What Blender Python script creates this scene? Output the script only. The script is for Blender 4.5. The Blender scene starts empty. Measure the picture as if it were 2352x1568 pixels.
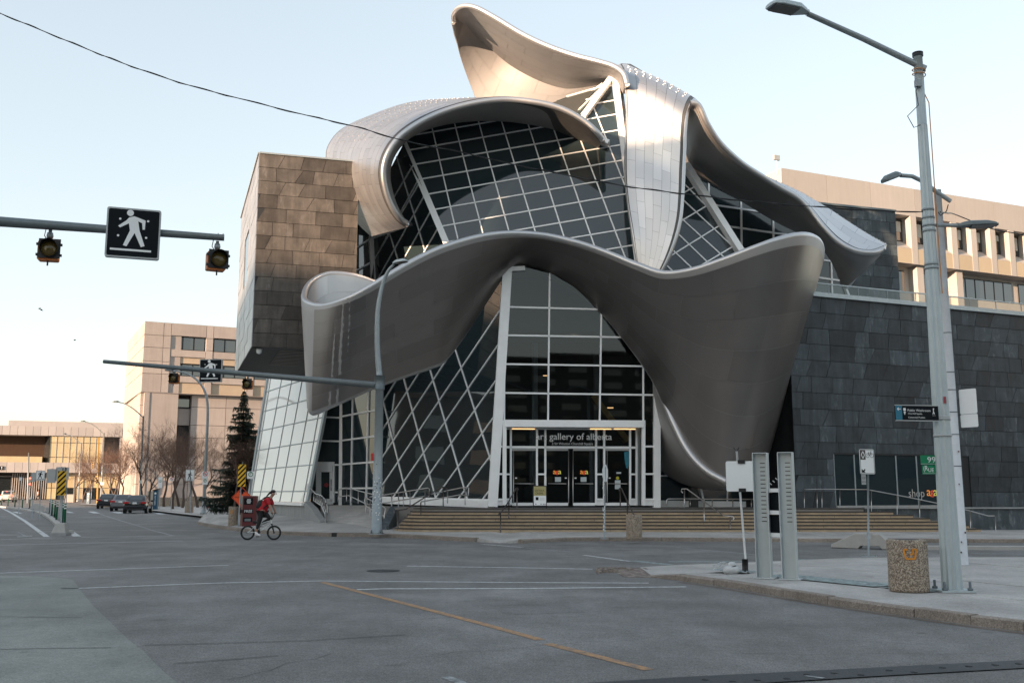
import bpy, math, random
import numpy as np
from mathutils import Vector, Matrix
random.seed(7); np.random.seed(7)
SC = bpy.context.scene
COL = SC.collection
R = math.radians
# ---------------------------------------------------------------- camera
F_PX = 2352*35/36; CX, CY, CAM_H = 1176.0, 784.0, 1.65
TH = math.atan((1133.6-784)/F_PX)
cam = bpy.data.cameras.new('camera'); cam.lens = 35; cam.sensor_width = 36; cam.clip_start = .1; cam.clip_end = 6000
cam_o = bpy.data.objects.new('camera', cam); COL.objects.link(cam_o)
cam_o.location = (0, 0, CAM_H); cam_o.rotation_euler = (math.pi/2+TH, 0, 0)
SC.camera = cam_o
# ---------------------------------------------------------------- sky, sun, exposure
SUN_AZ, SUN_EL = 230.0, 7.0          # compass from +Y clockwise; low evening sun behind left
world = bpy.data.worlds.new('World'); SC.world = world; world.use_nodes = True
wn = world.node_tree
sky = wn.nodes.new('ShaderNodeTexSky'); sky.sky_type = 'NISHITA'; sky.sun_disc = False
sky.sun_elevation = R(SUN_EL); sky.sun_rotation = R(SUN_AZ)
sky.air_density = 1.0; sky.dust_density = 1.6; sky.ozone_density = .7; sky.altitude = 600
bgn = wn.nodes['Background']; hs = wn.nodes.new('ShaderNodeHueSaturation'); hs.inputs['Saturation'].default_value = .88   # thin high veil over the whole sky
wn.links.new(sky.outputs[0], hs.inputs['Color']); gm = wn.nodes.new('ShaderNodeGamma'); gm.inputs[1].default_value = .5
wn.links.new(hs.outputs[0], gm.inputs[0]); wn.links.new(gm.outputs[0], bgn.inputs[0]); bgn.inputs[1].default_value = .15
sd = Vector((math.sin(R(SUN_AZ))*math.cos(R(SUN_EL)), math.cos(R(SUN_AZ))*math.cos(R(SUN_EL)), math.sin(R(SUN_EL))))
sl = bpy.data.lights.new('sun', 'SUN'); sl.energy = 3.0; sl.angle = R(.6); sl.color = (1, .68, .45)
so = bpy.data.objects.new('sun', sl); COL.objects.link(so); so.rotation_euler = sd.to_track_quat('Z', 'Y').to_euler()
so.location = (-60, -60, 60)
SC.view_settings.view_transform = 'Standard'; SC.view_settings.look = 'None'
SC.view_settings.exposure = 2.18; SC.view_settings.gamma = 1; SC.view_settings.use_curve_mapping = False
SC.render.engine = 'CYCLES'
SC.cycles.max_bounces = 8; SC.cycles.transparent_max_bounces = 12; SC.cycles.use_denoising = True
# ---------------------------------------------------------------- pixel <-> world (units: photo at 2352 x 1568)
def ray(u, v):
    a = (u-CX)/F_PX; b = (CY-v)/F_PX
    return Vector((a, math.cos(TH)-b*math.sin(TH), math.sin(TH)+b*math.cos(TH)))
def P(u, v, Y):
    d = ray(u, v); return Vector((0, 0, CAM_H)) + d*(Y/d.y)
def gz(y): return .0045*min(max(0, y-60), 240)
def G(u, v, z=0.0):
    """ground point (height z above the gently rising street) seen at a pixel"""
    d = ray(u, v); h = z; p = None
    for _ in range(6):
        t = (h-CAM_H)/d.z if d.z < -1e-5 else 4000
        p = Vector((0, 0, CAM_H))+d*t
        h = z+gz(p.y)
    p.z = h
    return p
def PP(u, v, pl):
    d = ray(u, v); o = Vector((0, 0, CAM_H)); p0, n = pl
    return o + d*((p0-o).dot(n)/d.dot(n))
def plane3(a, b, c): return (a, (b-a).cross(c-a).normalized())
def vplane(p, deg): return (Vector(p), Vector((math.sin(R(deg)), -math.cos(R(deg)), 0)))
# ---------------------------------------------------------------- mesh builder
FRAME = {}
def tag(o, label=None, cat=None, group=None, kind=None):
    if label: o['label'] = label
    if cat: o['category'] = cat
    if group: o['group'] = group
    if kind: o['kind'] = kind
    return o
def thing(name, label, cat, loc=(0, 0, 0), rz=0, group=None):
    o = bpy.data.objects.new(name, None); COL.objects.link(o); o.empty_display_size = .2
    o.location = loc; o.rotation_euler = (0, 0, rz)
    FRAME[o] = (Matrix.Translation(Vector(loc)) @ Matrix.Rotation(rz, 4, 'Z')).inverted()
    return tag(o, label, cat, group)
def frame_of(o):
    while o is not None:
        if o in FRAME: return FRAME[o]
        o = o.parent
    return Matrix.Identity(4)
class MB:
    def __init__(s): s.v = []; s.f = []; s.m = []; s.sm = []; s.uv = None
    def add(s, vs, fs, mi=0, smooth=False):
        b = len(s.v); s.v += [Vector(x) for x in vs]
        for f in fs: s.f.append([b+i for i in f]); s.m.append(mi); s.sm.append(smooth)
        return s
    def box(s, lo, hi, mi=0):
        x0, y0, z0 = lo; x1, y1, z1 = hi
        return s.add([(x0,y0,z0),(x1,y0,z0),(x1,y1,z0),(x0,y1,z0),(x0,y0,z1),(x1,y0,z1),(x1,y1,z1),(x0,y1,z1)],
            [(0,3,2,1),(4,5,6,7),(0,1,5,4),(1,2,6,5),(2,3,7,6),(3,0,4,7)], mi)
    def obox(s, c, ax, ay, az, mi=0):
        """box from centre and three half-axis vectors"""
        c = Vector(c); vs = [c+ax*i+ay*j+az*k for k in (-1,1) for (i,j) in ((-1,-1),(1,-1),(1,1),(-1,1))]
        return s.add(vs, [(0,3,2,1),(4,5,6,7),(0,1,5,4),(1,2,6,5),(2,3,7,6),(3,0,4,7)], mi)
    def bar(s, p, q, w, h, up=(0,0,1), mi=0):
        """square bar p->q; w across, h along 'up'"""
        p = Vector(p); q = Vector(q); d = q-p; L = d.length
        if L < 1e-6: return s
        d /= L; up = Vector(up); up = (up-d*up.dot(d))
        if up.length < 1e-4: up = Vector((1,0,0))-d*d.x
        up.normalize(); sd_ = d.cross(up)
        return s.obox((p+q)/2, d*(L/2), sd_*(w/2), up*(h/2), mi)
    def tube(s, pts, r, n=8, mi=0, cap=True, closed=False):
        pts = [Vector(p) for p in pts]; k = len(pts)
        if not isinstance(r, (list, tuple)): r = [r]*k
        vs = []; ref = None
        for i, p in enumerate(pts):
            if closed: t = pts[(i+1) % k]-pts[i-1]
            else: t = pts[min(i+1, k-1)]-pts[max(i-1, 0)]
            t.normalize()
            if ref is None: ref = Vector((0,0,1)) if abs(t.z) < .9 else Vector((1,0,0))
            ref = (ref-t*ref.dot(t))
            if ref.length < 1e-5: ref = t.orthogonal()
            ref.normalize(); b = t.cross(ref)
            for j in range(n):
                a = 2*math.pi*j/n; vs.append(p+(ref*math.cos(a)+b*math.sin(a))*r[i])
        fs = []
        for i in range(k if closed else k-1):
            i2 = (i+1) % k
            for j in range(n):
                j2 = (j+1) % n; fs.append((i*n+j, i2*n+j, i2*n+j2, i*n+j2)[::-1])
        s.add(vs, fs, mi, True)
        if cap and not closed:
            b = len(s.v)-len(vs)
            s.f.append([b+j for j in range(n)]); s.m.append(mi); s.sm.append(False)
            s.f.append([b+(k-1)*n+j for j in range(n)][::-1]); s.m.append(mi); s.sm.append(False)
        return s
    def cyl(s, p, q, r0, r1=None, n=12, mi=0): return s.tube([p, q], [r0, r0 if r1 is None else r1], n, mi)
    def lathe(s, c, prof, n=16, mi=0, smooth=True):
        c = Vector(c); vs = []; k = len(prof)
        for (r, z) in prof:
            for j in range(n):
                a = 2*math.pi*j/n; vs.append(c+Vector((r*math.cos(a), r*math.sin(a), z)))
        fs = [(i*n+j, i*n+(j+1) % n, (i+1)*n+(j+1) % n, (i+1)*n+j) for i in range(k-1) for j in range(n)]
        s.add(vs, fs, mi, smooth)
        b = len(s.v)-len(vs)
        s.f.append([b+j for j in range(n)][::-1]); s.m.append(mi); s.sm.append(False)
        s.f.append([b+(k-1)*n+j for j in range(n)]); s.m.append(mi); s.sm.append(False)
        return s
    def prism(s, pts, ex, mi=0):
        pts = [Vector(p) for p in pts]; ex = Vector(ex); n = len(pts)
        s.add(pts+[p+ex for p in pts], [list(range(n))[::-1], list(range(n, 2*n))]+[(i, (i+1) % n, n+(i+1) % n, n+i) for i in range(n)], mi)
        return s
    def poly(s, pts, mi=0): return s.add(pts, [list(range(len(pts)))], mi)
    def ball(s, c, r, nu=10, nv=6, mi=0):
        c = Vector(c); r = Vector(r) if not isinstance(r, (int, float)) else Vector((r, r, r))
        vs = [c+Vector((0,0,r.z))]
        for i in range(1, nv):
            t = math.pi*i/nv
            for j in range(nu):
                a = 2*math.pi*j/nu; vs.append(c+Vector((r.x*math.sin(t)*math.cos(a), r.y*math.sin(t)*math.sin(a), r.z*math.cos(t))))
        vs.append(c-Vector((0,0,r.z))); fs = []
        for j in range(nu): fs.append((0, 1+j, 1+(j+1) % nu))
        for i in range(nv-2):
            for j in range(nu):
                a = 1+i*nu+j; b = 1+i*nu+(j+1) % nu; fs.append((a, a+nu, b+nu, b))
        l = len(vs)-1
        for j in range(nu): fs.append((l, 1+(nv-2)*nu+(j+1) % nu, 1+(nv-2)*nu+j))
        return s.add(vs, fs, mi, True)
    def xf(s, M): s.v = [M @ p for p in s.v]; return s
    def build(s, name, mats, parent=None, label=None, cat=None, group=None, kind=None, bevel=0, local=False, normals=None):
        if not isinstance(mats, (list, tuple)): mats = [mats]
        me = bpy.data.meshes.new(name)
        M = Matrix.Identity(4) if local else frame_of(parent)
        me.from_pydata([tuple(M @ p) for p in s.v], [], s.f)
        for m in mats: me.materials.append(m)
        if len(mats) > 1: me.polygons.foreach_set('material_index', s.m)
        me.polygons.foreach_set('use_smooth', s.sm)
        me.update()
        o = bpy.data.objects.new(name, me); COL.objects.link(o)
        if parent is not None: o.parent = parent
        if bevel:
            b = o.modifiers.new('bevel', 'BEVEL'); b.width = bevel; b.segments = 2; b.limit_method = 'ANGLE'
        return tag(o, label, cat, group, kind)
def copy_tree(o, parent=None):
    c = o.copy(); COL.objects.link(c); c.parent = parent
    for ch in [x for x in o.children]: copy_tree(ch, c)
    return c
# ---------------------------------------------------------------- materials
MATS = {}
def newmat(name):
    m = bpy.data.materials.new(name); m.use_nodes = True; MATS[name] = m
    nt = m.node_tree; return m, nt, nt.nodes['Principled BSDF']
def mat(name, col, rough=.6, metal=0.0, var=.12, scale=3.0, bump=0.0, bscale=40.0, obj=0.0, spec=.5, streak=0.0, coords='Object', emit=None, dirt=0.0):
    m, nt, b = newmat(name); N = nt.nodes; L = nt.links
    b.inputs['Roughness'].default_value = rough; b.inputs['Metallic'].default_value = metal
    b.inputs['Specular IOR Level'].default_value = spec
    c = list(col)+[1]
    b.inputs['Base Color'].default_value = c
    tc = N.new('ShaderNodeTexCoord')
    last = None
    if var or obj or streak:
        rgb = N.new('ShaderNodeRGB'); rgb.outputs[0].default_value = c; last = rgb.outputs[0]
    def darken(last, fac_socket, lo, hi):
        mr = N.new('ShaderNodeMapRange'); mr.inputs['To Min'].default_value = lo; mr.inputs['To Max'].default_value = hi
        L.new(fac_socket, mr.inputs['Value'])
        mx = N.new('ShaderNodeMix'); mx.data_type = 'RGBA'; mx.blend_type = 'MULTIPLY'; mx.inputs['Factor'].default_value = 1
        L.new(last, mx.inputs[6]); cmb = N.new('ShaderNodeCombineColor')
        for i in range(3): L.new(mr.outputs[0], cmb.inputs[i])
        L.new(cmb.outputs[0], mx.inputs[7]); return mx.outputs[2]
    if var:
        n = N.new('ShaderNodeTexNoise'); n.inputs['Scale'].default_value = scale; n.inputs['Detail'].default_value = 6; n.inputs['Roughness'].default_value = .65
        L.new(tc.outputs[coords], n.inputs['Vector']); last = darken(last, n.outputs['Fac'], 1-2*var, 1+2*var)
    if streak:
        mp = N.new('ShaderNodeMapping'); mp.inputs['Scale'].default_value = (1, 1, .08)
        L.new(tc.outputs[coords], mp.inputs['Vector'])
        n = N.new('ShaderNodeTexNoise'); n.inputs['Scale'].default_value = 4; n.inputs['Detail'].default_value = 5
        L.new(mp.outputs[0], n.inputs['Vector']); last = darken(last, n.outputs['Fac'], 1-2*streak, 1+2*streak)
    if obj:
        oi = N.new('ShaderNodeObjectInfo'); last = darken(last, oi.outputs['Random'], 1-obj, 1+obj)
    if last is not None: L.new(last, b.inputs['Base Color'])
    if bump:
        n2 = N.new('ShaderNodeTexNoise'); n2.inputs['Scale'].default_value = bscale; n2.inputs['Detail'].default_value = 4
        L.new(tc.outputs[coords], n2.inputs['Vector'])
        bp = N.new('ShaderNodeBump'); bp.inputs['Strength'].default_value = bump; bp.inputs['Distance'].default_value = .02
        L.new(n2.outputs['Fac'], bp.inputs['Height']); L.new(bp.outputs[0], b.inputs['Normal'])
    if emit:
        b.inputs['Emission Color'].default_value = list(emit[0])+[1]; b.inputs['Emission Strength'].default_value = emit[1]
    return m
def srgb(r, g, b): return tuple((x/255/12.92 if x <= 10 else ((x/255+.055)/1.055)**2.4) for x in (r, g, b))

# street surfaces: asphalt with aggregate, patches and worn tyre streaks
def road_mat(name, col, grain=.35, patch=.25, tint=(1, 1, 1), rough=.85):
    m, nt, b = newmat(name); N = nt.nodes; L = nt.links
    g = N.new('ShaderNodeNewGeometry')
    def noise(scale, det, sc=(1,1,1), ro=.6):
        mp = N.new('ShaderNodeMapping'); mp.inputs['Scale'].default_value = sc; mp.inputs['Rotation'].default_value = (0, 0, R(26))
        L.new(g.outputs['Position'], mp.inputs[0])
        n = N.new('ShaderNodeTexNoise'); n.inputs['Scale'].default_value = scale; n.inputs['Detail'].default_value = det; n.inputs['Roughness'].default_value = ro
        L.new(mp.outputs[0], n.inputs['Vector']); return n.outputs['Fac']
    def mul(a, lo, hi, fac, fmin=.3, fmax=.7):
        mr = N.new('ShaderNodeMapRange'); mr.inputs['From Min'].default_value = fmin; mr.inputs['From Max'].default_value = fmax
        mr.inputs['To Min'].default_value = lo; mr.inputs['To Max'].default_value = hi; L.new(fac, mr.inputs[0])
        mm = N.new('ShaderNodeMath'); mm.operation = 'MULTIPLY'; L.new(mr.outputs[0], mm.inputs[1])
        if a is None: mm.inputs[0].default_value = 1
        else: L.new(a, mm.inputs[0])
        return mm.outputs[0]
    fine = noise(55, 3); x = mul(None, 1-grain, 1+grain, fine)
    x = mul(x, 1-patch*.7, 1+patch*.7, noise(.55, 7, ro=.7))
    x = mul(x, 1-patch*.30, 1+patch*.30, noise(.8, 6, (1.6, .2, 1), .7))
    x = mul(x, 1-patch*.22, 1+patch*.22, noise(4.5, 6, ro=.75))
    x = mul(x, 1-patch*.5, 1.0, noise(.23, 5, ro=.6), .52, .62)
    x = mul(x, 1, .72, noise(2.3, 2, ro=.4), .70, .78)
    x = mul(x, 1-grain*.5, 1+grain*.5, noise(15, 4, ro=.8))
    x = mul(x, .97, 1.45, noise(190, 2), .60, .74)
    mx = N.new('ShaderNodeMix'); mx.data_type = 'RGBA'; mx.blend_type = 'MULTIPLY'; mx.inputs[0].default_value = 1
    mx.inputs[6].default_value = list(col)+[1]
    cm = N.new('ShaderNodeCombineColor')
    for i in range(3): L.new(x, cm.inputs[i])
    L.new(cm.outputs[0], mx.inputs[7]); L.new(mx.outputs[2], b.inputs['Base Color'])
    bp = N.new('ShaderNodeBump'); bp.inputs['Strength'].default_value = .5; bp.inputs['Distance'].default_value = .01
    L.new(fine, bp.inputs['Height']); L.new(bp.outputs[0], b.inputs['Normal'])
    b.inputs['Roughness'].default_value = rough; b.inputs['Specular IOR Level'].default_value = .3
    return m
ASPHALT = road_mat('asphalt', (.215, .213, .208), .5, .38)
CONC_ROAD = road_mat('road_concrete', (.255, .268, .25), .3, .34)
SIDEWALK = road_mat('sidewalk_concrete', (.47, .455, .435), .25, .3)
KERB = road_mat('kerb_concrete', (.30, .26, .225), .4, .3)
RUBBER = road_mat('rubber', (.05, .056, .06), .25, .15, rough=.6)
# thermoplastic paint that has worn through to the asphalt in places
def paint_mat(name, col, worn):
    m, nt, b = newmat(name); N = nt.nodes; L = nt.links
    g = N.new('ShaderNodeNewGeometry'); n = N.new('ShaderNodeTexNoise'); n.inputs['Scale'].default_value = 9; n.inputs['Detail'].default_value = 8; n.inputs['Roughness'].default_value = .75
    L.new(g.outputs['Position'], n.inputs['Vector'])
    mr = N.new('ShaderNodeMapRange'); mr.inputs['From Min'].default_value = worn-.12; mr.inputs['From Max'].default_value = worn+.12; L.new(n.outputs['Fac'], mr.inputs[0])
    mx = N.new('ShaderNodeMix'); mx.data_type = 'RGBA'; mx.inputs[6].default_value = (.11, .115, .12, 1); mx.inputs[7].default_value = list(col)+[1]
    L.new(mr.outputs[0], mx.inputs[0]); L.new(mx.outputs[2], b.inputs['Base Color']); b.inputs['Roughness'].default_value = .75
    return m
PAINT_W = paint_mat('paint_white', (.62, .64, .64), .42)
PAINT_F = paint_mat('paint_faded', (.42, .45, .45), .5)
PAINT_Y = paint_mat('paint_yellow', (.45, .25, .11), .46)
PAINT_T = paint_mat('paint_teal', (.36, .46, .45), .5)

def steel_mat(name, col, rough, bumpy=.02, metal=1.0):
    m, nt, b = newmat(name); N = nt.nodes; L = nt.links
    b.inputs['Metallic'].default_value = metal
    oi = N.new('ShaderNodeObjectInfo'); mr = N.new('ShaderNodeMapRange'); mr.inputs['To Min'].default_value = .9; mr.inputs['To Max'].default_value = 1.06
    L.new(oi.outputs['Random'], mr.inputs[0])
    mx = N.new('ShaderNodeMix'); mx.data_type = 'RGBA'; mx.blend_type = 'MULTIPLY'; mx.inputs[0].default_value = 1; mx.inputs[6].default_value = list(col)+[1]
    cm = N.new('ShaderNodeCombineColor')
    for i in range(3): L.new(mr.outputs[0], cm.inputs[i])
    L.new(cm.outputs[0], mx.inputs[7]); L.new(mx.outputs[2], b.inputs['Base Color'])
    tc = N.new('ShaderNodeTexCoord'); n = N.new('ShaderNodeTexNoise'); n.inputs['Scale'].default_value = .9; n.inputs['Detail'].default_value = 3
    L.new(tc.outputs['Object'], n.inputs['Vector'])
    r2 = N.new('ShaderNodeMapRange'); r2.inputs['To Min'].default_value = rough-.06; r2.inputs['To Max'].default_value = rough+.08; L.new(n.outputs['Fac'], r2.inputs[0]); L.new(r2.outputs[0], b.inputs['Roughness'])
    bp = N.new('ShaderNodeBump'); bp.inputs['Strength'].default_value = bumpy*4; bp.inputs['Distance'].default_value = .05
    L.new(n.outputs['Fac'], bp.inputs['Height']); L.new(bp.outputs[0], b.inputs['Normal'])
    return m
STEEL = steel_mat('brushed_steel', (.58, .58, .585), .42, .02, .9)
STEEL_SAIL = steel_mat('satin_steel', (.25, .25, .255), .62, .02, .45)
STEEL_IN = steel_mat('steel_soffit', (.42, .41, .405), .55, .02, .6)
STEEL_LOW = steel_mat('ground_dimmed_steel', (.30, .28, .27), .42)  # same steel; the dark ground it reflects is painted into the base colour
SEAM = mat('seam_dark', (.10, .10, .10), .6, .5)
def zinc_mat(name, col, pale):
    # dark patina, a tone per panel, with pale bloom along some lower edges and rain streaks
    m, nt, b = newmat(name); N = nt.nodes; L = nt.links
    tc = N.new('ShaderNodeNewGeometry'); oi = N.new('ShaderNodeObjectInfo')
    def noise(scale, sc, det=5):
        mp = N.new('ShaderNodeMapping'); mp.inputs['Scale'].default_value = sc; L.new(tc.outputs['Position'], mp.inputs[0])
        n = N.new('ShaderNodeTexNoise'); n.inputs['Scale'].default_value = scale; n.inputs['Detail'].default_value = det; n.inputs['Roughness'].default_value = .65; L.new(mp.outputs[0], n.inputs['Vector']); return n.outputs['Fac']
    def mr(f, a, b_, c, d):
        q = N.new('ShaderNodeMapRange'); q.inputs[1].default_value = a; q.inputs[2].default_value = b_; q.inputs[3].default_value = c; q.inputs[4].default_value = d; L.new(f, q.inputs[0]); return q.outputs[0]
    def mth(op, x, y):
        q = N.new('ShaderNodeMath'); q.operation = op
        for i_, v in enumerate((x, y)):
            if isinstance(v, (int, float)): q.inputs[i_].default_value = v
            else: L.new(v, q.inputs[i_])
        return q.outputs[0]
    tone = mth('MULTIPLY', mr(oi.outputs['Random'], 0, 1, .68, 1.4), mr(noise(1.4, (1,1,1)), .3, .7, .7, 1.3)); tone = mth('MULTIPLY', tone, mr(noise(3.5, (1,1,.1)), .3, .7, .75, 1.25))
    ep = mth('MULTIPLY', mr(noise(5, (1,1,.35), 8), .54, .70, 0, 1), mr(oi.outputs['Random'], .55, .85, 0, .75))
    mx = N.new('ShaderNodeMix'); mx.data_type = 'RGBA'; mx.blend_type = 'MULTIPLY'; mx.inputs[0].default_value = 1; mx.inputs[6].default_value = list(col)+[1]
    cm = N.new('ShaderNodeCombineColor')
    for i_ in range(3): L.new(tone, cm.inputs[i_])
    L.new(cm.outputs[0], mx.inputs[7])
    m2 = N.new('ShaderNodeMix'); m2.data_type = 'RGBA'; L.new(ep, m2.inputs[0]); L.new(mx.outputs[2], m2.inputs[6]); m2.inputs[7].default_value = list(pale)+[1]; L.new(m2.outputs[2], b.inputs['Base Color'])
    b.inputs['Roughness'].default_value = .5; b.inputs['Metallic'].default_value = 0; b.inputs['Specular IOR Level'].default_value = .3
    bp = N.new('ShaderNodeBump'); bp.inputs['Strength'].default_value = .25; bp.inputs['Distance'].default_value = .03; L.new(noise(2.2, (1,1,1), 2), bp.inputs['Height']); L.new(bp.outputs[0], b.inputs['Normal'])
    return m
ZINC = zinc_mat('patinated_zinc', (.050, .063, .072), (.20, .23, .245))
ZINC_SUNWARM = zinc_mat('patinated_zinc_sunwarm', (.082, .074, .066), (.19, .18, .17))  # same zinc; this copy has the evening sun's warmth in its base colour
ZINC_L = mat('zinc_side_skypale', (.34, .34, .35), .38, .6, var=.08, scale=1.2, obj=.12, streak=.1)  # same zinc; sky reflection on this face painted in as a paler base
ZJOINT = mat('zinc_joint', (.018, .02, .022), .6)
def glass_mat(name, tint, ior, rough=.02, wavy=.015):
    m, nt, b = newmat(name); N = nt.nodes; L = nt.links
    b.inputs['Base Color'].default_value = list(tint)+[1]; b.inputs['Roughness'].default_value = rough; b.inputs['IOR'].default_value = ior
    tc = N.new('ShaderNodeNewGeometry'); n = N.new('ShaderNodeTexNoise'); n.inputs['Scale'].default_value = .55; n.inputs['Detail'].default_value = 1
    L.new(tc.outputs['Position'], n.inputs['Vector']); bp = N.new('ShaderNodeBump'); bp.inputs['Strength'].default_value = wavy*10; bp.inputs['Distance'].default_value = .02
    L.new(n.outputs['Fac'], bp.inputs['Height']); L.new(bp.outputs[0], b.inputs['Normal'])
    return m
GLASS = glass_mat('tinted_glass', (.022, .036, .042), 1.72, .02, .03)
GLASS_S = glass_mat('sky_pale_glass', (.80, .77, .71), 2.4, .06)  # pale base colour stands in for bright sky reflected in plain glass
GLASS_W = glass_mat('office_glass', (.02, .025, .028), 2.2)
def clear_glass(name, tint):
    m = bpy.data.materials.new(name); m.use_nodes = True; nt = m.node_tree; N = nt.nodes; L = nt.links; N.clear()
    out = N.new('ShaderNodeOutputMaterial'); mix = N.new('ShaderNodeMixShader'); tr = N.new('ShaderNodeBsdfTransparent'); gl = N.new('ShaderNodeBsdfGlossy')
    tr.inputs[0].default_value = list(tint)+[1]; gl.inputs['Roughness'].default_value = .02; gl.inputs[0].default_value = (.9, .95, .95, 1)
    fr = N.new('ShaderNodeFresnel'); fr.inputs[0].default_value = 1.6
    L.new(fr.outputs[0], mix.inputs[0]); L.new(tr.outputs[0], mix.inputs[1]); L.new(gl.outputs[0], mix.inputs[2]); L.new(mix.outputs[0], out.inputs[0])
    return m
GLASS_C = clear_glass('clear_glass', (.45, .5, .5))
GLASS_B = clear_glass('balustrade_glass', (.72, .78, .78))
WHITE_M = mat('white_frame', (.92, .93, .93), .45, .1, var=.05, scale=2)
DARK_M = mat('dark_frame', (.02, .022, .024), .5, .2, var=.05)
STAINLESS = mat('stainless_tube', (.45, .44, .43), .3, 1.0, var=.06)
RAIL_D = mat('rail_brown', (.12, .11, .105), .4, .8, var=.1)
GALV = mat('galvanised', (.30, .34, .355), .5, .35, var=.1, scale=6, bump=.03)
GALV_L = mat('galvanised_light', (.46, .53, .55), .45, .25, var=.06, scale=4)
GALV_D = mat('galvanised_dark', (.15, .18, .19), .5, .35, var=.12, scale=7)
WHITE_P = mat('white_pole_paint', (.60, .63, .66), .5, 0, var=.1, scale=5)
BLACK = mat('black', (.012, .012, .013), .5, var=.05)
BLACK_S = mat('sign_black', (.006, .009, .012), .7, var=0, spec=.15)
SIGN_W = mat('sign_white', (.82, .84, .84), .45, var=.03)
SIGN_G = mat('sign_grey', (.42, .44, .44), .5, .3, var=.06)
AMBER = mat('amber', (.10, .07, .02), .12, var=0)
ORANGE = mat('housing_orange', (.55, .16, .03), .5, var=.1)
PRECAST = mat('precast', (.35, .315, .295), .85, 0, var=.08, scale=.5, bump=.03, bscale=20, obj=.07, streak=.06)
PRECAST_Y = mat('precast_warm', (.40, .33, .25), .85, 0, var=.08, scale=.5, obj=.06)
GOV = mat('gov_concrete', (.41, .385, .36), .85, 0, var=.05, scale=.3, obj=.05, streak=.04)
GOV_Y = mat('gov_concrete_warm', (.44, .37, .27), .85, 0, var=.05, scale=.3, obj=.05)
TYNDALL = mat('limestone', (.42, .395, .385), .85, 0, var=.06, scale=.4, obj=.10)
STEP = mat('step_stone', (.38, .295, .20), .7, 0, var=.15, scale=1.5, bump=.05, obj=.08, streak=.12)
NOSING = mat('nosing', (.045, .042, .04), .6, var=.2)
LANDING = mat('landing_stone', (.20, .19, .18), .7, var=.12, scale=2)
CONC = mat('concrete', (.30, .31, .31), .8, 0, var=.1, scale=2, bump=.1, bscale=30, streak=.1)
CONC_P = mat('concrete_pale', (.40, .39, .37), .85, 0, var=.12, scale=4, bump=.15, bscale=40)
BRICK = mat('brown_brick', (.13, .085, .06), .85, 0, var=.15, scale=.6)
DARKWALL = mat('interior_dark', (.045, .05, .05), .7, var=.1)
# exposed aggregate
def aggregate(name):
    m, nt, b = newmat(name); N = nt.nodes; L = nt.links
    tc = N.new('ShaderNodeTexCoord'); vo = N.new('ShaderNodeTexVoronoi'); vo.inputs['Scale'].default_value = 74
    L.new(tc.outputs['Object'], vo.inputs['Vector'])
    cr = N.new('ShaderNodeValToRGB'); e = cr.color_ramp.elements; e[0].color = (.09, .07, .055, 1); e[1].color = (.52, .45, .36, 1); e[1].position = .85
    x = e.new(.4) if hasattr(e, 'new') else None; x.color = (.26, .20, .15, 1)
    sp = N.new('ShaderNodeSeparateColor'); L.new(vo.outputs['Color'], sp.inputs[0]); L.new(sp.outputs[0], cr.inputs[0]); L.new(cr.outputs[0], b.inputs['Base Color'])
    bp = N.new('ShaderNodeBump'); bp.inputs['Strength'].default_value = .9; bp.inputs['Distance'].default_value = .012; bp.invert = True
    L.new(vo.outputs['Distance'], bp.inputs['Height']); L.new(bp.outputs[0], b.inputs['Normal']); b.inputs['Roughness'].default_value = .8
    return m
AGG = aggregate('exposed_aggregate')
# ---------------------------------------------------------------- lettering (all glyph meshes are made once, up front)
TXT = {}
def prep_text(strings):
    dg = None
    for s_ in strings:
        c = bpy.data.curves.new('lettering', 'FONT'); c.body = s_; c.size = 1; c.align_x = 'LEFT'; c.resolution_u = 3
        o = bpy.data.objects.new('lettering', c); COL.objects.link(o)
        dg = bpy.context.evaluated_depsgraph_get(); me = bpy.data.meshes.new_from_object(o.evaluated_get(dg))
        vs = [v.co.copy() for v in me.vertices]; fs = [list(p.vertices) for p in me.polygons]
        x0 = min(v.x for v in vs); x1 = max(v.x for v in vs); y0 = min(v.y for v in vs); y1 = max(v.y for v in vs)
        TXT[s_] = (vs, fs, x0, x1, y0, y1)
        bpy.data.objects.remove(o); bpy.data.curves.remove(c); bpy.data.meshes.remove(me)
prep_text(['art gallery of alberta', '2 Sir Winston Churchill Square', 'a', 'g', 'shop', 'Public Washroom', 'Churchill Square', 'Centennial Pavilion',
           '99', 'S', '(R', 'UE', 'H', 'FREE', 'RE', 'CONSTRUCTION', 'SIDEWALK', 'CINEMA', 'PAY HERE', 'P', '2 mins', 'EXCEPT', 'BICYCLES', '1'])
def text(s_, org, width, xd, up, depth=.0, height=None, grow=0.0, parent=None, name='lettering', m=None, label=None, mb=None):
    """flat lettering: lower-left corner at org, given width along xd; depth extrudes towards the reader"""
    vs, fs, x0, x1, y0, y1 = TXT[s_]
    xd = Vector(xd).normalized(); up = Vector(up); up = (up-xd*up.dot(xd)).normalized(); n = xd.cross(up)
    k = width/(x1-x0); kh = k if height is None else height/(y1-y0)
    f = lambda p, d: Vector(org)+xd*((p.x-x0)*k)+up*((p.y-y0)*kh)+n*d
    b = mb or MB()
    b.add([f(p, depth) for p in vs], fs)
    if depth > .004:
        ed = {}
        for q in fs:
            for i in range(len(q)):
                e = (q[i], q[(i+1) % len(q)]); ed[e] = 1
        for (i, j) in ed:
            if (j, i) not in ed: b.add([f(vs[i], 0), f(vs[j], 0), f(vs[j], depth), f(vs[i], depth)], [(0, 1, 2, 3)])
    if mb is None: return b.build(name, m, parent, label)
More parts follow.
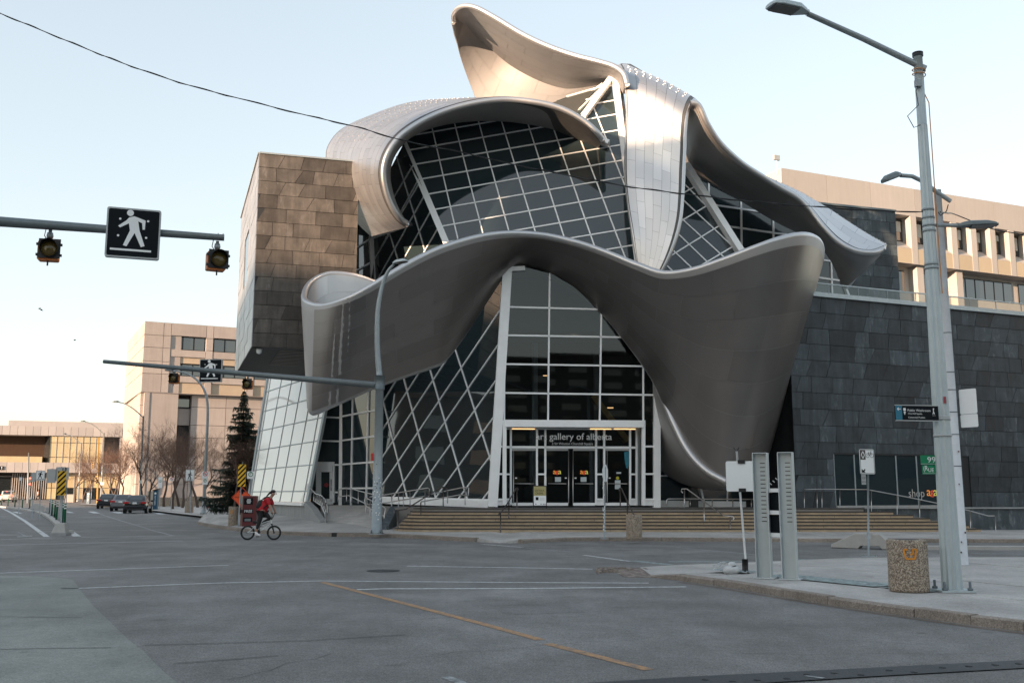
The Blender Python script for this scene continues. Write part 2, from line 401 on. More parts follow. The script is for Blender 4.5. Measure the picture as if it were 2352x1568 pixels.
def clip_poly(poly, p, n):
    """keep the side of 2-D polygon where (x-p).n >= 0"""
    out = []; k = len(poly)
    for i in range(k):
        a = poly[i]; b = poly[(i+1) % k]
        da = (a[0]-p[0])*n[0]+(a[1]-p[1])*n[1]; db = (b[0]-p[0])*n[0]+(b[1]-p[1])*n[1]
        if da >= 0: out.append(a)
        if (da > 0 > db) or (da < 0 < db):
            t = da/(da-db); out.append((a[0]+t*(b[0]-a[0]), a[1]+t*(b[1]-a[1])))
    return out
def parea(p): return abs(sum(p[i][0]*p[(i+1) % len(p)][1]-p[(i+1) % len(p)][0]*p[i][1] for i in range(len(p))))/2
def split_cells(outline, lines):
    cells = [list(outline)]
    for (a, b) in lines:
        n = (-(b[1]-a[1]), b[0]-a[0]); nx = []
        for c in cells:
            for sg in (1, -1):
                q = clip_poly(c, a, (n[0]*sg, n[1]*sg))
                if len(q) > 2 and parea(q) > 1e-6: nx.append(q)
        cells = nx
    return cells
def line_in_poly(a, b, poly):
    """segments of the infinite line a-b inside the polygon"""
    d = (b[0]-a[0], b[1]-a[1]); ts = []
    for i in range(len(poly)):
        p = poly[i]; q = poly[(i+1) % len(poly)]; e = (q[0]-p[0], q[1]-p[1]); den = d[0]*e[1]-d[1]*e[0]
        if abs(den) < 1e-9: continue
        t = ((p[0]-a[0])*e[1]-(p[1]-a[1])*e[0])/den; s_ = ((p[0]-a[0])*d[1]-(p[1]-a[1])*d[0])/den
        if -1e-9 <= s_ < 1-1e-9: ts.append(t)
    ts.sort(); return [((a[0]+d[0]*t0, a[1]+d[1]*t0), (a[0]+d[0]*t1, a[1]+d[1]*t1)) for t0, t1 in zip(ts[::2], ts[1::2]) if t1-t0 > 1e-6]
# ================================================================= ground, road, pavements
def struct(mb, name, m, parent=None): return mb.build(name, m, parent, kind=None if parent else 'structure')
b = MB(); xs = [-1500, -300, -60, 60, 300, 1500]; ys = [-900, -40, 60, 300, 900, 3000]
for y in ys:
    for x in xs: b.v.append(Vector((x, y, gz(y))))
for i in range(len(ys)-1):
    for j in range(len(xs)-1):
        k = i*len(xs)+j; b.f.append([k, k+1, k+1+len(xs), k+len(xs)]); b.m.append(0); b.sm.append(False)
road = struct(b, 'road', ASPHALT)
def sheet(name, pts, m, z, parent=None):
    return struct(MB().poly([G(u, v, z) for (u, v) in pts]), name, m, parent)
patch = sheet('concrete_patch', [(-90,1322),(60,1322),(140,1326),(168,1331),(186,1356),(212,1388),(246,1420),(268,1442),(300,1472),(330,1494),(352,1518),(380,1545),(415,1572),(440,1600),(-120,1600)], CONC_ROAD, .004)
def stripe(name, pts, w, m, z=.004, parent=None, dash=None):
    """painted line along pixels, width in metres on the ground"""
    q = [G(u, v, z) for (u, v) in pts]; b = MB(); L = []; 
    for i, p in enumerate(q):
        t = (q[min(i+1, len(q)-1)]-q[max(i-1, 0)]); t.z = 0; t.normalize(); s_ = Vector((-t.y, t.x, 0))*(w/2)
        j = .12*w*random.uniform(-1, 1)
        L.append((p-s_*(1+j), p+s_*(1-j)))
    for (a0, a1), (b0, b1) in zip(L, L[1:]):
        k = max(1, int((b0-a0).length/1.2)); 
        for i in range(k):
            t0, t1 = i/k, (i+1)/k
            b.add([a0.lerp(b0, t0), a1.lerp(b1, t0), a1.lerp(b1, t1), a0.lerp(b0, t1)], [(0, 1, 2, 3)])
    return struct(b, name, m, parent)
for pts, w, m in [
    ([(0,1251),(345,1243),(420,1241)], .12, PAINT_W), ([(480,1241),(585,1242)], .1, PAINT_F), ([(640,1243),(702,1243.5)], .1, PAINT_W),
    ([(-30,1316),(525,1297)], .12, PAINT_W), ([(565,1296),(610,1296.5)], .1, PAINT_F), ([(628,1296.5),(650,1297)], .1, PAINT_F), ([(710,1296.5),(762,1297)], .1, PAINT_F),
    ([(935,1299),(1176,1302.5),(1361,1306)], .13, PAINT_W),
    ([(140,1351),(178,1350)], .12, PAINT_F), ([(180,1350),(492,1338),(740,1333),(1176,1336.5),(1490,1338)], .11, PAINT_W),
    ([(820,1353),(880,1351),(1176,1350.5),(1576,1346.5)], .14, PAINT_W),
    ([(740,1336),(860,1367),(980,1398),(1110,1432),(1241,1468)], .13, PAINT_Y), ([(1258,1477),(1360,1503),(1491,1537)], .13, PAINT_Y),
    ([(-20,1155),(0,1164),(27,1177.5),(57.5,1196),(107.5,1232)], .22, PAINT_W),
    ([(160,1219),(177,1231)], .3, PAINT_W), ([(0,1238.5),(118,1234)], .12, PAINT_W), ([(0,1223),(115,1221)], .1, PAINT_F),
    ([(185,1218.5),(350,1216),(540,1219)], .13, PAINT_W), ([(185,1233),(400,1229.5)], .13, PAINT_W), ([(345,1216),(400,1230)], .12, PAINT_F),
    ([(155,1170),(250,1171),(350,1173)], .15, PAINT_F), ([(230,1180),(277,1195),(305,1203)], .12, PAINT_F), ([(305,1203),(345,1215)], .1, PAINT_F),
    ([(1341,1274),(1446,1288)], .12, PAINT_W), ([(1551,1256),(1736,1273)], .1, PAINT_F), ([(1311,1247),(1426,1249)], .1, PAINT_F), ([(1108,1249),(1200,1256)], .12, PAINT_W), ([(1210,1258),(1310,1266)], .1, PAINT_F),
    ([(1536,1289),(1706,1289)], .28, PAINT_T), ([(1820,1285),(2180,1283)], .4, PAINT_T), ([(1456,1287),(1540,1296)], .25, PAINT_T), ([(2190,1291),(2360,1290)], .1, PAINT_F), ([(2230,1270),(2352,1271)], .1, PAINT_F),
    ([(1025,1553),(1065,1569)], .1, PAINT_F)]:
    stripe('road_marking', pts, w, m)
for (u0, u1, v0, v1) in [(146,172,1174,1177.2),(201,231,1174,1178.2),(256,289,1175,1178.6),(302,334,1175.8,1179.4),(351,382,1177,1180.2),(27,52,1174.5,1178.5)]:
    struct(MB().poly([G(u0, v0, .006), G(u0+14, v1, .006), G(u1, v1, .006), G(u1-14, v0, .006)]), 'road_marking', PAINT_W)
# bicycle stencil in the cycle lane
b = MB()
for cu in (28, 66):
    c = G(cu, 1223.5, .007)
    for k in range(14):
        a0, a1 = 2*math.pi*k/14, 2*math.pi*(k+1)/14; q = lambda a, r: c+Vector((r*.33*math.cos(a), r*1.0*math.sin(a), 0))
        b.add([q(a0,.8), q(a0,1), q(a1,1), q(a1,.8)], [(0,1,2,3)])
b.poly([G(40,1221,.007),G(44,1221,.007),G(60,1230,.007),G(54,1230,.007)]); b.poly([G(38,1231,.007),G(74,1229,.007),G(74,1231,.007),G(40,1233,.007)])
struct(b, 'road_marking', PAINT_F)
TAR = mat('tar_crack', (.03, .03, .03), .8, var=.1)
for pts, par in [([(0,1415),(95,1416),(188,1417)], patch), ([(0,1490),(130,1487),(255,1486)], patch), ([(330,1480),(700,1470),(930,1456)], None), ([(400,1522),(640,1504)], None)]:
    stripe('crack', pts, .02, TAR, .009, par)
rk = random.Random(4)
for (u0, v0, u1, v1, n_, wd) in [(470,1392,900,1372,9,.007),(620,1440,1180,1405,11,.008),(900,1510,1500,1462,12,.007),(1500,1440,2100,1480,10,.007),(250,1275,640,1268,8,.012),(700,1262,1300,1276,10,.014),(1700,1500,2300,1502,9,.007),(520,1560,760,1500,7,.007)]:
    stripe('crack', [(u0+(u1-u0)*k/n_, v0+(v1-v0)*k/n_+rk.uniform(-3.5,3.5)*(1 if 0 < k < n_ else 0)) for k in range(n_+1)], wd, TAR, .0035)
DARKP = road_mat('patched_asphalt', (.190, .189, .185), .4, .34)
sheet('asphalt_patch', [(1120,1388),(1290,1384),(1345,1405),(1165,1411)], DARKP, .0025); sheet('asphalt_patch', [(560,1318),(700,1315),(720,1325),(570,1329)], DARKP, .0025); sheet('asphalt_patch', [(330,1262),(520,1258),(540,1265),(340,1270)], DARKP, .0025)
mh = G(880,1310,.004); MB().lathe(mh, [(.36,0),(.36,.006),(.32,.008)], 24).build('manhole_cover', RUBBER, None, kind='structure')
# black rubber strip across the road with its domed bolts
rub = G(1300,1575,.0); 
rs = sheet('rubber_strip', [(1180,1585),(1300,1570),(1560,1553.5),(1900,1537),(2380,1513),(2380,1531),(2050,1549),(1700,1570),(1640,1590)], RUBBER, .012)
for k in range(14):
    u = 1560+k*60+random.uniform(-8, 8); v = 1566-(u-1560)*.0505+random.choice((-3, 4)); c = G(u, v, .012)
    MB().lathe(c, [(.035,0),(.03,.008),(.01,.012)], 10).build('bolt', RUBBER, rs)
stripe('road_marking', [(1850,1550),(1892,1556)], .05, PAINT_F, .016)
# ---- kerbs as single stones
def kerb(name, pix, h, w=.2, seg=1.6, m=KERB, taper=None, base=0.0):
    pts = [G(u, v, base) for (u, v) in pix]; P2 = [pts[0]]
    for a, c in zip(pts, pts[1:]):
        k = max(1, round((c-a).length/seg))
        for i in range(1, k+1): P2.append(a.lerp(c, i/k))
    root = None
    n = len(P2)
    off = []
    for i in range(n):
        t = P2[min(i+1, n-1)]-P2[max(i-1, 0)]; t.z = 0; t.normalize(); off.append(Vector((-t.y, t.x, 0)))
    for i in range(n-1):
        a, c = P2[i], P2[i+1]; d = (c-a).normalized()*.006; j = random.uniform(-.006, .006)
        ha = h*(taper(i/(n-1)) if taper else 1)+j; hc = h*(taper((i+1)/(n-1)) if taper else 1)+j
        oa, oc = off[i]*w, off[i+1]*w; e = random.uniform(.008, .03); fo = random.uniform(-.008, .008)
        mb = MB(); A = a+d+off[i]*fo; Cc = c-d+off[i+1]*fo; Z = Vector((0,0,1))
        mb.add([A-Z*.05, Cc-Z*.05, Cc+Z*(hc-e), A+Z*(ha-e), A+off[i]*e*1.5+Z*ha, Cc+off[i+1]*e*1.5+Z*hc, Cc+oc+Z*hc, A+oa+Z*ha, A+oa-Z*.05, Cc+oc-Z*.05],
               [(0,1,2,3),(3,2,5,4),(4,5,6,7),(7,6,9,8),(0,3,4,7,8),(1,9,6,5,2)])
        if root is None: root = mb.build(name, m, None, kind='structure')
        else: mb.build('kerb_stone', m, root)
    return root
# near pavement on the right, its kerb dropping to the road at the corner
near_front = [(1478,1322),(1510,1327),(1560,1333),(1640,1344),(1720,1357),(1800,1371),(1900,1388),(2000,1403),(2100,1417),(2230,1435),(2352,1450),(2560,1480)]
kerb('kerb', near_front, .125, .16, 1.1, taper=lambda t: min(1, .12+t*5))
front_in = [G(u, v-3, .0)+Vector((.17, .08, .12*min(1, .3+i*.25))) for i, (u, v) in enumerate(near_front)]
back = [(1470,1303),(1545,1298),(1640,1294.5),(1720,1293),(1800,1292),(1900,1291),(2000,1290.5),(2100,1290),(2230,1290),(2352,1290),(2700,1290)]
cells_root = None
fp = [G(u, v, 0)+Vector((.16, .075, 0)) for (u, v) in near_front]; bp_ = [G(u, v, 0) for (u, v) in back]; bp_.append(G(2900,1290,0))
outline = [(p.x, p.y) for p in fp]+[(p.x, p.y) for p in bp_[::-1]]
ln = []
d0 = (fp[-1]-fp[0]); d0 = Vector((d0.x, d0.y)).normalized(); n0 = Vector((-d0.y, d0.x))
if n0.y < 0: n0 = -n0
o0 = Vector((fp[0].x, fp[0].y))
for k in range(1, 9): q = o0+n0*(1.9*k); ln.append(((q.x, q.y), (q.x+d0.x, q.y+d0.y)))
for k in range(-12, 9): q = o0+d0*(1.9*k+.6); ln.append(((q.x, q.y), (q.x+n0.x, q.y+n0.y)))
def slab_z(x, y):
    dd = (Vector((x, y))-o0); a = dd.dot(d0)+dd.dot(n0)*.6
    return .012+.105*min(1, max(0, a/2.6))
sw = None
for c in split_cells(outline, ln):
    if parea(c) < .03: continue
    cen = (sum(p[0] for p in c)/len(c), sum(p[1] for p in c)/len(c)); dz = random.uniform(-.004, .004)
    k = lambda p: (cen[0]+(p[0]-cen[0])*.996, cen[1]+(p[1]-cen[1])*.996)
    q = [Vector((k(p)[0], k(p)[1], slab_z(*p)+dz)) for p in c]; mb = MB().prism([x-Vector((0,0,.06)) for x in q], (0,0,.06))
    if sw is None: sw = mb.build('sidewalk', SIDEWALK, None, kind='structure')
    else: mb.build('slab', SIDEWALK, sw)
under = [Vector((p[0], p[1], .006)) for p in outline]
struct(MB().poly(under), 'sidewalk_joint_bed', TAR)
def teal(pts, w):
    q = [G(u, v, .125) for u, v in pts]; stripe('pavement_marking', pts, w, PAINT_T, .132)
teal([(1640,1306),(1720,1313)], .4); teal([(1776,1319),(1900,1330),(2046,1344)], .75); teal([(2046,1346),(2160,1356)], .5)
# paver fragments at the dropped corner
b = MB()
for k in range(46):
    u = 1368+abs(random.gauss(0, 34)); v = 1304+random.uniform(0, 12)*(1-(u-1368)/240); c = G(u, v, .02); s_ = random.uniform(.02, .06)
    a = random.uniform(0, 3); b.obox(c, Vector((math.cos(a), math.sin(a), random.uniform(-.2,.2)))*s_, Vector((-math.sin(a), math.cos(a), 0))*s_*.6, Vector((0,0,1))*s_*.45)
b.build('paver_rubble', KERB, None, kind='stuff')
# red paver apron beside it
PAVER = mat('paver', (.20, .165, .145), .9, 0, var=.15, scale=8, obj=.3)
ap = None
for i in range(7):
    for j in range(14):
        u = 1392+j*9.2+i*6; v = 1301+i*3.3+j*.25
        if u > 1500: continue
        q = [G(u, v, .008), G(u+8.6, v+.2, .008), G(u+14, v+3.1, .008), G(u+5.4, v+2.9, .008)]
        mb = MB().prism([x-Vector((0,0,.02)) for x in q], (0,0,.02+random.uniform(0,.004)))
        if ap is None: ap = mb.build('paver_apron', PAVER, None, kind='structure')
        else: mb.build('paver', PAVER, ap)
# utility cover in the far lane
sheet('utility_cover', [(2300,1281),(2352,1277),(2380,1277),(2340,1285),(2305,1285)], RUBBER, .006)
# gutter dust along the near kerb
DUST = road_mat('gutter_dust', (.20, .16, .13), .3, .4)
stripe('gutter_dust', [(1560,1336),(1640,1347),(1800,1374),(2000,1406),(2230,1438),(2400,1460)], .10, DUST, .004)
# ---- pavement in front of the gallery
gk = [(452,1203),(470,1208),(500,1213),(540,1219),(590,1224),(645,1228),(755,1232),(857,1232.5),(960,1237),(1040,1241.5),(1090,1244)]
kerb('kerb', gk, .15, .22, 1.7)
gk2 = [(1200,1247.5),(1245,1245),(1300,1242.5),(1400,1242),(1640,1243),(1900,1244.5),(2352,1246),(2700,1247)]
kerb('kerb', gk2, .13, .2, 1.8)
b = MB()
fr = [G(u, v, 0) for (u, v) in gk]+[G(1145,1247,0)]+[G(u, v, 0) for (u, v) in gk2]
fr = [Vector((p.x+.0, p.y+.2, .13 if i not in (11,) else .03)) for i, p in enumerate(fr)]
bk = []
for p in fr:
    if p.x < -7: y = 57; z = .5
    elif p.x < -4: y = 57; z = .45
    else: y = 43; z = .15
    bk.append(Vector((p.x*(y/p.y if p.x < -7 else 1), max(y, p.y+2), z)))
for i in range(len(fr)-1):
    b.add([fr[i], fr[i+1], bk[i+1], bk[i]], [(0,1,2,3)]); b.add([Vector((fr[i].x, fr[i].y-.02, -.02)), Vector((fr[i+1].x, fr[i+1].y-.02, -.02)), fr[i+1], fr[i]], [(0,1,2,3)])
struct(b, 'gallery_sidewalk', SIDEWALK)
# storm drain under the kerb
dr = G(800,1232,0)
MB().box((dr.x-.65, dr.y-.03, .0), (dr.x+.65, dr.y+.24, .155)).build('storm_drain', BLACK, None, 'black storm drain opening cut into the kerb beside the signal pole', 'drain')
# second kerb farther up the street and the pavement behind it
kerb('kerb', [(300,1164.5),(345,1172),(400,1178.5),(470,1186.5),(525,1193),(570,1199),(620,1205)], .15, .25, 3)
b = MB(); fr = [G(u, v, .14) for u, v in [(180,1157),(300,1163.5),(345,1171),(400,1177.5),(470,1185.5),(525,1192),(570,1198),(640,1207)]]
for a, c in zip(fr, fr[1:]):
    b.add([a, c, Vector((c.x+2, c.y+90, .14+gz(c.y+90))), Vector((a.x+2, a.y+90, .14+gz(a.y+90)))], [(0,1,2,3)])
struct(b, 'far_sidewalk', SIDEWALK)
# cycle-lane kerb on the left
kerb('kerb', [(-40,1160),(0,1164.5),(40,1169),(75,1176),(95,1182),(112,1193),(122,1203),(132,1213),(140,1224),(152,1226)], .14, .3, 2.4, CONC_P)
# kerb beyond the crossing road at the right
kerb('kerb', [(2128,1262),(2352,1263),(2600,1263)], .12, .3, 2.2, CONC_P)
# ================================================================= the art gallery
GAL = thing('art_gallery', 'art gallery of dark zinc boxes and glass wrapped in curving steel ribbons', 'art gallery', (2, 46, 0))
def part(name): 
    o = bpy.data.objects.new(name, None); COL.objects.link(o); o.parent = GAL; o.empty_display_size = .1; return o
# ---------------------------------------------------------------- curved steel sheets
def cr(P4, t):
    a, b, c, d = P4
    return .5*((2*b)+(-a+c)*t+(2*a-5*b+4*c-d)*t*t+(-a+3*b-3*c+d)*t**3)
def resample(pts, n):
    pts = np.array(pts, float); k = len(pts); out = []
    for i in range(n):
        x = i*(k-1)/(n-1); j = min(int(x), k-2); t = x-j
        p0 = pts[j-1] if j > 0 else 2*pts[0]-pts[1]; p3 = pts[j+2] if j+2 < k else 2*pts[-1]-pts[-2]
        out.append(cr((p0, pts[j], pts[j+1], p3), t))
    return np.array(out)
class Surf:
    """surface through rows of control points [(u,v,Y) ...]; s runs along rows, t across"""
    def __init__(s, rows, ns, nt, bulge=0.0):
        W = [[np.array(P(*q)) for q in r] for r in rows]
        if len(W[0]) == 2 and bulge:
            W2 = []
            for r in W:
                m = (r[0]+r[1])/2; W2.append([r[0], m, r[1]])
            # push the middle outward towards the camera
            for r in W2: r[1] = r[1]+np.array([0, -bulge, 0])
            W = W2
        A = [resample([r[j] for r in W], ns) for j in range(len(W[0]))]
        g = np.zeros((ns, nt, 3))
        for i in range(ns):
            c = [a[i] for a in A]
            if len(c) == 2:
                for j in range(nt): g[i, j] = c[0]+(c[1]-c[0])*j/(nt-1)
            else: g[i] = resample(c, nt)
        s.g = g; s.ns, s.nt = ns, nt
        du = np.gradient(g, axis=0); dv = np.gradient(g, axis=1); n = np.cross(du, dv); l = np.linalg.norm(n, axis=2, keepdims=True)
        n = n/np.maximum(l, 1e-9)
        # keep orientation continuous and facing the camera on average
        s.n = n
        c = g.mean(axis=(0, 1)); 
        if (n*(np.array([0, 0, CAM_H])-g)).sum() < 0: s.n = -n
    def at(s, x, y, a=None):
        a = s.g if a is None else a
        fx = min(max(x, 0), 1)*(s.ns-1); fy = min(max(y, 0), 1)*(s.nt-1); i = min(int(fx), s.ns-2); j = min(int(fy), s.nt-2); p = fx-i; q = fy-j
        return (a[i, j]*(1-p)*(1-q)+a[i+1, j]*p*(1-q)+a[i, j+1]*(1-p)*q+a[i+1, j+1]*p*q)
    def solid(s, name, th, mats, rim=True):
        h = th/2; mb = MB(); loops = []
        for i in range(s.ns):
            L = []; p = s.g[i]; n = s.n[i]
            e1 = p[-1]-p[-2]; e1 /= np.linalg.norm(e1)+1e-9; e0 = p[0]-p[1]; e0 /= np.linalg.norm(e0)+1e-9
            for j in range(s.nt): L.append(p[j]+n[j]*h)
            for k in range(1, 6):
                a = math.pi*k/6; L.append(p[-1]+n[-1]*h*math.cos(a)+e1*h*math.sin(a))
            for j in range(s.nt-1, -1, -1): L.append(p[j]-n[j]*h)
            for k in range(1, 6):
                a = math.pi*k/6; L.append(p[0]-n[0]*h*math.cos(a)+e0*h*math.sin(a))
            loops.append(L)
        m = len(loops[0])
        for L in loops: mb.v += [Vector(q) for q in L]
        for i in range(s.ns-1):
            for j in range(m):
                j2 = (j+1) % m; mb.f.append([i*m+j, (i+1)*m+j, (i+1)*m+j2, i*m+j2])
                face = (j < s.nt-1) or (s.nt+5 <= j < 2*s.nt+4)
                mb.m.append(1 if face else 0); mb.sm.append(True)
        for i in (0, s.ns-1):
            f = [i*m+j for j in range(m)]; mb.f.append(f if i else f[::-1]); mb.m.append(0); mb.sm.append(False)
        # face winding outward
        a, b_, c = [mb.v[x] for x in mb.f[0][:3]]; nn = (b_-a).cross(c-a)
        if nn.dot(Vector(s.n[0, 0])) < 0: mb.f = [f[::-1] for f in mb.f]
        return mb.build(name, mats, GAL)
    def panels(s, parent, m, plen, pwid, th, sides=(1,), t0=.03, t1=.97, s0=0.0, s1=1.0, name='steel_panel', gap=.012, along=True):
        L = np.linalg.norm(np.diff(s.g[:, s.nt//2], axis=0), axis=1).sum(); W = np.mean([np.linalg.norm(np.diff(s.g[i], axis=0), axis=1).sum() for i in range(0, s.ns, 4)])
        rows = max(1, round(W*(t1-t0)/pwid)); cols = max(1, round(L*(s1-s0)/plen)); gs = gap/L; gt = gap/W
        for sd_ in sides:
            for r in range(rows):
                ta = t0+(t1-t0)*r/rows+gt/2; tb = t0+(t1-t0)*(r+1)/rows-gt/2
                ed = [s0]+[s0+(s1-s0)*(k+(.5 if r % 2 else 0)+random.uniform(-.12, .12))/cols for k in range(1 if not r % 2 else 0, cols)]+[s1]
                for xa, xb in zip(ed, ed[1:]):
                    if xb-xa < 1e-3: continue
                    # panel as a small patch on the surface with exact surface normals
                    nu = max(2, int(math.ceil((xb-xa)*s.ns))+1); nv = max(3, int(math.ceil((tb-ta)*s.nt))+1); vs = []; ns_ = []
                    o_ = th/2+.014+random.uniform(0, .004)
                    for i in range(nu):
                        x = xa+gs/2+(xb-xa-gs)*i/(nu-1)
                        for j in range(nv):
                            y = ta+(tb-ta)*j/(nv-1); q = s.at(x, y); nn = s.at(x, y, s.n); nn = nn/(np.linalg.norm(nn)+1e-9)*sd_
                            vs.append(Vector(q+nn*o_)); ns_.append(Vector(nn))
                    fs = [(i*nv+j, (i+1)*nv+j, (i+1)*nv+j+1, i*nv+j+1) for i in range(nu-1) for j in range(nv-1)]
                    a, b_, c = [vs[q] for q in fs[0][:3]]
                    if (b_-a).cross(c-a).dot(ns_[0]) < 0: fs = [f[::-1] for f in fs]
                    mb = MB().add(vs, fs, 0, True); ob = mb.build(name, m, parent)
                    tw = random.uniform(-.006, .006), random.uniform(-.006, .006), random.uniform(-.006, .006)
                    ob.data.normals_split_custom_set_from_vertices([tuple((x+Vector(tw)).normalized()) for x in ns_])
def studs(s, parent, name, cells, side, th):
    b = MB()
    for (x, y) in cells:
        q = s.at(x, y); nn = s.at(x, y, s.n); nn = Vector(nn/(np.linalg.norm(nn)+1e-9))*side; p = Vector(q)+nn*(th/2+.01); t = nn.orthogonal().normalized(); w = nn.cross(t)
        b.add([p+t*.034+w*.034, p-t*.034+w*.034, p-t*.034-w*.034, p+t*.034-w*.034, p+t*.028+w*.028+nn*.03, p-t*.028+w*.028+nn*.03, p-t*.028-w*.028+nn*.03, p+t*.028-w*.028+nn*.03],
              [(4,5,6,7),(0,1,5,4),(1,2,6,5),(2,3,7,6),(3,0,4,7)])
    return b.build(name, STEEL, parent, kind='stuff')
# lower ribbon: curls at the left, arches over the entrance, drops to a funnel on the right
R1 = [((870,652,45.6),(860,790,45.6)),((815,634,45.4),(805,815,45.4)),((757,629,45.2),(757,845,45.2)),((717,645,44.7),(727,885,44.7)),((700,670,43.9),(713,922,43.9)),
 ((703,692,43),(715,942,43)),((738,703,42.2),(726,946,42.4)),((790,690,41),(770,927,41.5)),((845,662,41),(850,890,41.6)),((920,616,41.2),(930,861,42)),((990,579,41.6),(992,840,42.4)),
 ((1050,557,42),(1018,826,42.7)),((1110,542,42.4),(1062,770,43.2)),((1165,536,42.7),(1115,688,43.6)),((1215,537,42.9),(1162,623,43.9)),((1265,543,43),(1215,617,44)),((1320,556,42.9),(1285,641,44)),
 ((1370,572,42.8),(1345,680,43.9)),((1420,591,42.5),(1400,733,43.7)),((1470,611,42.1),(1450,795,43.4)),((1525,628,41.7),(1500,866,43)),((1590,620,41),(1535,943,42.4)),((1660,597,40.5),(1575,1026,41.7)),
 ((1730,570,40),(1618,1078,41)),((1795,548,39.9),(1660,1107,40.6)),((1845,540,40.5),(1700,1106,40.8)),((1876,550,41.7),(1735,1079,41.8)),((1887,573,43.5),(1757,1045,43.4)),((1884,600,46),(1762,1030,45.5)),((1865,620,49),(1750,1035,48))]
def lean(i): return max(0, min(1, (i-5)/3))*max(0, min(1, (28-i)/3))
R1 = [((a[0], a[1], a[2]-(1.0+.5*max(0,min(1,(i-18)/4)))*lean(i)), (b_[0], b_[1], b_[2]+(.9+.6*max(0,min(1,(i-18)/4)))*lean(i))) for i, (a, b_) in enumerate(R1)]
S1 = Surf(R1, 120, 12); o = S1.solid('lower_ribbon', .27, [STEEL, STEEL_IN]); S1.panels(o, STEEL_LOW, 2.6, .8, .27, (1,), .035, .985, .2, .97, gap=.01)
S1.panels(o, STEEL, 3.2, 1.2, .27, (-1,), .02, .98, .0, .22)
S1b = Surf([((1508,880,44.6),(1513,1066,46.4)),((1535,943,43.6),(1536,1086,46.4)),((1575,1026,42.9),(1572,1104,46.2)),((1620,1078,42.2),(1618,1116,45.6)),((1668,1106,41.8),(1668,1118,44.6))], 30, 8)
o = S1b.solid('ribbon_return', .3, [STEEL, STEEL_IN]); S1b.panels(o, STEEL_IN, 2.4, 1.2, .3)
STEEL_H = steel_mat('hood_steel', (.45, .465, .49), .45, .02, .95)
# hood over the big window
R2 = [((937,515,44),(858,543,48)),((915,497,43.3),(822,507,49.5)),((893,457,42.8),(787,458,51)),((881,405,42.4),(764,410,52)),((888,360,42.2),(754,368,53)),((915,318,42.2),(759,335,53.5)),((960,284,42.3),(790,299,54)),
 ((1020,256,42.5),(860,267,53.5)),((1090,237,42.7),(940,241,52.5)),((1160,229,43),(1030,236,51)),((1230,235,43),(1120,262,49.5)),((1290,250,43),(1200,290,48.5)),((1340,277,43),(1280,310,47.5)),((1370,303,43),(1340,325,46.7)),((1386,323,43.2),(1375,335,46.2))]
S2 = Surf(R2, 80, 12); o = S2.solid('window_hood', .27, [STEEL, SEAM]); 
def side_up(S):  # which side faces the sky / outside
    return 1
S2.panels(o, STEEL_H, 1.9, .62, .27, (1,), .03, .98, 0, 1)
studs(S2, o, 'snow_stud', [(x, y) for x in np.linspace(.36, .62, 13) for y in np.linspace(.4, .88, 7)], 1, .27)
R2c = [(940,517,45.5),(922,497,45.5),(904,457,45.5),(894,405,46),(902,362,46),(932,322,46),(975,298,46),(1030,283,46.2),(1100,276,46.3),(1170,278,46.3),(1240,288,46.3),(1300,302,46.2),(1345,315,46.1),(1372,324,46),(1390,330,46)]
S2b = Surf([(tuple(np.array(r[0])+np.array([0, 0, .15])), c) for r, c in zip(R2, R2c)], 70, 6); o = S2b.solid('hood_soffit', .12, [STEEL_IN, STEEL_IN]); S2b.panels(o, STEEL_IN, 3, 1.2, .12)
# top sail
R3a = [((1043,52,50),(1044,50,51)),((1041,36,49.5),(1050,44,51.6)),((1050,21,49),(1062,48,52.2)),((1068,13.5,48.5),(1076,58,53)),((1095,18,48),(1096,80,53.5)),((1140,42,47.5),(1130,110,54)),((1200,78,46.8),(1180,150,54)),((1260,106,46),(1240,181,53)),((1320,127,45.3),(1300,199,51.5)),((1375,141,44.7),(1352,199,50)),((1410,152,44.2),(1400,187,48)),((1432,168,43.8),(1424,192,46.5)),((1441,195,43.7),(1437,214,45))]
S3a = Surf(R3a, 70, 8); o = S3a.solid('sail_canopy', .24, [STEEL, STEEL_SAIL]); S3a.panels(o, STEEL_SAIL, 1.9, .8, .24, (1,), .04, .98, .2, 1)
R3b = [((1044,46,51),(1041,54,51)),((1060,47,52.2),(1048,90,53.5)),((1085,69,53.2),(1062,138,55)),((1120,102,53.9),(1085,198,56)),((1165,139,54.2),(1115,262,56)),((1220,172,53.7),(1180,285,54.5)),((1290,198,52),(1250,275,52)),((1345,200,50.2),(1310,232,50)),((1400,187,48.2),(1400,192,48))]
S3b = Surf(R3b, 60, 12); o = S3b.solid('sail_skirt', .2, [STEEL_SAIL, STEEL_SAIL]); S3b.panels(o, STEEL_SAIL, 1.7, .6, .2, (1,), .0, .99, .12, 1)
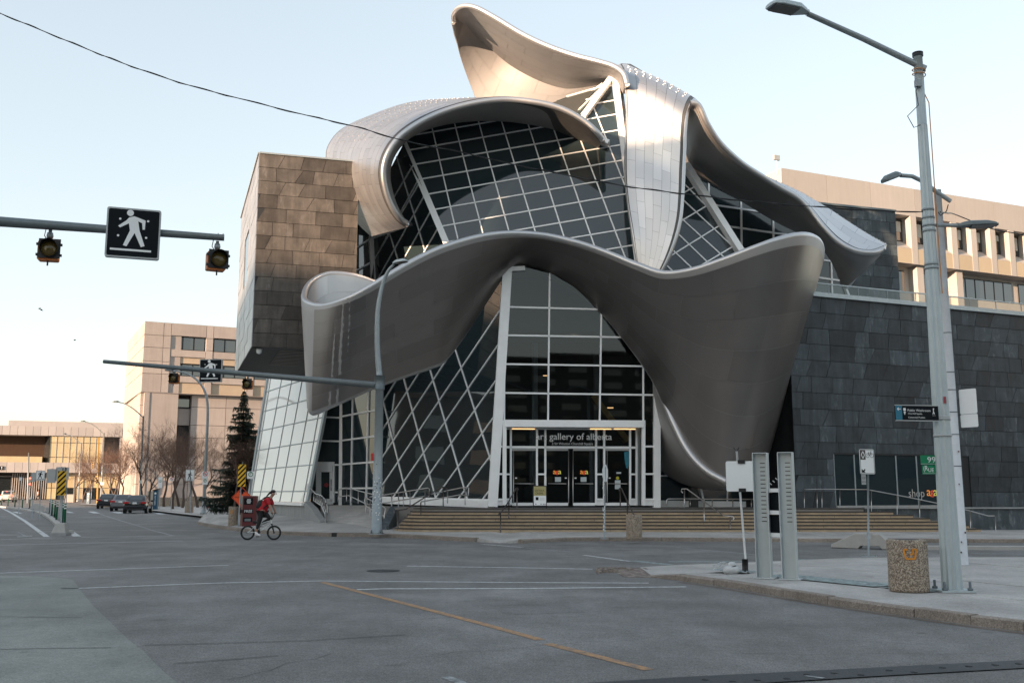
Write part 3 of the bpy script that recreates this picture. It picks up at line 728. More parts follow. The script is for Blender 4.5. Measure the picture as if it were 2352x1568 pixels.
# vertical band falling from the crest
R4 = [((1446,152,54),(1520,195,53),(1602,238,52)),((1424,152.5,48.5),(1510,186,47.6),(1593,231,46.6)),((1428,162,45.6),(1508,192,44.9),(1586,236,44)),((1438,190,44.6),(1510,215,43.7),(1578,256,42.9)),((1443,240,44.3),(1510,265,43.4),(1573,300,42.7)),
 ((1442,300,44.2),(1508,318,43.3),(1571,345,42.7)),((1440,360,44.1),(1505,372,43.3),(1569,395,42.6)),((1441,420,43.8),(1504,430,43),(1566,450,42.5)),((1447,480,43.4),(1504,492,42.8),(1560,508,42.4)),((1456,540,43),(1500,555,42.7),(1544,566,42.4)),((1466,600,42.9),(1492,612,42.7),(1519,622,42.5)),((1472,640,42.9),(1484,645,42.8),(1496,650,42.7))]
S4 = Surf(R4, 70, 14); o = S4.solid('falling_band', .26, [STEEL, SEAM]); S4.panels(o, STEEL, 1.7, .5, .26, (1,), .02, .95, .05, 1)
studs(S4, o, 'snow_stud', [(x, y+.02*(i % 2)) for i, x in enumerate(np.linspace(.09, .2, 5)) for y in np.linspace(.1, .88, 9)], 1, .26)
# right wing: underside and top
R5 = [((1585,236,42.6),(1576,300,47)),((1605,243,42.7),(1577,345,47.5)),((1625,285,43),(1583,388,48)),((1655,330,43.6),(1610,403,48.5)),((1700,372,44.2),(1650,427,49)),((1745,402,44.8),(1700,455,49.5)),((1790,430,45.3),(1745,482,50)),((1830,453,45.6),(1790,508,50.3)),((1860,482,45.7),(1830,528,50.5)),((1890,520,45.6),(1862,545,50.5)),((1925,555,45.5),(1892,568,50.5)),((1965,576,45.4),(1916,602,50.3)),((2003,580,45.5),(1936,645,50)),((2024,574,45.8),(1946,662,49.8))]
S5 = Surf(R5, 80, 10); o = S5.solid('wing_soffit', .26, [STEEL, STEEL_IN]); S5.panels(o, STEEL_IN, 3, 1.2, .26, (1,), .04, .98)
R5b = [((1745,402,44.9),(1742,402,46)),((1790,430,45.4),(1789,424,47)),((1830,453,45.7),(1832,444,47.8)),((1860,482,45.8),(1858,458,48.6)),((1890,520,45.7),(1900,482,49.2)),((1925,555,45.6),(1950,515,49.6)),((1965,577,45.5),(1993,542,49.6)),((2003,580,45.6),(2021,558,48.6)),((2033,569,46),(2036,567,47))]
S5b = Surf(R5b, 50, 8); o = S5b.solid('wing_top', .22, [STEEL, SEAM]); S5b.panels(o, STEEL, 1.4, .9, .22, (1,), .05, .97)
studs(S5b, o, 'snow_stud', [(x, .96) for x in np.linspace(.1, .97, 26)], 1, .22)
# ---------------------------------------------------------------- glazing
def glazing(name, pl, outline, lines, glass, mw=.07, md=.14, mm=WHITE_M, frame=(), fw=.2, pane='pane', segs=(), inset=.0, off=0.0):
    """outline and lines in pixels, laid out on the plane; every pane and every bar is its own piece"""
    root = part(name); n = pl[1]
    if n.y > 0: n = -n
    p2 = lambda q: PP(q[0], q[1], pl)
    # in-plane 2-D frame
    o0 = p2(outline[0]); ex = (p2(outline[1])-o0).normalized(); ey = n.cross(ex)
    to2 = lambda p: ((p-o0).dot(ex), (p-o0).dot(ey)); to3 = lambda c: o0+ex*c[0]+ey*c[1]
    oc = [to2(p2(q)) for q in outline]; lc = [(to2(p2(a)), to2(p2(b))) for a, b in lines]
    for c in split_cells(oc, lc):
        if parea(c) < .004: continue
        cen = Vector((sum(p[0] for p in c)/len(c), sum(p[1] for p in c)/len(c))); tx, ty = random.gauss(0, .0022), random.gauss(0, .0022)
        MB().poly([to3(q)+n*(off+(q[0]-cen.x)*tx+(q[1]-cen.y)*ty) for q in c]).build(pane, glass, root)
    for a, b_ in lc:
        for s0, s1 in line_in_poly(a, b_, oc): MB().bar(to3(s0)+n*off, to3(s1)+n*off, mw, md, n).build('mullion', mm, root)
    for a, b_ in segs: MB().bar(p2(a)+n*off, p2(b_)+n*off, mw, md+.01, n).build('mullion', mm, root)
    for i in frame:
        MB().bar(to3(oc[i])+n*off, to3(oc[(i+1) % len(oc)])+n*off, fw, md+.08, n).build('frame_bar', mm, root)
    return root
def two(a, b): return ((a[0], a[1]), (b[0], b[1]))
# F2: diamond wall left of the entrance (coordinates of the close-up: 0.18 px, offsets 846.7 / 874.9)
c2 = lambda x, y: (846.7+x*.18, 874.9+y*.18)
plF2 = plane3(P(1130,1157,44.4), P(1163,622,44.7), P(872,1140,51.5))
famA = [(c2(165,160), c2(500,1500)), (c2(460,0), c2(865,1500)), (c2(830,0), c2(1260,1490)), (c2(1240,0), c2(1545,950)),(c2(-120,430),c2(115,1480))]
famB = [(c2(165,300), c2(350,0)), (c2(160,655), c2(580,0)), (c2(155,1010), c2(820,0)), (c2(165,1350), c2(1075,0)), (c2(310,1490), c2(1340,0)), (c2(600,1440), c2(1610,20)), (c2(860,1490), c2(1580,490)), (c2(1180,1460), c2(1540,980)), (c2(1470,1495), c2(1520,1430))]
glazing('diamond_glazing', plF2, [(868,1146),(1130,1153),(1162,622),(1080,600),(868,800)], famA+famB, GLASS, .06, .1, frame=(0, 1), fw=.28)
MB().bar(PP(868,1149,plF2), PP(1128,1158,plF2), .3, .34, plF2[1]).build('sill', WHITE_M, GAL)
# F1: entrance front
e6 = Vector((math.cos(R(5.5)), math.sin(R(5.5)), 0)); plF1 = vplane(P(1320,1160,44.55), 5.5); nF1 = plF1[1]
out1 = [(1133,1161),(1512,1163),(1512,880),(1490,845),(1450,790),(1400,728),(1340,672),(1270,630),(1200,612),(1165,612)]
hz = [((1163,705),(1385,711)),((1160,770),(1447,775)),((1157,836),(1480,841)),((1152,902),(1503,907)),((1150,964),(1510,967))]
vt = [((1262,640),(1258.5,965)),((1381,690),(1377,965))]
def quad_pane(root, a, b_, c, d, glass, off=0.0, name='pane'):
    MB().poly([PP(q[0], q[1], plF1)+nF1*off for q in (a, b_, c, d)]).build(name, glass, root)
ent = glazing('entrance_glazing', plF1, [(1144,965),(1512,967.5),(1512,880),(1490,845),(1450,790),(1400,728),(1340,672),(1270,630),(1200,612),(1165,612)], hz[:4]+vt+[((1477,700),(1477,967)),((1159,640),(1158,967))], GLASS_C, .075, .12)
def ebar(a, b_, w, d=.2, off=0.0, name='frame_bar', m=WHITE_M): MB().bar(PP(a[0], a[1], plF1)+nF1*off, PP(b_[0], b_[1], plF1)+nF1*off, w, d, nF1).build(name, m, ent)
ebar((1131,1163),(1165,618),.42,.34); ebar((1508,1165),(1508,872),.3,.3); ebar((1166,619),(1205,617),.2,.3)
e3 = lambda x, y: (1058.4+x/4.0, 893.8+y/4.0)
ebar(e3(405,314), e3(1672,320), 1.16*.27, .34, .06, 'header_beam'); ebar(e3(400,285), e3(400,1062), .17, .3, .0); ebar(e3(1674,285), e3(1674,1066), .15, .3, .0)
# narrow side lights outside the portal
for (x0, x1, xb0, xb1) in [(352,392,302,388),(1683,1770,1683,1768)]:
    ys_ = [283,525,777,1010]
    for y0, y1 in zip(ys_, ys_[1:]):
        f = lambda x, xb, y: x+(xb-x)*(y-283)/727
        quad_pane(ent, e3(f(x0,xb0,y0), y0), e3(f(x1,xb1,y0), y0), e3(f(x1,xb1,y1), y1), e3(f(x0,xb0,y1), y1), GLASS_C)
        ebar(e3(f(x0,xb0,y1), y1), e3(f(x1,xb1,y1), y1), .08, .16)
    quad_pane(ent, e3(f(x0,xb0,1010),1010), e3(xb1,1010), e3(xb1,1066), e3(f(x0,xb0,1066),1066), WHITE_M, 0, 'base_panel')
# recessed portal
RC = -.55
for x in (470, 712, 790, 1262, 1337, 1578): ebar(e3(x,352), e3(x,1062), .085, .16, RC)
ebar(e3(412,525), e3(1640,530), .1, .16, RC); ebar(e3(412,352), e3(1640,356), .08, .16, RC)
ebar(e3(412,350), e3(412,1064), .10, .16, RC); ebar(e3(1642,350), e3(1642,1066), .12, .16, RC)
cols_ = [412,470,712,790,1262,1337,1578,1642]
for x0, x1 in zip(cols_, cols_[1:]): quad_pane(ent, e3(x0,352), e3(x1,352), e3(x1,527), e3(x0,527), GLASS_C, RC)
for x0, x1 in [(412,470),(712,790),(1262,1337),(1578,1642)]:
    for y0, y1 in [(527,777),(777,1010)]:
        quad_pane(ent, e3(x0,y0), e3(x1,y0), e3(x1,y1), e3(x0,y1), GLASS_C, RC); ebar(e3(x0,y1), e3(x1,y1), .08, .14, RC)
    quad_pane(ent, e3(x0,1010), e3(x1,1010), e3(x1,1066), e3(x0,1066), WHITE_M, RC, 'base_panel')
def F1w(x, y, off): q = e3(x, y); return PP(q[0], q[1], plF1)+nF1*off
# portal reveal
MB().add([F1w(410,345,0), F1w(410,1066,0), F1w(410,1066,RC), F1w(410,345,RC)], [(0,1,2,3)]).build('reveal', WHITE_M, ent)
MB().add([F1w(1645,345,0), F1w(1645,1068,0), F1w(1645,1068,RC), F1w(1645,345,RC)], [(0,1,2,3)]).build('reveal', GALV_D, ent)
MB().add([F1w(410,350,0), F1w(1645,352,0), F1w(1645,352,RC), F1w(410,350,RC)], [(0,1,2,3)]).build('reveal', GALV_D, ent)
STRIP = mat('warm_strip', (.8, .5, .3), .5, var=0, emit=((1, .55, .25), .45))
for x0, x1 in [(480,690),(1205,1400),(1425,1625)]: MB().bar(F1w(x0,357,RC+.1), F1w(x1,359,RC+.1), .03, .03).build('light_strip', STRIP, ent)
def door(x0, x1, hx, side):
    d = part('door'); o_ = RC+.02
    MB().poly([F1w(x0+3,552,o_), F1w(x1-3,552,o_), F1w(x1-3,1050,o_), F1w(x0+3,1050,o_)]).build('door_pane', GLASS_C, d)
    MB().bar(F1w(x0+1,547,o_), F1w(x1-1,547,o_), .11, .06, nF1).build('door_rail', STAINLESS, d); MB().bar(F1w(x0+1,1055,o_), F1w(x1-1,1055,o_), .13, .06, nF1).build('door_rail', WHITE_M, d)
    v_ = MB().tube([F1w(hx,560,o_+.09), F1w(hx,1045,o_+.09)], .022, 8).build('pull_handle', STAINLESS, d)
    MB().tube([F1w(x0+18,864,o_+.06), F1w(x1-20,866,o_+.06)], .02, 8).build('push_bar', STAINLESS, d)
    MB().bar(F1w(hx+16*side,812,o_+.03), F1w(hx+34*side,812,o_+.03), .05, .02, nF1).build('lock_plate', SIGN_W, d)
    return d
dr1 = door(480,705,493,1); dr2 = door(797,1003,1005,-1); dr3 = door(1047,1255,1045,1); dr4 = door(1347,1570,1362,1)
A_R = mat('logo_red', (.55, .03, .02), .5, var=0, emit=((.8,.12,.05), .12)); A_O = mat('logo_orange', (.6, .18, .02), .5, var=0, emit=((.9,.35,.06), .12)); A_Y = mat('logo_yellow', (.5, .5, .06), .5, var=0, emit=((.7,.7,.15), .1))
def aga(org, w, xd, parent, k=1):
    xd = Vector(xd).normalized()
    for s_, f, m in (('a', 0, A_O), ('g', .33, A_R), ('a', .64, A_Y)):
        text(s_, Vector(org)+xd*(w*f)+Vector((0, 0, -.24*w*.33*3.0 if s_ == 'g' else 0))*.32, w*.36, xd, (0,0,1), .004, w*.36*(1.15 if s_ != 'g' else 1.3), parent=parent, name='logo_letter', m=m)
aga(F1w(862,775,RC+.045), .37, e6, dr2); aga(F1w(1113,775,RC+.045), .37, e6, dr3)
PAPER = mat('paper_notice', (.5, .55, .56), .6, var=.05)
for x, d_ in ((880, dr2), (1118, dr3)): MB().poly([F1w(x,847,RC+.045), F1w(x+55,847,RC+.045), F1w(x+55,803,RC+.045), F1w(x,803,RC+.045)]).build('notice', PAPER, d_)
MB().poly([F1w(1437,915,RC+.045), F1w(1488,915,RC+.045), F1w(1488,832,RC+.045), F1w(1437,832,RC+.045)]).build('notice', PAPER, dr4)
MB().poly([F1w(1430,785,RC+.045), F1w(1500,785,RC+.045), F1w(1500,742,RC+.045), F1w(1430,742,RC+.045)]).build('notice', BLACK_S, dr4)
MB().poly([F1w(1450,772,RC+.05), F1w(1494,772,RC+.05), F1w(1494,757,RC+.05), F1w(1450,757,RC+.05)]).build('notice', PAPER, dr4)
YEL = mat('sticker_yellow', (.45, .42, .03), .5, var=0); c = F1w(1461,812,RC+.045)
MB().poly([c+e6*(.075*math.cos(a))+Vector((0,0,.075*math.sin(a))) for a in np.linspace(0, 6.283, 16)[:-1]]).build('sticker', YEL, dr4)
TEAL = mat('banner_teal', (.01, .16, .22), .5, var=.3, scale=9)
MB().poly([F1w(x,y,RC+.045) for x, y in [(1522,570),(1568,566),(1566,690),(1552,727),(1540,715),(1526,640)]]).build('sticker', TEAL, dr4)
SIGN_L = mat('letter_metal', (.52, .52, .51), .4, .3, var=0)
text('art gallery of alberta', F1w(692,481,.02), (F1w(1386,476,0)-F1w(692,476,0)).length, e6, (0,0,1), .06, parent=ent, name='sign_lettering', m=SIGN_L, label='raised silver lettering reading art gallery of alberta')
text('2 Sir Winston Churchill Square', F1w(837,515,.02), (F1w(1213,512,0)-F1w(837,512,0)).length, e6, (0,0,1), .02, parent=ent, name='address_lettering', m=SIGN_L, label='small silver address lettering under the gallery name')
# emergency light on the right jamb
MB().obox(F1w(1806,70,.28), e6*.09, nF1*.12, Vector((0,0,.1))).build('wall_lamp', GALV, ent)
# inside of the lobby
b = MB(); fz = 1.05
b.box((-6, 61, fz), (8, 61.3, 12)); b.box((-4, 45.5, fz-.02), (8.5, 61, fz)); b.box((-3.5, 50, 9.8), (8.3, 50.2, 13.5)); b.box((8.2, 46, fz), (8.5, 61, 10)); b.box((-9, 52, 9.5), (8.3, 61, 9.8))  # high wall in front is an added dark backdrop for the upper panes
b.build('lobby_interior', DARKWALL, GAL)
for (x, y, z0, z1) in [(1.2,52,fz,9.5),(4.6,54,fz,9.5),(-1.5,56,fz,9.5)]: MB().cyl((x,y,z0),(x,y,z1),.16).build('lobby_column', CONC, GAL)
MB().obox((5.2,53,5.6), Vector((.9,0,-1.2)), Vector((0,.5,0)), Vector((.12,0,.09))).build('lobby_stair', mat('stair_ochre', (.35,.22,.06), .6), GAL)
MB().box((-4,57.6,1.06),(6,58,2.15)).build('lobby_desk', CONC, GAL)
for (x,y,z,w) in [(1.7,54,8.0,.3),(4.8,50,5.9,.3)]:
    MB().box((x,y,z),(x+w,y+.06,z+.05)).build('lobby_lamp', STRIP, GAL)
# F3: side entrance set back beside the diamond wall
c3 = lambda x, y: (470.4+x/4.0, 893.8+y/4.0)
plF3a = plane3(P(733,1155,55), P(733,900,55), P(782,1155,54.6))
glazing('side_glazing', plF3a, [(712,1157),(783,1157),(783,880),(745,880)], [(c3(1105,255),c3(1240,261)),(c3(1060,472),c3(1240,477)),(c3(1030,690),c3(1240,693)),(c3(1000,940),c3(1240,945))], GLASS, .09, .14)
plF3b = plane3(P(782,1155,54.6), P(782,900,54.6), P(868,1155,51.6))
glazing('side_glazing', plF3b, [(782,1160),(870,1160),(870,860),(782,860)], [(c3(1240,253),c3(1555,195)),(c3(1250,472),c3(1555,432)),(c3(1250,690),c3(1555,668)),(c3(1230,910),c3(1555,906)),(c3(1365,40),c3(1350,900)),(c3(1510,0),c3(1490,950))], GLASS, .09, .14)
MB().bar(PP(783,1160,plF3a)+plF3a[1]*0, PP(786,880,plF3a), .2, .2, plF3a[1]).build('frame_bar', WHITE_M, GAL)
sdoor = part('door'); nn = plF3a[1] if plF3a[1].y < 0 else -plF3a[1]
def D3(x, y, o_=.1): q = c3(x, y); return PP(q[0], q[1], plF3a)+nn*o_
for a, b_ in [((1045,1042),(1045,700)),((1190,1042),(1190,700))]: MB().bar(D3(*a), D3(*b_), .14, .12, nn).build('door_frame', WHITE_M, sdoor)
MB().bar(D3(1040,712), D3(1195,712), .55, .12, nn).build('door_frame', WHITE_M, sdoor)
MB().bar(D3(1050,1030), D3(1185,1030), .3, .1, nn).build('door_rail', WHITE_M, sdoor); MB().bar(D3(1065,760), D3(1065,1030), .16, .1, nn).build('door_stile', WHITE_M, sdoor); MB().bar(D3(1170,760), D3(1170,1030), .16, .1, nn).build('door_stile', WHITE_M, sdoor)
MB().poly([D3(1060,1035,.08),D3(1180,1035,.08),D3(1180,745,.08),D3(1060,745,.08)]).build('door_pane', GLASS, sdoor)
MB().tube([D3(1177,930,.2), D3(1177,825,.2)], .03, 6).build('pull_handle', STAINLESS, sdoor)
c = D3(1128,878,.14); MB().poly([c+Vector((.12*math.cos(a),0,.12*math.sin(a))) for a in np.linspace(0,6.283,12)[:-1]][::-1]).build('sticker', mat('door_sticker', (.30,.02,.03), .6, var=0), sdoor)
# F4: leaning reflective glazing at the far left
plF4 = plane3(P(717,1150,52.5), P(578,1149,63), P(745,945,54.2))
h4 = [(c3(400,940),c3(925,935)),(c3(420,742),c3(965,695)),(c3(455,565),c3(1010,478)),(c3(495,385),c3(1060,262)),(c3(525,208),c3(950,95)),(c3(560,25),c3(950,-100))]
v4 = [(c3(428,1010),c3(590,0)),(c3(500,1020),c3(690,0)),(c3(600,1020),c3(785,0)),(c3(690,1025),c3(880,0)),(c3(795,1030),c3(985,0)),(c3(905,1030),c3(1050,200))]
glazing('leaning_glazing', plF4, [(571,1149),(706,1153),(755,905),(735,850),(618,850)], h4+v4, GLASS_S, .05, .06, mm=GALV, frame=(1,4), fw=.34)
pb = [P(571,1150,63), P(700,1154,52.9), P(745,1156,52.9)]
# F5: the great upper window
cB = lambda x, y: (729.1+x/4.0, 188.2+y/4.0)
plF5 = plane3(P(1025,556,46), P(1460,602,45.0), P(1408,190,46.4))
v5 = [((992.9,295.7),(1051.6,548.2)),((1046.6,293.2),(1109.1,535.7)),((1101.6,288.2),(1168.4,529.5)),((1157.9,298.2),(1229.1,530.7)),((1215.4,293.2),(1294.1,539.5)),((1276.6,310.7),(1363.5,559.7)),((1333,321),(1435.5,590)),((1365,251),(1435.5,427))]
h5 = [(cB(860,625),cB(1990,430)),(cB(920,755),cB(2350,515)),(cB(975,890),cB(2350,655)),(cB(1030,1030),cB(2350,800)),(cB(1095,1170),cB(2350,955)),(cB(1155,1325),cB(2350,1115)),(cB(1820,1365),cB(2350,1275)),(cB(1820,1520),cB(2350,1432)),(cB(800,505),cB(1500,384)),((944,277),(1400,198)),(cB(1820,1680),cB(2350,1592))]
glazing('great_window', plF5, [(923,322),(955,282),(1030,255),(1150,245),(1340,262),(1404,187),(1462,612),(1048,612)], h5+v5, GLASS, .06, .07)
n5 = plF5[1] if plF5[1].y < 0 else -plF5[1]
def beam(a, b_, w, d, pl, o_=.1, m=WHITE_M, name='beam'):
    n = pl[1] if pl[1].y < 0 else -pl[1]; MB().bar(PP(a[0], a[1], pl)+n*o_, PP(b_[0], b_[1], pl)+n*o_, w, d, n).build(name, m, GAL)
beam((925,322),(1050,617),.3,.4,plF5); beam((1413,186),(1466,612),.3,.4,plF5); beam((1404,184),(1340,272),.26,.4,plF5,.12); beam((1330,306),(1398,336),.22,.5,plF5,.2)
beam((1427,192),(1444,330),.16,.3,plF5,-.5)
# F6 / F7 / F8: side of the upper prism
c6 = lambda x, y: (541+x/4.0, 329.3+y/4.0)
plF6 = plane3(P(927,330,46.3), P(1026,560,46.1), P(862,600,51.5))
l6 = [(c6(1490,150),c6(1740,975)),(c6(1415,820),c6(1490,1060)),(c6(1460,490),c6(1610,240)),(c6(1530,610),c6(1660,375)),(c6(1280,1060),c6(1410,840)),(c6(1340,1190),c6(1720,510)),(c6(1550,1060),c6(1780,650)),(c6(1745,980),c6(1850,800))]
glazing('prism_side_glazing', plF6, [(927,330),(1046,605),(1000,660),(857,640),(857,543),(890,400)], l6, GLASS, .055, .08)
beam((857,545),(938,516),.18,.3,plF6); beam((857,545),(862,645),.12,.3,plF6)
plF7 = plane3(P(796,560,54.5), P(857,545,51.6), P(796,650,54.5))
glazing('link_glazing', plF7, [(794,470),(859,470),(859,660),(794,660)], [(c6(1120,500),c6(1120,1200)),(c6(1025,815),c6(1130,740)),(c6(1015,1025),c6(1265,865)),(c6(1060,1200),c6(1280,1080))], GLASS, .08, .14, frame=(3,), fw=.1)
plF8 = plane3(P(1404,187,46.6), P(1342,270,46.5), P(1285,235,49.5))
glazing('crest_glazing', plF8, [(1402,186),(1340,272),(1290,262),(1278,232)], [((1290,262),(1388,190)),((1315,268),(1395,190)),((1296,240),(1370,226)),((1330,270),(1398,192)),((1340,212),(1395,196))], GLASS, .06, .12)
# F9 / F10: glazing under the right wing
cD = lambda x, y: (1458.2+x*.26, 376.3+y*.26)
plF9 = plane3(P(1575,395,46.6), P(1700,582,46.0), P(1535,612,45.0))
l9 = [(cD(430,325),cD(850,720)),(cD(410,485),cD(795,835)),(cD(385,625),cD(655,885)),(cD(340,770),cD(505,925)),(cD(435,180),cD(480,225)),(cD(435,255),cD(490,225)),(cD(410,505),cD(605,390)),(cD(330,805),cD(725,560)),(cD(590,895),cD(850,740)),(cD(270,890),cD(345,960))]
glazing('right_window', plF9, [(1560,375),(1572,385),(1700,585),(1690,640),(1500,640)], l9, GLASS, .06, .08)
beam((1571,383),(1702,590),.32,.4,plF9,.15); beam((1578,385),(1708,580),.05,.2,plF9,-.4)
plF10 = vplane(P(1702,540,50.2), 18)
glazing('terrace_glazing', plF10, [(1590,380),(1890,520),(1955,690),(1640,690),(1590,600)], [((1627,430),(1627.5,463)),((1701.3,468),(1703,600)),((1774.9,508),(1777,600)),(cD(665,360),cD(1040,415)),(cD(795,550),cD(1320,625)),(cD(910,745),cD(1700,856)),(cD(1728,800),cD(1740,1170)),(cD(1600,1003),cD(1830,1035))], GLASS, .09, .14, mm=WHITE_M)
beam((1590,398),(1890,556),.12,.2,plF10,.05); beam((1890,520),(1950,690),.12,.2,plF10,.05)
# ---------------------------------------------------------------- zinc-clad boxes
def zinc_wall(name, org, xd, L, z0, z1, rowh, plen, m, holes=(), seed=1, slant=.28, base=True, thick=.03, trim=None):
    """wall of lapped zinc panels: org is the lower-left corner as seen from outside"""
    rs = random.Random(seed); root = part(name); org = Vector(org); xd = Vector(xd).normalized(); n = Vector((xd.y, -xd.x, 0)); rows = round((z1-z0)/rowh); rh = (z1-z0)/rows
    Pz = lambda x, z, o_: Vector((org.x, org.y, 0))+xd*x+n*o_+Vector((0, 0, z))
    if base: MB().add([Pz(0,z0,0), Pz(L,z0,0), Pz(L,z1,0), Pz(0,z1,0), Pz(0,z0,-.3), Pz(L,z0,-.3), Pz(L,z1,-.3), Pz(0,z1,-.3)], [(0,1,2,3),(7,6,5,4),(0,3,7,4),(1,5,6,2),(3,2,6,7),(0,4,5,1)]).build('backing', ZJOINT, root)
    for r in range(rows):
        za, zb = z0+r*rh+.011, z0+(r+1)*rh-.011; x = -rs.uniform(0, plen); sl = 0
        sl = rs.uniform(-.1, slant+.1)
        while x < L:
            w = plen*rs.uniform(.72, 1.3); s2 = rs.uniform(-.05, slant+.12) if rs.random() < .8 else 0
            q = [(x, za), (x+w-.02, za), (x+w+s2-.02, zb), (x+sl, zb)]; x += w; sl = s2
            q = clip_poly(q, (0, 0), (1, 0)); q = clip_poly(q, (L, 0), (-1, 0)) if len(q) > 2 else q
            cells = [q] if len(q) > 2 and parea(q) > .004 else []
            for (hx0, hx1, hz0, hz1) in holes:
                nc = []
                for c in cells:
                    for (p, nrm) in (((hx0,0),(-1,0)), ((hx1,0),(1,0))):
                        k = clip_poly(c, p, nrm)
                        if len(k) > 2 and parea(k) > .004: nc.append(k)
                    mid = clip_poly(clip_poly(c, (hx0,0), (1,0)), (hx1,0), (-1,0)) if len(clip_poly(c, (hx0,0), (1,0))) > 2 else []
                    if len(mid) > 2:
                        for (p, nrm) in (((0,hz0),(0,-1)), ((0,hz1),(0,1))):
                            k = clip_poly(mid, p, nrm)
                            if len(k) > 2 and parea(k) > .004: nc.append(k)
                cells = nc
            o_ = thick+rs.uniform(0, .014)
            for c in cells:
                MB().prism([Pz(a, b_, .002) for a, b_ in c][::1], n*o_).build('zinc_panel', m, root)
    return root, Pz
A0 = P(597,353,46); ztop = A0.z; zbot = P(582,796.5,46).z
e16 = Vector((math.cos(R(16)), math.sin(R(16)), 0)); e109 = Vector((math.cos(R(109)), math.sin(R(109)), 0))
zinc_wall('zinc_box_front', A0, e16, 4.75, zbot, ztop, .655, 1.1, ZINC_SUNWARM, seed=3)
far = A0+e109*12.05
lroot, LP = zinc_wall('zinc_box_side', far, -e109, 12.05, zbot, ztop, .655, 1.6, ZINC_L, holes=((4.3,7.1,12.6,15.4),), seed=5, slant=.5)
MB().poly([LP(4.3,12.6,.004), LP(7.1,12.6,.004), LP(7.1,15.4,.004), LP(4.3,15.4,.004)]).build('slot_window', GLASS, lroot)
nL = Vector((-e109.y, e109.x, 0)); 
# box body: roof, soffit and coping
corner = [A0+e16*.02, A0+e16*4.7, A0+e16*4.7+e109*12, A0+e109*12]
MB().prism([Vector((p.x, p.y, ztop-.1)) for p in corner], (0,0,.12)).build('box_roof', GALV_D, GAL)
soff = MB().prism([Vector((p.x, p.y, zbot+.02)) for p in [A0+e109*.02, A0+e16*6, A0+e16*6+e109*12, A0+e109*12]], (0,0,.1)).build('box_soffit', DARKWALL, GAL)
for i in range(11):
    for j in range(2):
        q = A0+e16*(2.1+j*1.9)+e109*(.9+i*.55); MB().obox(Vector((q.x, q.y, zbot+.01)), e16*.75, e109*.06, Vector((0,0,.02))).build('soffit_slat', RAIL_D, soff)
MB().lathe(A0+e16*.35+e109*.35-Vector((0,0,A0.z-zbot+.28)), [(.02,.0),(.12,.05),(.14,.18),(.14,.28)], 12).build('dome_camera', SIGN_W, GAL)
MB().bar(Vector((A0.x,A0.y,ztop+.03)), Vector((A0.x,A0.y,ztop+.03))+e16*4.75, .2, .08).build('coping', GALV, GAL)
MB().bar(Vector((A0.x,A0.y,ztop+.03)), Vector((A0.x,A0.y,ztop+.03))+e109*12, .2, .08).build('coping', GALV, GAL)
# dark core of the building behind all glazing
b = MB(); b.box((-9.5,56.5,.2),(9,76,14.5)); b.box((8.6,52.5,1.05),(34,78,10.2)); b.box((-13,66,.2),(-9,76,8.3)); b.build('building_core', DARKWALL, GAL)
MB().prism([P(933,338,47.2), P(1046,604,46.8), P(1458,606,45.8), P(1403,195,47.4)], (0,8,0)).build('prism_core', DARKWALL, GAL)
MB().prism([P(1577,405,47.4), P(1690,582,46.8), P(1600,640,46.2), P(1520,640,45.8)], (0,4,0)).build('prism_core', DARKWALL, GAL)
# right-hand zinc wall with the shop window
W0 = P(1861,677.7,44); e23 = Vector((math.cos(R(22.8)), math.sin(R(22.8)), 0)); plW = vplane(W0, 22.8)
wl = PP(1822,1000,plW); org = Vector((wl.x, wl.y, 0)); zt = W0.z-.06
def wx(u, v): p = PP(u, v, plW); return (Vector((p.x, p.y, 0))-org).dot(e23), p.z
x0, z1 = wx(1913,1041); x1, _ = wx(2197,1045); _, z0 = wx(1916,1162)
x2, _ = wx(2208,1050); x3, _ = wx(2224,1050)
wroot, WP = zinc_wall('zinc_wall', org, e23, 27, 1.0, zt, .745, 1.08, ZINC, holes=((x0, x1, .9, z1),(x2, x3, .9, z1)), seed=11)
MB().bar(WP(-.1,zt+.1,.0), WP(27,zt+.1,.0), .35, .2).build('coping', GALV_L, GAL)
MB().add([WP(0,1.0,0), WP(0,zt,0), WP(0,zt,-9), WP(0,1.0,-9)], [(0,1,2,3)]).build('zinc_return', ZJOINT, GAL)
MB().add([WP(0,zt,-.2), WP(27,zt,-.2), WP(27,zt,-18), WP(0,zt,-18)], [(0,1,2,3)]).build('terrace_floor', CONC, GAL)
shop = part('shop_window')
px = [x0]+[wx(u, 1100)[0] for u in (1963,2059,2106,2152)]+[x1]
for a, b_ in zip(px, px[1:]): MB().poly([WP(a+.02,z0,.008), WP(b_-.02,z0,.008), WP(b_-.02,z1,.008), WP(a+.02,z1,.008)]).build('pane', GLASS, shop)
for a in px: MB().bar(WP(a,z0-.1,.02), WP(a,z1,.02), .06, .05, (0,-1,0)).build('mullion', GALV, shop)
MB().bar(WP(x0,z0-.1,.04), WP(x1,z0-.1,.04), .2, .25).build('sill', CONC_P, shop); MB().bar(WP(x0,z1,.02), WP(x1,z1,.02), .08, .08).build('head', ZJOINT, shop)
sx, sz = wx(1646.4+1468*.3, 893.8+815*.3); text('shop', WP(sx, sz-.16, .012), wx(1646.4+1587*.3,1130)[0]-sx, e23, (0,0,1), .004, parent=shop, name='shop_lettering', m=SIGN_L, label='thin white lettering reading shop')
sx, sz = wx(1646.4+1607*.3, 893.8+815*.3); aga(WP(sx, sz, .012), wx(1646.4+1687*.3,1130)[0]-sx, e23, shop)
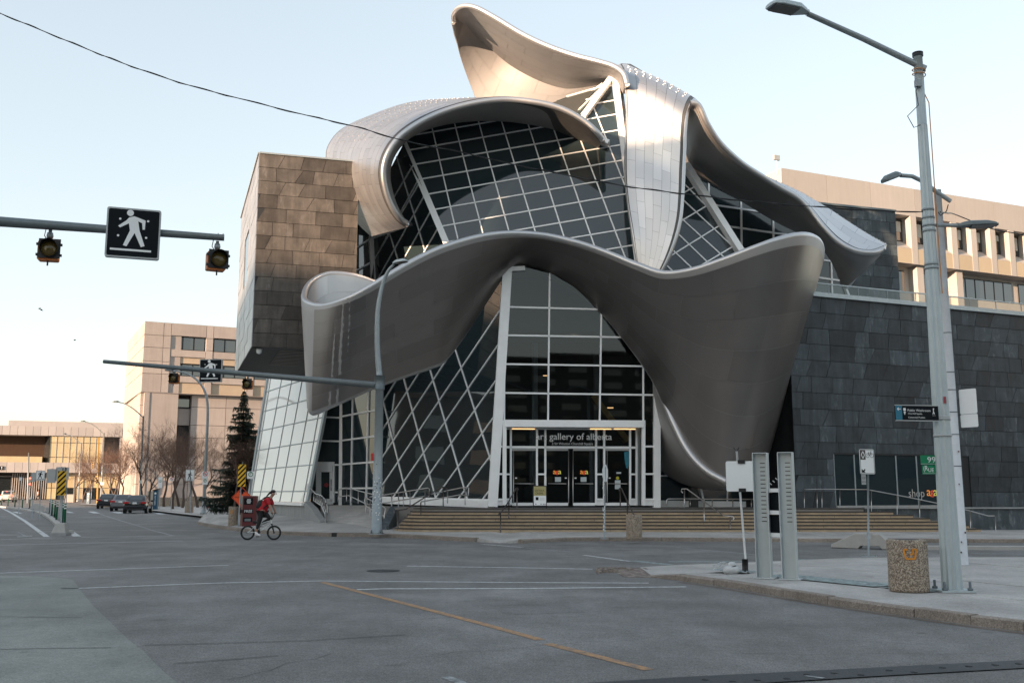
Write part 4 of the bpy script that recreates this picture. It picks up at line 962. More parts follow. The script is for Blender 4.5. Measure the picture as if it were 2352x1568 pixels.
# recess between funnel and wall
MB().add([Vector((7.9,50.5,1.0)), Vector((org.x+3.6,52.5,1.0)), Vector((org.x+3.6,52.5,12)), Vector((7.9,50.5,12))], [(0,1,2,3)]).build('recess_wall', ZJOINT, GAL)
glazing('base_glazing', vplane(P(1600,1140,47), 8), [(1514,1155),(1760,1158),(1760,1000),(1514,1000)], [((1514,1092),(1760,1096)),((1586,1050),(1592,1155)),((1670,1000),(1670,1155))], GLASS, .06, .1)
MB().bar(P(1512,1156,46.9), P(1765,1159,47), .3, .3).build('sill', WHITE_M, GAL)
MB().bar(P(1602,1090,46.7), P(1617,1153,46.7), .09, .09).build('stay', WHITE_M, GAL)
# terrace: balustrade and upper zinc block
bal = part('terrace_balustrade')
zb_ = zt+.2
for k in range(14):
    a, b_ = 1.0+k*1.75, 1.0+(k+1)*1.75
    MB().poly([WP(a+.02,zb_,-.5), WP(b_-.02,zb_,-.5), WP(b_-.02,zb_+.55,-.5), WP(a+.02,zb_+.55,-.5)]).build('glass_panel', GLASS_B, bal)
    MB().bar(WP(a,zb_,-.5), WP(a,zb_+.56,-.5), .03, .03).build('post', GALV, bal)
MB().bar(WP(.8,zb_+.58,-.5), WP(27,zb_+.58,-.5), .06, .05).build('handrail', GALV_L, bal)
T1 = P(2055,487,61.65); e17 = Vector((math.cos(R(17.5)), math.sin(R(17.5)), 0)); tl = T1-e17*12
zinc_wall('zinc_penthouse', Vector((tl.x, tl.y, 0)), e17, 12, 8.6, T1.z, .70, 1.25, ZINC, seed=17)
n17 = Vector((-e17.y, e17.x, 0))
MB().prism([Vector((p.x, p.y, 8.6)) for p in (tl+n17*.32, T1+n17*.32, T1+n17*14, tl+n17*14)], (0,0,T1.z-8.7)).build('penthouse_body', ZJOINT, GAL)
MB().bar(Vector((tl.x,tl.y,T1.z+.05)), T1+Vector((0,0,.05)), .3, .12).build('coping', GALV_D, GAL)
# base wall below the leaning glazing, ramp and wing wall
def wallseg(name, a, b_, th, ha, hb, za, zb2, m=CONC):
    a = Vector(a); b_ = Vector(b_); d = (b_-a).normalized(); s_ = Vector((-d.y, d.x, 0))*th; Z = Vector((0,0,1))
    a.z = 0; b_.z = 0
    return MB().add([a+Z*za, b_+Z*zb2, b_+s_+Z*zb2, a+s_+Z*za, a+Z*ha, b_+Z*hb, b_+s_+Z*hb, a+s_+Z*ha], [(0,3,2,1),(4,5,6,7),(0,1,5,4),(1,2,6,5),(2,3,7,6),(3,0,4,7)]).build(name, m, GAL)
q0 = P(571,1150,63); q1 = P(699,1155,52.6)
wallseg('base_wall', (q0.x,q0.y,0), (q1.x,q1.y,0), .5, q0.z-.12, q1.z-.12, .2, .1)
MB().bar(Vector((q0.x,q0.y,q0.z-.06)), Vector((q1.x,q1.y,q1.z-.06)), .3, .14).build('sill', WHITE_M, GAL)
q2 = G(735,1206,.18)
ww = [Vector((q1.x,q1.y,0)), Vector((q1.x,q1.y,0)).lerp(Vector((q2.x,q2.y,0)),.45), Vector((q1.x,q1.y,0)).lerp(Vector((q2.x,q2.y,0)),.85), Vector((q2.x,q2.y,0))]
hs = [1.25,.95,.5,.42]
for i in range(3): wallseg('wing_wall', ww[i], ww[i+1], .32, hs[i], hs[i+1], 0, 0)
rt = [P(736,1157,54.3), P(868,1159,51.8)]
ramp_b = [G(752,1205,.16), G(862,1214,.16)]
rb0, rb1 = Vector((ramp_b[0].x,ramp_b[0].y,.2)), Vector((ramp_b[1].x,ramp_b[1].y,.2)); b = MB()
for k in range(8):
    t0, t1 = k/8, (k+1)/8; zz0 = .22+.84*t0; zz1 = .22+.84*t1
    a, b2, c_, d_ = rb0.lerp(rt[0],t0), rb1.lerp(rt[1],t0), rb1.lerp(rt[1],t1), rb0.lerp(rt[0],t1); a.z = b2.z = zz0; c_.z = d_.z = zz1
    b.add([a,b2,c_,d_,a-Vector((0,0,1.2)),b2-Vector((0,0,1.2)),c_-Vector((0,0,1.2)),d_-Vector((0,0,1.2))],[(0,1,2,3),(0,4,5,1),(1,5,6,2),(3,7,4,0)])
b.build('entry_ramp', SIDEWALK, GAL)
# ================================================================= entrance stairs, landing and rails
Y0 = G(1320,1220.5,.15).y; RISE, TREAD = .9/7, .34; YB = Y0+6*TREAD
ur = [2252,2225,2180,2137,2098,2053,1985]
steps = part('entrance_steps')
def step_line(i):
    y = Y0+TREAD*i; xl = -3.2+.10*i; r = 1.7; xr = P(ur[i], 1200, y).x
    pts = [Vector((xr, y, 0)), Vector((xl, y, 0))]
    for k in range(1, 9): a = math.pi*1.5-math.pi/2*k/8; pts.append(Vector((xl+r*math.cos(a), y+r+r*math.sin(a), 0)))
    return pts
for i in range(7):
    L = step_line(i); z0, z1 = .15+RISE*i, .15+RISE*(i+1)
    poly = [Vector((p.x, p.y, z0-.02 if i else .1)) for p in L]+[Vector((L[-1].x, 47.5, z0-.02 if i else .1)), Vector((L[0].x, 47.5, z0-.02 if i else .1))]
    o = MB().prism(poly[::-1], (0,0,z1-poly[0].z-.002)).build('step', STEP if i < 6 else LANDING, steps)
    b = MB()
    for p, q in zip(L, L[1:]): b.bar(Vector((p.x, p.y+.02, z1-.02)), Vector((q.x, q.y+.02, z1-.02)), .075, .05)
    b.build('nosing', NOSING, o)
    if i < 6:
        x = L[0].x-random.uniform(.5, 2.5)
        while x > -3: MB().box((x, L[0].y-.004, z0+.01), (x+.012, L[0].y+.01, z1-.05)).build('joint', NOSING, o); x -= random.uniform(1.6, 3.2)
MB().prism([Vector(p) for p in [(-5.2,45,.1),(16.5,45,.1),(16.5,56,.1),(-9.8,56,.1),(-7.2,51.5,.1)]][::1], (0,0,.945)).build('landing', LANDING, GAL)
xe = P(1985,1166,YB).x
MB().prism([Vector(p) for p in [(xe,YB+.05,.05),(40,YB+.05,.05),(40,54,.05),(xe,54,.05)]], (0,0,.995)).build('plinth', ZINC, GAL)
MB().box((xe,YB-.06,1.03),(40,YB+.3,1.09)).build('plinth_coping', CONC, GAL)
# granite cheek at the left end of the stairs
q = [G(884,1197,.15), G(905,1196,.15)]
MB().add([Vector((-5.5,45.6,.1)),Vector((-5.5,42.2,.1)),Vector((-5.15,42.2,.1)),Vector((-5.15,45.6,.1)),Vector((-5.5,45.6,1.1)),Vector((-5.5,42.2,.32)),Vector((-5.15,42.2,.32)),Vector((-5.15,45.6,1.1))],[(0,3,2,1),(4,5,6,7),(0,1,5,4),(1,2,6,5),(2,3,7,6),(3,0,4,7)]).build('cheek_wall', ZINC, GAL)
def rail_set(name, rails, posts, m, r=.025, rp=None):
    o = part(name)
    for pts in rails: MB().tube([P(*q) if len(q) == 3 else Vector(q[:3]) for q in pts], r, 8).build('rail', m, o)
    for (u0, v0, u1, v1, Y) in posts: MB().tube([P(u0,v0,Y), P(u1,v1,Y)], rp or r*.95, 8).build('post', m, o)
    return o
e3 = lambda x, y: (1058.4+x/4.0, 893.8+y/4.0); c3 = lambda x, y: (470.4+x/4.0, 893.8+y/4.0)
def Q(c, x, y, Y): q = c(x, y); return (q[0], q[1], Y)
def PO(c, x, y0, y1, Y): q = c(x, y0); w = c(x, y1); return (q[0], q[1], w[0], w[1], Y)
rail_set('stair_rail', [[Q(e3,348,1150,Y0-.05),Q(e3,352,1140,Y0),Q(e3,365,1138,Y0+.05),Q(e3,440,1030,Y0+1.1),Q(e3,500,922,YB),Q(e3,510,905,YB+.1),Q(e3,522,905,YB+.15),Q(e3,525,925,YB+.15)]], [PO(e3,365,1138,1328,Y0),PO(e3,441,1040,1232,Y0+1.1),PO(e3,516,908,1086,YB+.15)], RAIL_D, .028)
rail_set('stair_rail', [[Q(e3,1455,930,YB+.15),Q(e3,1458,908,YB+.1),Q(e3,1475,908,YB+.05),Q(e3,1530,1030,Y0+1.1),Q(e3,1590,1150,Y0+.1),Q(e3,1612,1152,Y0),Q(e3,1622,1170,Y0-.03)]], [PO(e3,1465,908,1086,YB+.15),PO(e3,1530,1035,1250,Y0+1.1),PO(e3,1612,1155,1335,Y0)], RAIL_D, .028)
d3 = lambda x, y: (1646.4+x*.3, 893.8+y*.3)
rail_set('stair_rail', [[Q(e3,2040,950,YB+.2),Q(e3,2025,935,YB+.2),Q(e3,2030,915,YB+.2),Q(e3,2075,912,YB+.1),Q(d3,0,930,Y0+.8),Q(d3,55,968,Y0+.2),Q(d3,120,972,Y0+.02),Q(d3,132,985,Y0),Q(d3,122,1000,Y0)]], [PO(e3,2055,912,1086,YB+.2),PO(d3,102,975,1128,Y0+.05),PO(e3,2236,1040,1226,Y0+1)], STAINLESS, .027)
rail_set('landing_guard', [[Q(e3,1888,1072,YB+2),Q(e3,1890,1020,YB+2),Q(e3,1905,1006,YB+2),(1560,1145,YB+2),(1735,1146,YB+2)]], [PO(e3,2108,1008,1072,YB+2),PO(e3,2310,1008,1074,YB+2),PO(d3,122,845,900,YB+2),PO(d3,265,845,900,YB+2)], STAINLESS, .03)
rail_set('terrace_stair_rail', [[Q(d3,670,766,43),Q(d3,780,764,43),Q(d3,1150,766,43)],[Q(d3,1170,770,42.5),Q(d3,1450,822,41.9),Q(d3,1720,878,41.5),Q(d3,1900,920,41.2),Q(d3,2080,968,40.9),Q(d3,2130,968,40.85)]],
    [PO(d3,670,766,905,43),PO(d3,768,764,905,43),PO(d3,805,764,905,43),PO(d3,942,764,905,43),PO(d3,1183,772,935,42.5),PO(d3,1380,808,960,42.1),PO(d3,1553,845,985,41.8),PO(d3,1942,930,1075,41.1),PO(d3,2135,968,1105,40.85)], STAINLESS, .022)
# rails round the ramp
rail_set('ramp_rail', [[Q(c3,960,895,52.4),Q(c3,1020,960,51.3),Q(c3,1070,975,50.6),Q(c3,1105,1010,49.6),Q(c3,1130,1080,48.4),Q(c3,1134,1140,47.4),Q(c3,1118,1150,47.3)],[Q(c3,1000,1020,51.6),Q(c3,1045,1050,50.8),Q(c3,1075,1070,50),Q(c3,1108,1150,48.3),Q(c3,1112,1245,47.2)]],
    [PO(c3,1003,945,1025,51.6),PO(c3,1022,962,1040,51.2),PO(c3,1043,968,1052,50.9),PO(c3,1062,975,1062,50.4),PO(c3,1080,988,1085,50),PO(c3,1096,1005,1125,49.6),PO(c3,1112,1040,1160,48.9)], STAINLESS, .03)
rail_set('ramp_rail', [[Q(c3,1228,920,50.5),Q(c3,1325,906,50),Q(c3,1440,938,48.5),Q(c3,1560,968,47.2),Q(c3,1640,965,46.6)],[Q(c3,1228,985,50.5),Q(c3,1325,975,50),Q(c3,1480,1050,48),Q(c3,1560,1060,47.2)],[Q(c3,1475,993,46),Q(c3,1560,1035,45.3),Q(c3,1658,1085,44.6),Q(c3,1662,1100,44.5),Q(c3,1650,1155,44.4),Q(c3,1652,1260,44.4)],[Q(c3,1480,1068,46),Q(c3,1560,1120,45.3),Q(c3,1650,1165,44.6)]],
    [PO(c3,1228,918,1035,50.5),PO(c3,1345,912,1040,49.8),PO(c3,1410,930,1050,49),PO(c3,1470,945,1062,48.2),PO(c3,1303,908,1030,50.1),PO(c3,1482,995,1135,46),PO(c3,1520,1018,1160,45.6)], STAINLESS, .028)
rail_set('ramp_rail', [[Q(c3,1515,988,46.8),Q(c3,1620,974,46.5),Q(c3,2050,905,45.3),Q(c3,2062,912,45.3),Q(c3,2060,975,45.3),Q(c3,2050,982,45.3)],[Q(c3,1620,1048,46.5),Q(c3,2040,978,45.4)],[Q(c3,2080,962,44.6),Q(c3,2350,905,44),Q(e3,60,898,43.8),Q(e3,72,905,43.8),Q(e3,70,975,43.8)],[Q(c3,1990,1030,44.8),Q(c3,2350,968,44),Q(e3,65,975,43.8)]],
    [PO(c3,1718,960,1088,46.2),PO(c3,1780,950,1080,46),PO(c3,1825,942,1072,45.9),PO(c3,1885,935,1062,45.7),PO(c3,2022,912,1062,45.4),PO(c3,2190,938,1050,44.4),PO(c3,2230,930,1045,44.3),PO(e3,40,905,1062,43.9)], STAINLESS, .028)
rail_set('stair_rail', [[Q(c3,1745,1140,Y0+.9),Q(c3,1735,1125,Y0+.9),Q(c3,1745,1108,Y0+.9),Q(c3,1775,1112,Y0+1),Q(c3,1850,1098,Y0+1.3),Q(c3,2165,902,YB+.8),Q(c3,2195,898,YB+.9),Q(c3,2225,908,YB+1),Q(c3,2222,938,YB+1)]], [PO(c3,1775,1112,1294,Y0+.9),PO(c3,1985,1035,1212,Y0+1.9),PO(c3,2190,900,1078,YB+.9)], RAIL_D, .027)
# ================================================================= neighbouring buildings
class Facade:
    """vertical facade plane with its own (s, z) coordinates; o_ is the distance in front of the plane"""
    def __init__(s, root, p0, deg):
        s.root = root; s.o = Vector((p0[0], p0[1], 0)); s.d = Vector((math.cos(R(deg)), math.sin(R(deg)), 0)); s.n = Vector((s.d.y, -s.d.x, 0)); s.pl = (s.o, s.n)
    def sz(s, uv): p = PP(uv[0], uv[1], s.pl); return ((p-s.o).dot(s.d), p.z)
    def pt(s, x, z, o_=0): return s.o+s.d*x+s.n*o_+Vector((0, 0, z))
    def panel(s, name, x0, x1, z0, z1, o0, o1, m, parent=None):
        q = [s.pt(x0,z0,o0), s.pt(x1,z0,o0), s.pt(x1,z1,o0), s.pt(x0,z1,o0)]
        return MB().prism(q, s.n*(o1-o0)).build(name, m, parent or s.root)
    def pane(s, name, x0, x1, z0, z1, o_, m, parent=None): return MB().poly([s.pt(x0,z0,o_), s.pt(x1,z0,o_), s.pt(x1,z1,o_), s.pt(x0,z1,o_)]).build(name, m, parent or s.root)
    def window(s, x0, x1, z0, z1, o_, n, glass, fm=DARK_M, fw=.09, name='window'):
        w = s.pane(name, x0, x1, z0, z1, o_, fm)
        for k in range(n):
            a = x0+(x1-x0)*k/n+fw; b_ = x0+(x1-x0)*(k+1)/n-fw*.4
            s.pane('window_pane', a, b_, z0+fw, z1-fw, o_+.03, glass, w)
        return w
# ---- government building behind the gallery on the right
c5 = lambda x, y: (1764+x/4.0, 329.3+y/4.0)
g0 = P(1794,385.5,95); GOVB = thing('government_building', 'beige concrete office block with deep window bays behind the zinc wall', 'office building', (g0.x+15, g0.y+10, 0))
f = Facade(GOVB, g0, 23.5); zt_g = g0.z
zH = f.sz(c5(1180,648))[1]; zG1 = zH-.25; zG0 = f.sz(c5(1180,865))[1]; zS = f.sz(c5(1185,950))[1]; zO = f.sz(c5(1185,1088))[1]; s0 = f.sz(c5(1170,700))[0]; mod = (f.sz(c5(2085,800))[0]-s0)/5.0
cuts = [-.0]+[f.sz(c5(x,400))[0] for x in (540,940)]+[s0+mod*k for k in (1,3,5,7,9)]
MB().prism([f.pt(-.02,0,-1.6), f.pt(60,0,-1.6), f.pt(60,zt_g-.15,-1.6), f.pt(-.02,zt_g-.15,-1.6)], -f.n*30).build('wall', GOV, GOVB)
for a, b_ in zip(cuts, cuts[1:]): f.panel('parapet_panel', a+.02, b_-.02, zH, zt_g, -1.6, 0, GOV)
f.panel('parapet_panel', 0, s0-.3, zO-14, zH-.02, -1.6, 0, GOV)
fin = mod*.28
for k in range(10):
    a = s0+mod*k; b_ = a+mod-fin
    f.panel('fin', b_, a+mod, zO, zH-.01, -1.6, 0, GOV)
    f.window(a, a+(b_-a)*.97, zG0, zG1, -1.15, 1, GLASS_W, DARK_M, .12)
    MB().add([f.pt(a,zG0,-1.15), f.pt(b_,zG0,-1.15), f.pt(b_,zS,-.02), f.pt(a,zS,-.02)], [(0,1,2,3)]).build('sloped_sill', GOV, GOVB)
    f.panel('spandrel', a+.01, b_-.01, zO, zS, -1.5, -.03, GOV_Y)
    BL = mat('blind', (.40,.42,.40), .8, var=0) if k == 0 else BL
    hb = (zG1-zG0)*random.choice((.35, .55, .7, .45)); f.pane('blind', a+.2, a+(b_-a)*.85, zG1-hb, zG1-.15, -1.09, BL)
MB().prism([f.pt(s0-.3,zO-.02,.02), f.pt(60,zO-.02,.02), f.pt(60,zO-.02,-2.8), f.pt(s0-.3,zO-.02,-2.8)], (0,0,.02)).build('soffit', GOV, GOVB)
zl1 = f.sz(c5(1190,1150))[1]+.3; zl0 = f.sz(c5(1190,1330))[1]
for x0, x1, n in [(1190,1358,2),(1458,1665,3),(1820,2345,6)]:
    a, b_ = f.sz(c5(x0,1250))[0], f.sz(c5(x1,1300))[0]; f.window(a, b_, zl0, zl1, -1.5, n, GLASS_W, DARK_M, .14)
f.window(f.sz(c5(2400,1300))[0], 58, zl0, zl1, -1.5, 8, GLASS_W, DARK_M, .14)
for x in (1405, 1765): a = f.sz(c5(x,1300))[0]; f.panel('pier', a, a+.9, zl0-1.8, zO-.05, -1.6, -.4, GOV)
f.panel('spandrel', s0-.3, 60, zl0-6, zl0-1.6, -1.6, -.1, GOV); f.panel('sill', s0-.3, 60, zl0-1.6, zl0-.02, -1.6, -1.3, GOV)
fl = Facade(GOVB, (g0.x-9*math.cos(R(23.5+90))*-1, g0.y+9), 113.5)
MB().add([f.pt(0,0,0), f.pt(0,0,-25), f.pt(0,zt_g,-25), f.pt(0,zt_g,0)], [(0,1,2,3)]).build('end_wall', GOV, GOVB)
for x0, x1, y0 in [(980,1345,292),(1980,2310,462)]:
    a, b_ = f.sz(c5(x0,y0))[0], f.sz(c5(x1,y0+40))[0]; z1 = f.sz(c5(x0,y0))[1]
    MB().prism([f.pt(a,zt_g-.2,-5), f.pt(b_*1.04,zt_g-.2,-5), f.pt(b_*1.04,z1+1.2,-5), f.pt(a,z1+1.2,-5)], -f.n*8).build('roof_plant', GOV, GOVB)
RED = mat('beacon_red', (.5, .02, .02), .4, var=0)
for (x, y0, y1) in [(112,225,120),(972,295,228),(2284,500,440)]:
    a = f.sz(c5(x,y0))[0]; za = zt_g if x < 900 else f.sz(c5(x,y0))[1]; zb_ = f.sz(c5(x,y1))[1]; o_ = -.5 if x < 900 else -5.5
    m_ = MB().cyl(f.pt(a,za-.5,o_), f.pt(a,zb_,o_), .06).build('mast', SIGN_W, GOVB); MB().obox(f.pt(a,zb_,o_), f.d*.35, f.n*.12, Vector((0,0,.25))).build('mast_head', RED if x > 500 else SIGN_G, m_)
# ---- precast concrete block up the street
c4 = lambda x, y: (282.2+x*.15, 724.4+y*.15)
q0 = P(333.2,736.7,140); PRE = thing('precast_office_building', 'pinkish precast concrete office block with ribbon windows behind the bare trees', 'office building', (q0.x+8, q0.y+6, gz(146)))
f = Facade(PRE, q0, 26); zt_ = q0.z; S = lambda x, y: f.sz(c4(x, y))
L_ = 26; zov = S(285,1165)[1]; col = [0, S(625,300)[0], S(740,300)[0], S(1280,300)[0], S(1390,300)[0], S(1920,300)[0], S(2030,300)[0], L_]
zr = [zov]+[S(330,y)[1] for y in (882,690,478,288)]+[zt_]
MB().prism([f.pt(.1,0,-3.4), f.pt(L_,0,-3.4), f.pt(L_,zt_-.3,-3.4), f.pt(.1,zt_-.3,-3.4)], -f.n*23).build('wall', PRECAST, PRE)
def rowpan(c0, c1, zs, m=PRECAST, o_=0, name='precast_panel'):
    for a, b_ in zip(zs, zs[1:]): f.panel(name, c0+.03, c1-.03, a+.03, b_-.03, -1.0, o_, m)
for i in (0, 1, 3, 5): rowpan(col[i], col[i+1], zr)
ztop0 = S(745,325)[1]; w1b = S(745,515)[1]; w2t = S(725,722)[1]; w2b = S(720,915)[1]
for i in (2, 4, 6):
    a, b_ = col[i], col[i+1]
    rowpan(a, b_, [ztop0+.2, zt_]); f.window(a+.1, b_-.1, w1b, ztop0+.2, -.55, 3, GLASS_W, DARK_M, .14); f.panel('sill', a+.03, b_-.03, w1b-1.0, w1b-.02, -1.0, -.05, PRECAST)
    f.panel('spandrel', a+.03, b_-.03, w2t+.05, w1b-1.02, -1.0, -.3, PRECAST_Y); f.window(a+.1, b_-.1, w2b, w2t, -.55, 3, GLASS_W, DARK_M, .14)
    f.panel('sill', a+.03, b_-.03, w2b-.9, w2b-.02, -1.0, -.05, PRECAST); f.panel('spandrel', a+.03, b_-.03, zov+.03, w2b-.92, -1.0, -.3, PRECAST_Y)
f.panel('soffit', 0, L_, zov-.05, zov, -3.3, -.02, PRECAST); f.panel('backing', .1, L_, zov, zt_-.2, -3.3, -1.02, PRECAST)
c1 = lambda x, y: (x/4.0, 893.8+y/4.0)
S1_ = lambda x, y: f.sz(c1(x, y)); zl = [0.3]+[S1_(1280,y)[1] for y in (870,690,430,310,140)]+[zov-.08]
lc = [S1_(1275,300)[0]+.1, S1_(1490,300)[0], S1_(1760,300)[0], S1_(2080,300)[0], L_-6, L_]
for i, (a, b_) in enumerate(zip(lc, lc[1:])):
    if i == 1:
        wz0, wz1 = S1_(1500,155)[1], S1_(1500,60)[1]; f.window(a+.05, b_-.1, wz0, wz1, -2.2, 2, GLASS_W, DARK_M, .16)
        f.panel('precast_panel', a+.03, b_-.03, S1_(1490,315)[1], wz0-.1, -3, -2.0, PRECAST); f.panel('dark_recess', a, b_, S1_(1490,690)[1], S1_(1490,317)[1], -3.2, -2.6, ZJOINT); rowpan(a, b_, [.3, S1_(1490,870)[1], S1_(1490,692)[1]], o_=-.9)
    else:
        for za, zb_ in zip(zl, zl[1:]): f.panel('precast_panel', a+.03, b_-.03, za+.03, zb_-.03, -3.0, -.9, PRECAST)
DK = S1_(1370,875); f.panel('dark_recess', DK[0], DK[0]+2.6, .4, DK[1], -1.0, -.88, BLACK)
fl = Facade(PRE, f.pt(0,0,0)-f.d*0+Vector((math.cos(R(117))*22, math.sin(R(117))*22, 0)), 117-180)
zz = [0.3, 6, 10.5]+zr
for i in range(5):
    for za, zb_ in zip(zz, zz[1:]):
        if zb_ > za: fl.panel('precast_panel', i*4.4+.03, (i+1)*4.4-.03, za+.03, zb_-.03, -1.2, -.02 if za >= zov-.1 else -.5, PRECAST)
MB().prism([fl.pt(0,0,-1.1), fl.pt(21.9,0,-1.1), fl.pt(21.9,zt_-.3,-1.1), fl.pt(0,zt_-.3,-1.1)], -fl.n*4).build('wall', PRECAST, PRE)
# ---- limestone hall at the end of the street
c6z = lambda x, y: (x*.192, 940.8+y*.192)
h0 = P(0,1000,185); HALL = thing('limestone_hall', 'low pale limestone hall with sun-gold glass at the street end', 'hall', (h0.x+10, h0.y+6, gz(190)))
f = Facade(HALL, h0, 22); S = lambda x, y: f.sz(c6z(x, y)); L0, L1 = -14, S(1560,200)[0]
GOLD = mat('sun_gold_glass', (.56, .46, .28), .25, 0, var=.12, scale=.4, spec=.8, obj=.12); BROWNW = mat('brown_timber', (.055, .028, .014), .7, var=.2, scale=.8, streak=.15)  # window gold: the low sun's reflection is put into the base colour
zb0 = S(600,308)[1]; zf1 = S(600,200)[1]; zp1 = S(600,125)[1]; zm = S(600,632)[1]; zm0 = S(600,752)[1]; zg = gz(190)+.1
MB().prism([f.pt(L0,0,-5), f.pt(L1,0,-5), f.pt(L1,zf1,-5), f.pt(L0,zf1,-5)], -f.n*20).build('wall', TYNDALL, HALL)
k = 0; x = L0
while x < S(1440,250)[0]: f.panel('limestone_panel', x+.02, x+1.28, zb0, zf1, -5, 0, TYNDALL); f.panel('limestone_panel', x+.02, x+1.28, zm0, zm, -5, 1.0 if x < S(1200,250)[0] else .2, TYNDALL); x += 1.3
f.panel('limestone_panel', S(1440,250)[0], L1, zm0, zf1, -5, -.3, TYNDALL)
f.panel('roof_storey', S(85,150)[0], L1, zf1, zp1, -12, -3, SIGN_W if False else TYNDALL)
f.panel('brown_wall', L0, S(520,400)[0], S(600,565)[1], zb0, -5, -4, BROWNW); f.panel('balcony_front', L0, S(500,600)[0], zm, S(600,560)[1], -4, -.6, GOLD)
gx0, gx1 = S(595,400)[0], S(1225,400)[0]; n = 8
MB().add([f.pt(S(520,400)[0],zm,-4), f.pt(gx0,zm,-.3), f.pt(gx0,zb0,-.3), f.pt(S(520,400)[0],zb0,-4)], [(0,1,2,3)]).build('side_glass', GLASS_W, HALL)
for i in range(n):
    a, b_ = gx0+(gx1-gx0)*i/n, gx0+(gx1-gx0)*(i+1)/n
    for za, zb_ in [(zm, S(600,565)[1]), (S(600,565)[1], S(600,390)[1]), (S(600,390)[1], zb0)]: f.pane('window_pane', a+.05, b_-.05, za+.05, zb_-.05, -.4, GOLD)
    f.panel('mullion', b_-.05, b_+.05, zm, zb0, -.45, -.34, TYNDALL)
gx0, gx1 = S(560,900)[0], L1; n = 9
for i in range(n):
    a, b_ = gx0+(gx1-gx0)*i/n, gx0+(gx1-gx0)*(i+1)/n
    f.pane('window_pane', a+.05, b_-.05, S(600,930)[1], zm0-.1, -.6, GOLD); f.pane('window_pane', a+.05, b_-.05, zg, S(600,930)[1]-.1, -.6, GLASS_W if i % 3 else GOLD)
    f.panel('mullion', b_-.05, b_+.05, zg, zm0, -.65, -.52, TYNDALL)
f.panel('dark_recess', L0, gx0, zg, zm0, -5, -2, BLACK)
for i in range(16): a = S(130+i*27,900)[0]; f.panel('screen_fin', a, a+.16, zg, zm0-.1, -2, -1.4, TYNDALL)
f.window(L0, S(130,800)[0], zg, S(60,790)[1], -1.9, 5, GLASS_W, TYNDALL, .1); sg = f.panel('hall_sign', S(5,680)[0], S(50,680)[0], S(20,718)[1], S(20,675)[1], 1.0, 1.12, BLACK_S)
MB().poly([f.pt(S(x,y)[0],S(x,y)[1],1.2) for x, y in [(24,712),(31,712),(31,690),(37,690),(28,679),(18,690),(24,690)]]).build('sign_arrow', SIGN_W, sg)
# ---- buildings across the square, behind the camera: unseen, placed and sized to shade the street and darken the reflections
def block(name, label, c, deg, w, d, h, m, rows, cols, gl=GLASS_W):
    t = thing(name, label, 'building', (c[0], c[1], 0)); ff = Facade(t, (c[0]-math.cos(R(deg))*w/2, c[1]-math.sin(R(deg))*w/2), deg)
    MB().prism([ff.pt(0,0,0), ff.pt(w,0,0), ff.pt(w,h,0), ff.pt(0,h,0)], -ff.n*d).build('wall', m, t)
    ff.panel('cornice', -.2, w+.2, h-.6, h+.02, .01, .35, m)
    for r in range(rows):
        z0 = 3.5+(h-5)*r/rows; ph = (h-5)/rows
        for c_ in range(cols):
            a = 1.5+(w-3)*c_/cols; ff.window(a, a+(w-3)/cols*.6, z0, z0+ph*.55, .03, 1, gl, DARK_M, .1)
    return t
sdir = Vector((sd.x, sd.y, 0)).normalized(); mid = Vector((0,46,0))+sdir*150; ang = math.degrees(math.atan2(-sdir.x, sdir.y))
pc = Vector((sdir.y, -sdir.x, 0))
if pc.x < 0: pc = -pc
T_ = math.tan(R(SUN_EL)); back_ = Vector((A0.x, A0.y, 0))+sdir*150; da = math.degrees(math.atan2(pc.y, pc.x))+180
block('brick_shade_block', 'unseen long brown brick block set across the square to shade the gallery', back_-pc*28, da, 70, 18, 12.4+150*T_, BRICK, 6, 12)
block('stone_shade_block', 'unseen taller grey stone block sized to shade the right-hand zinc wall', back_+pc*41, da, 68, 18, 19.5+150*T_, mat('grey_stone', (.16,.14,.13), .8, var=.1, scale=.3), 7, 12)
block('dark_reflection_block', 'unseen dark stone block set to darken the reflections in the gallery doors', (16,-85), 178, 110, 24, 27, mat('dark_stone', (.07,.065,.06), .7, var=.1, scale=.3), 9, 18)
block('brick_library', 'low brown brick library west of the street, opposite the diamond glazing', (-66,26), 100, 96, 20, 19.3, BRICK, 4, 14)
block('east_reflection_block', 'unseen dark concrete block set east to darken the shop window reflections', (88,18), 282, 90, 22, 24, mat('dark_concrete', (.10,.10,.10), .8, var=.1, scale=.3), 5, 14)
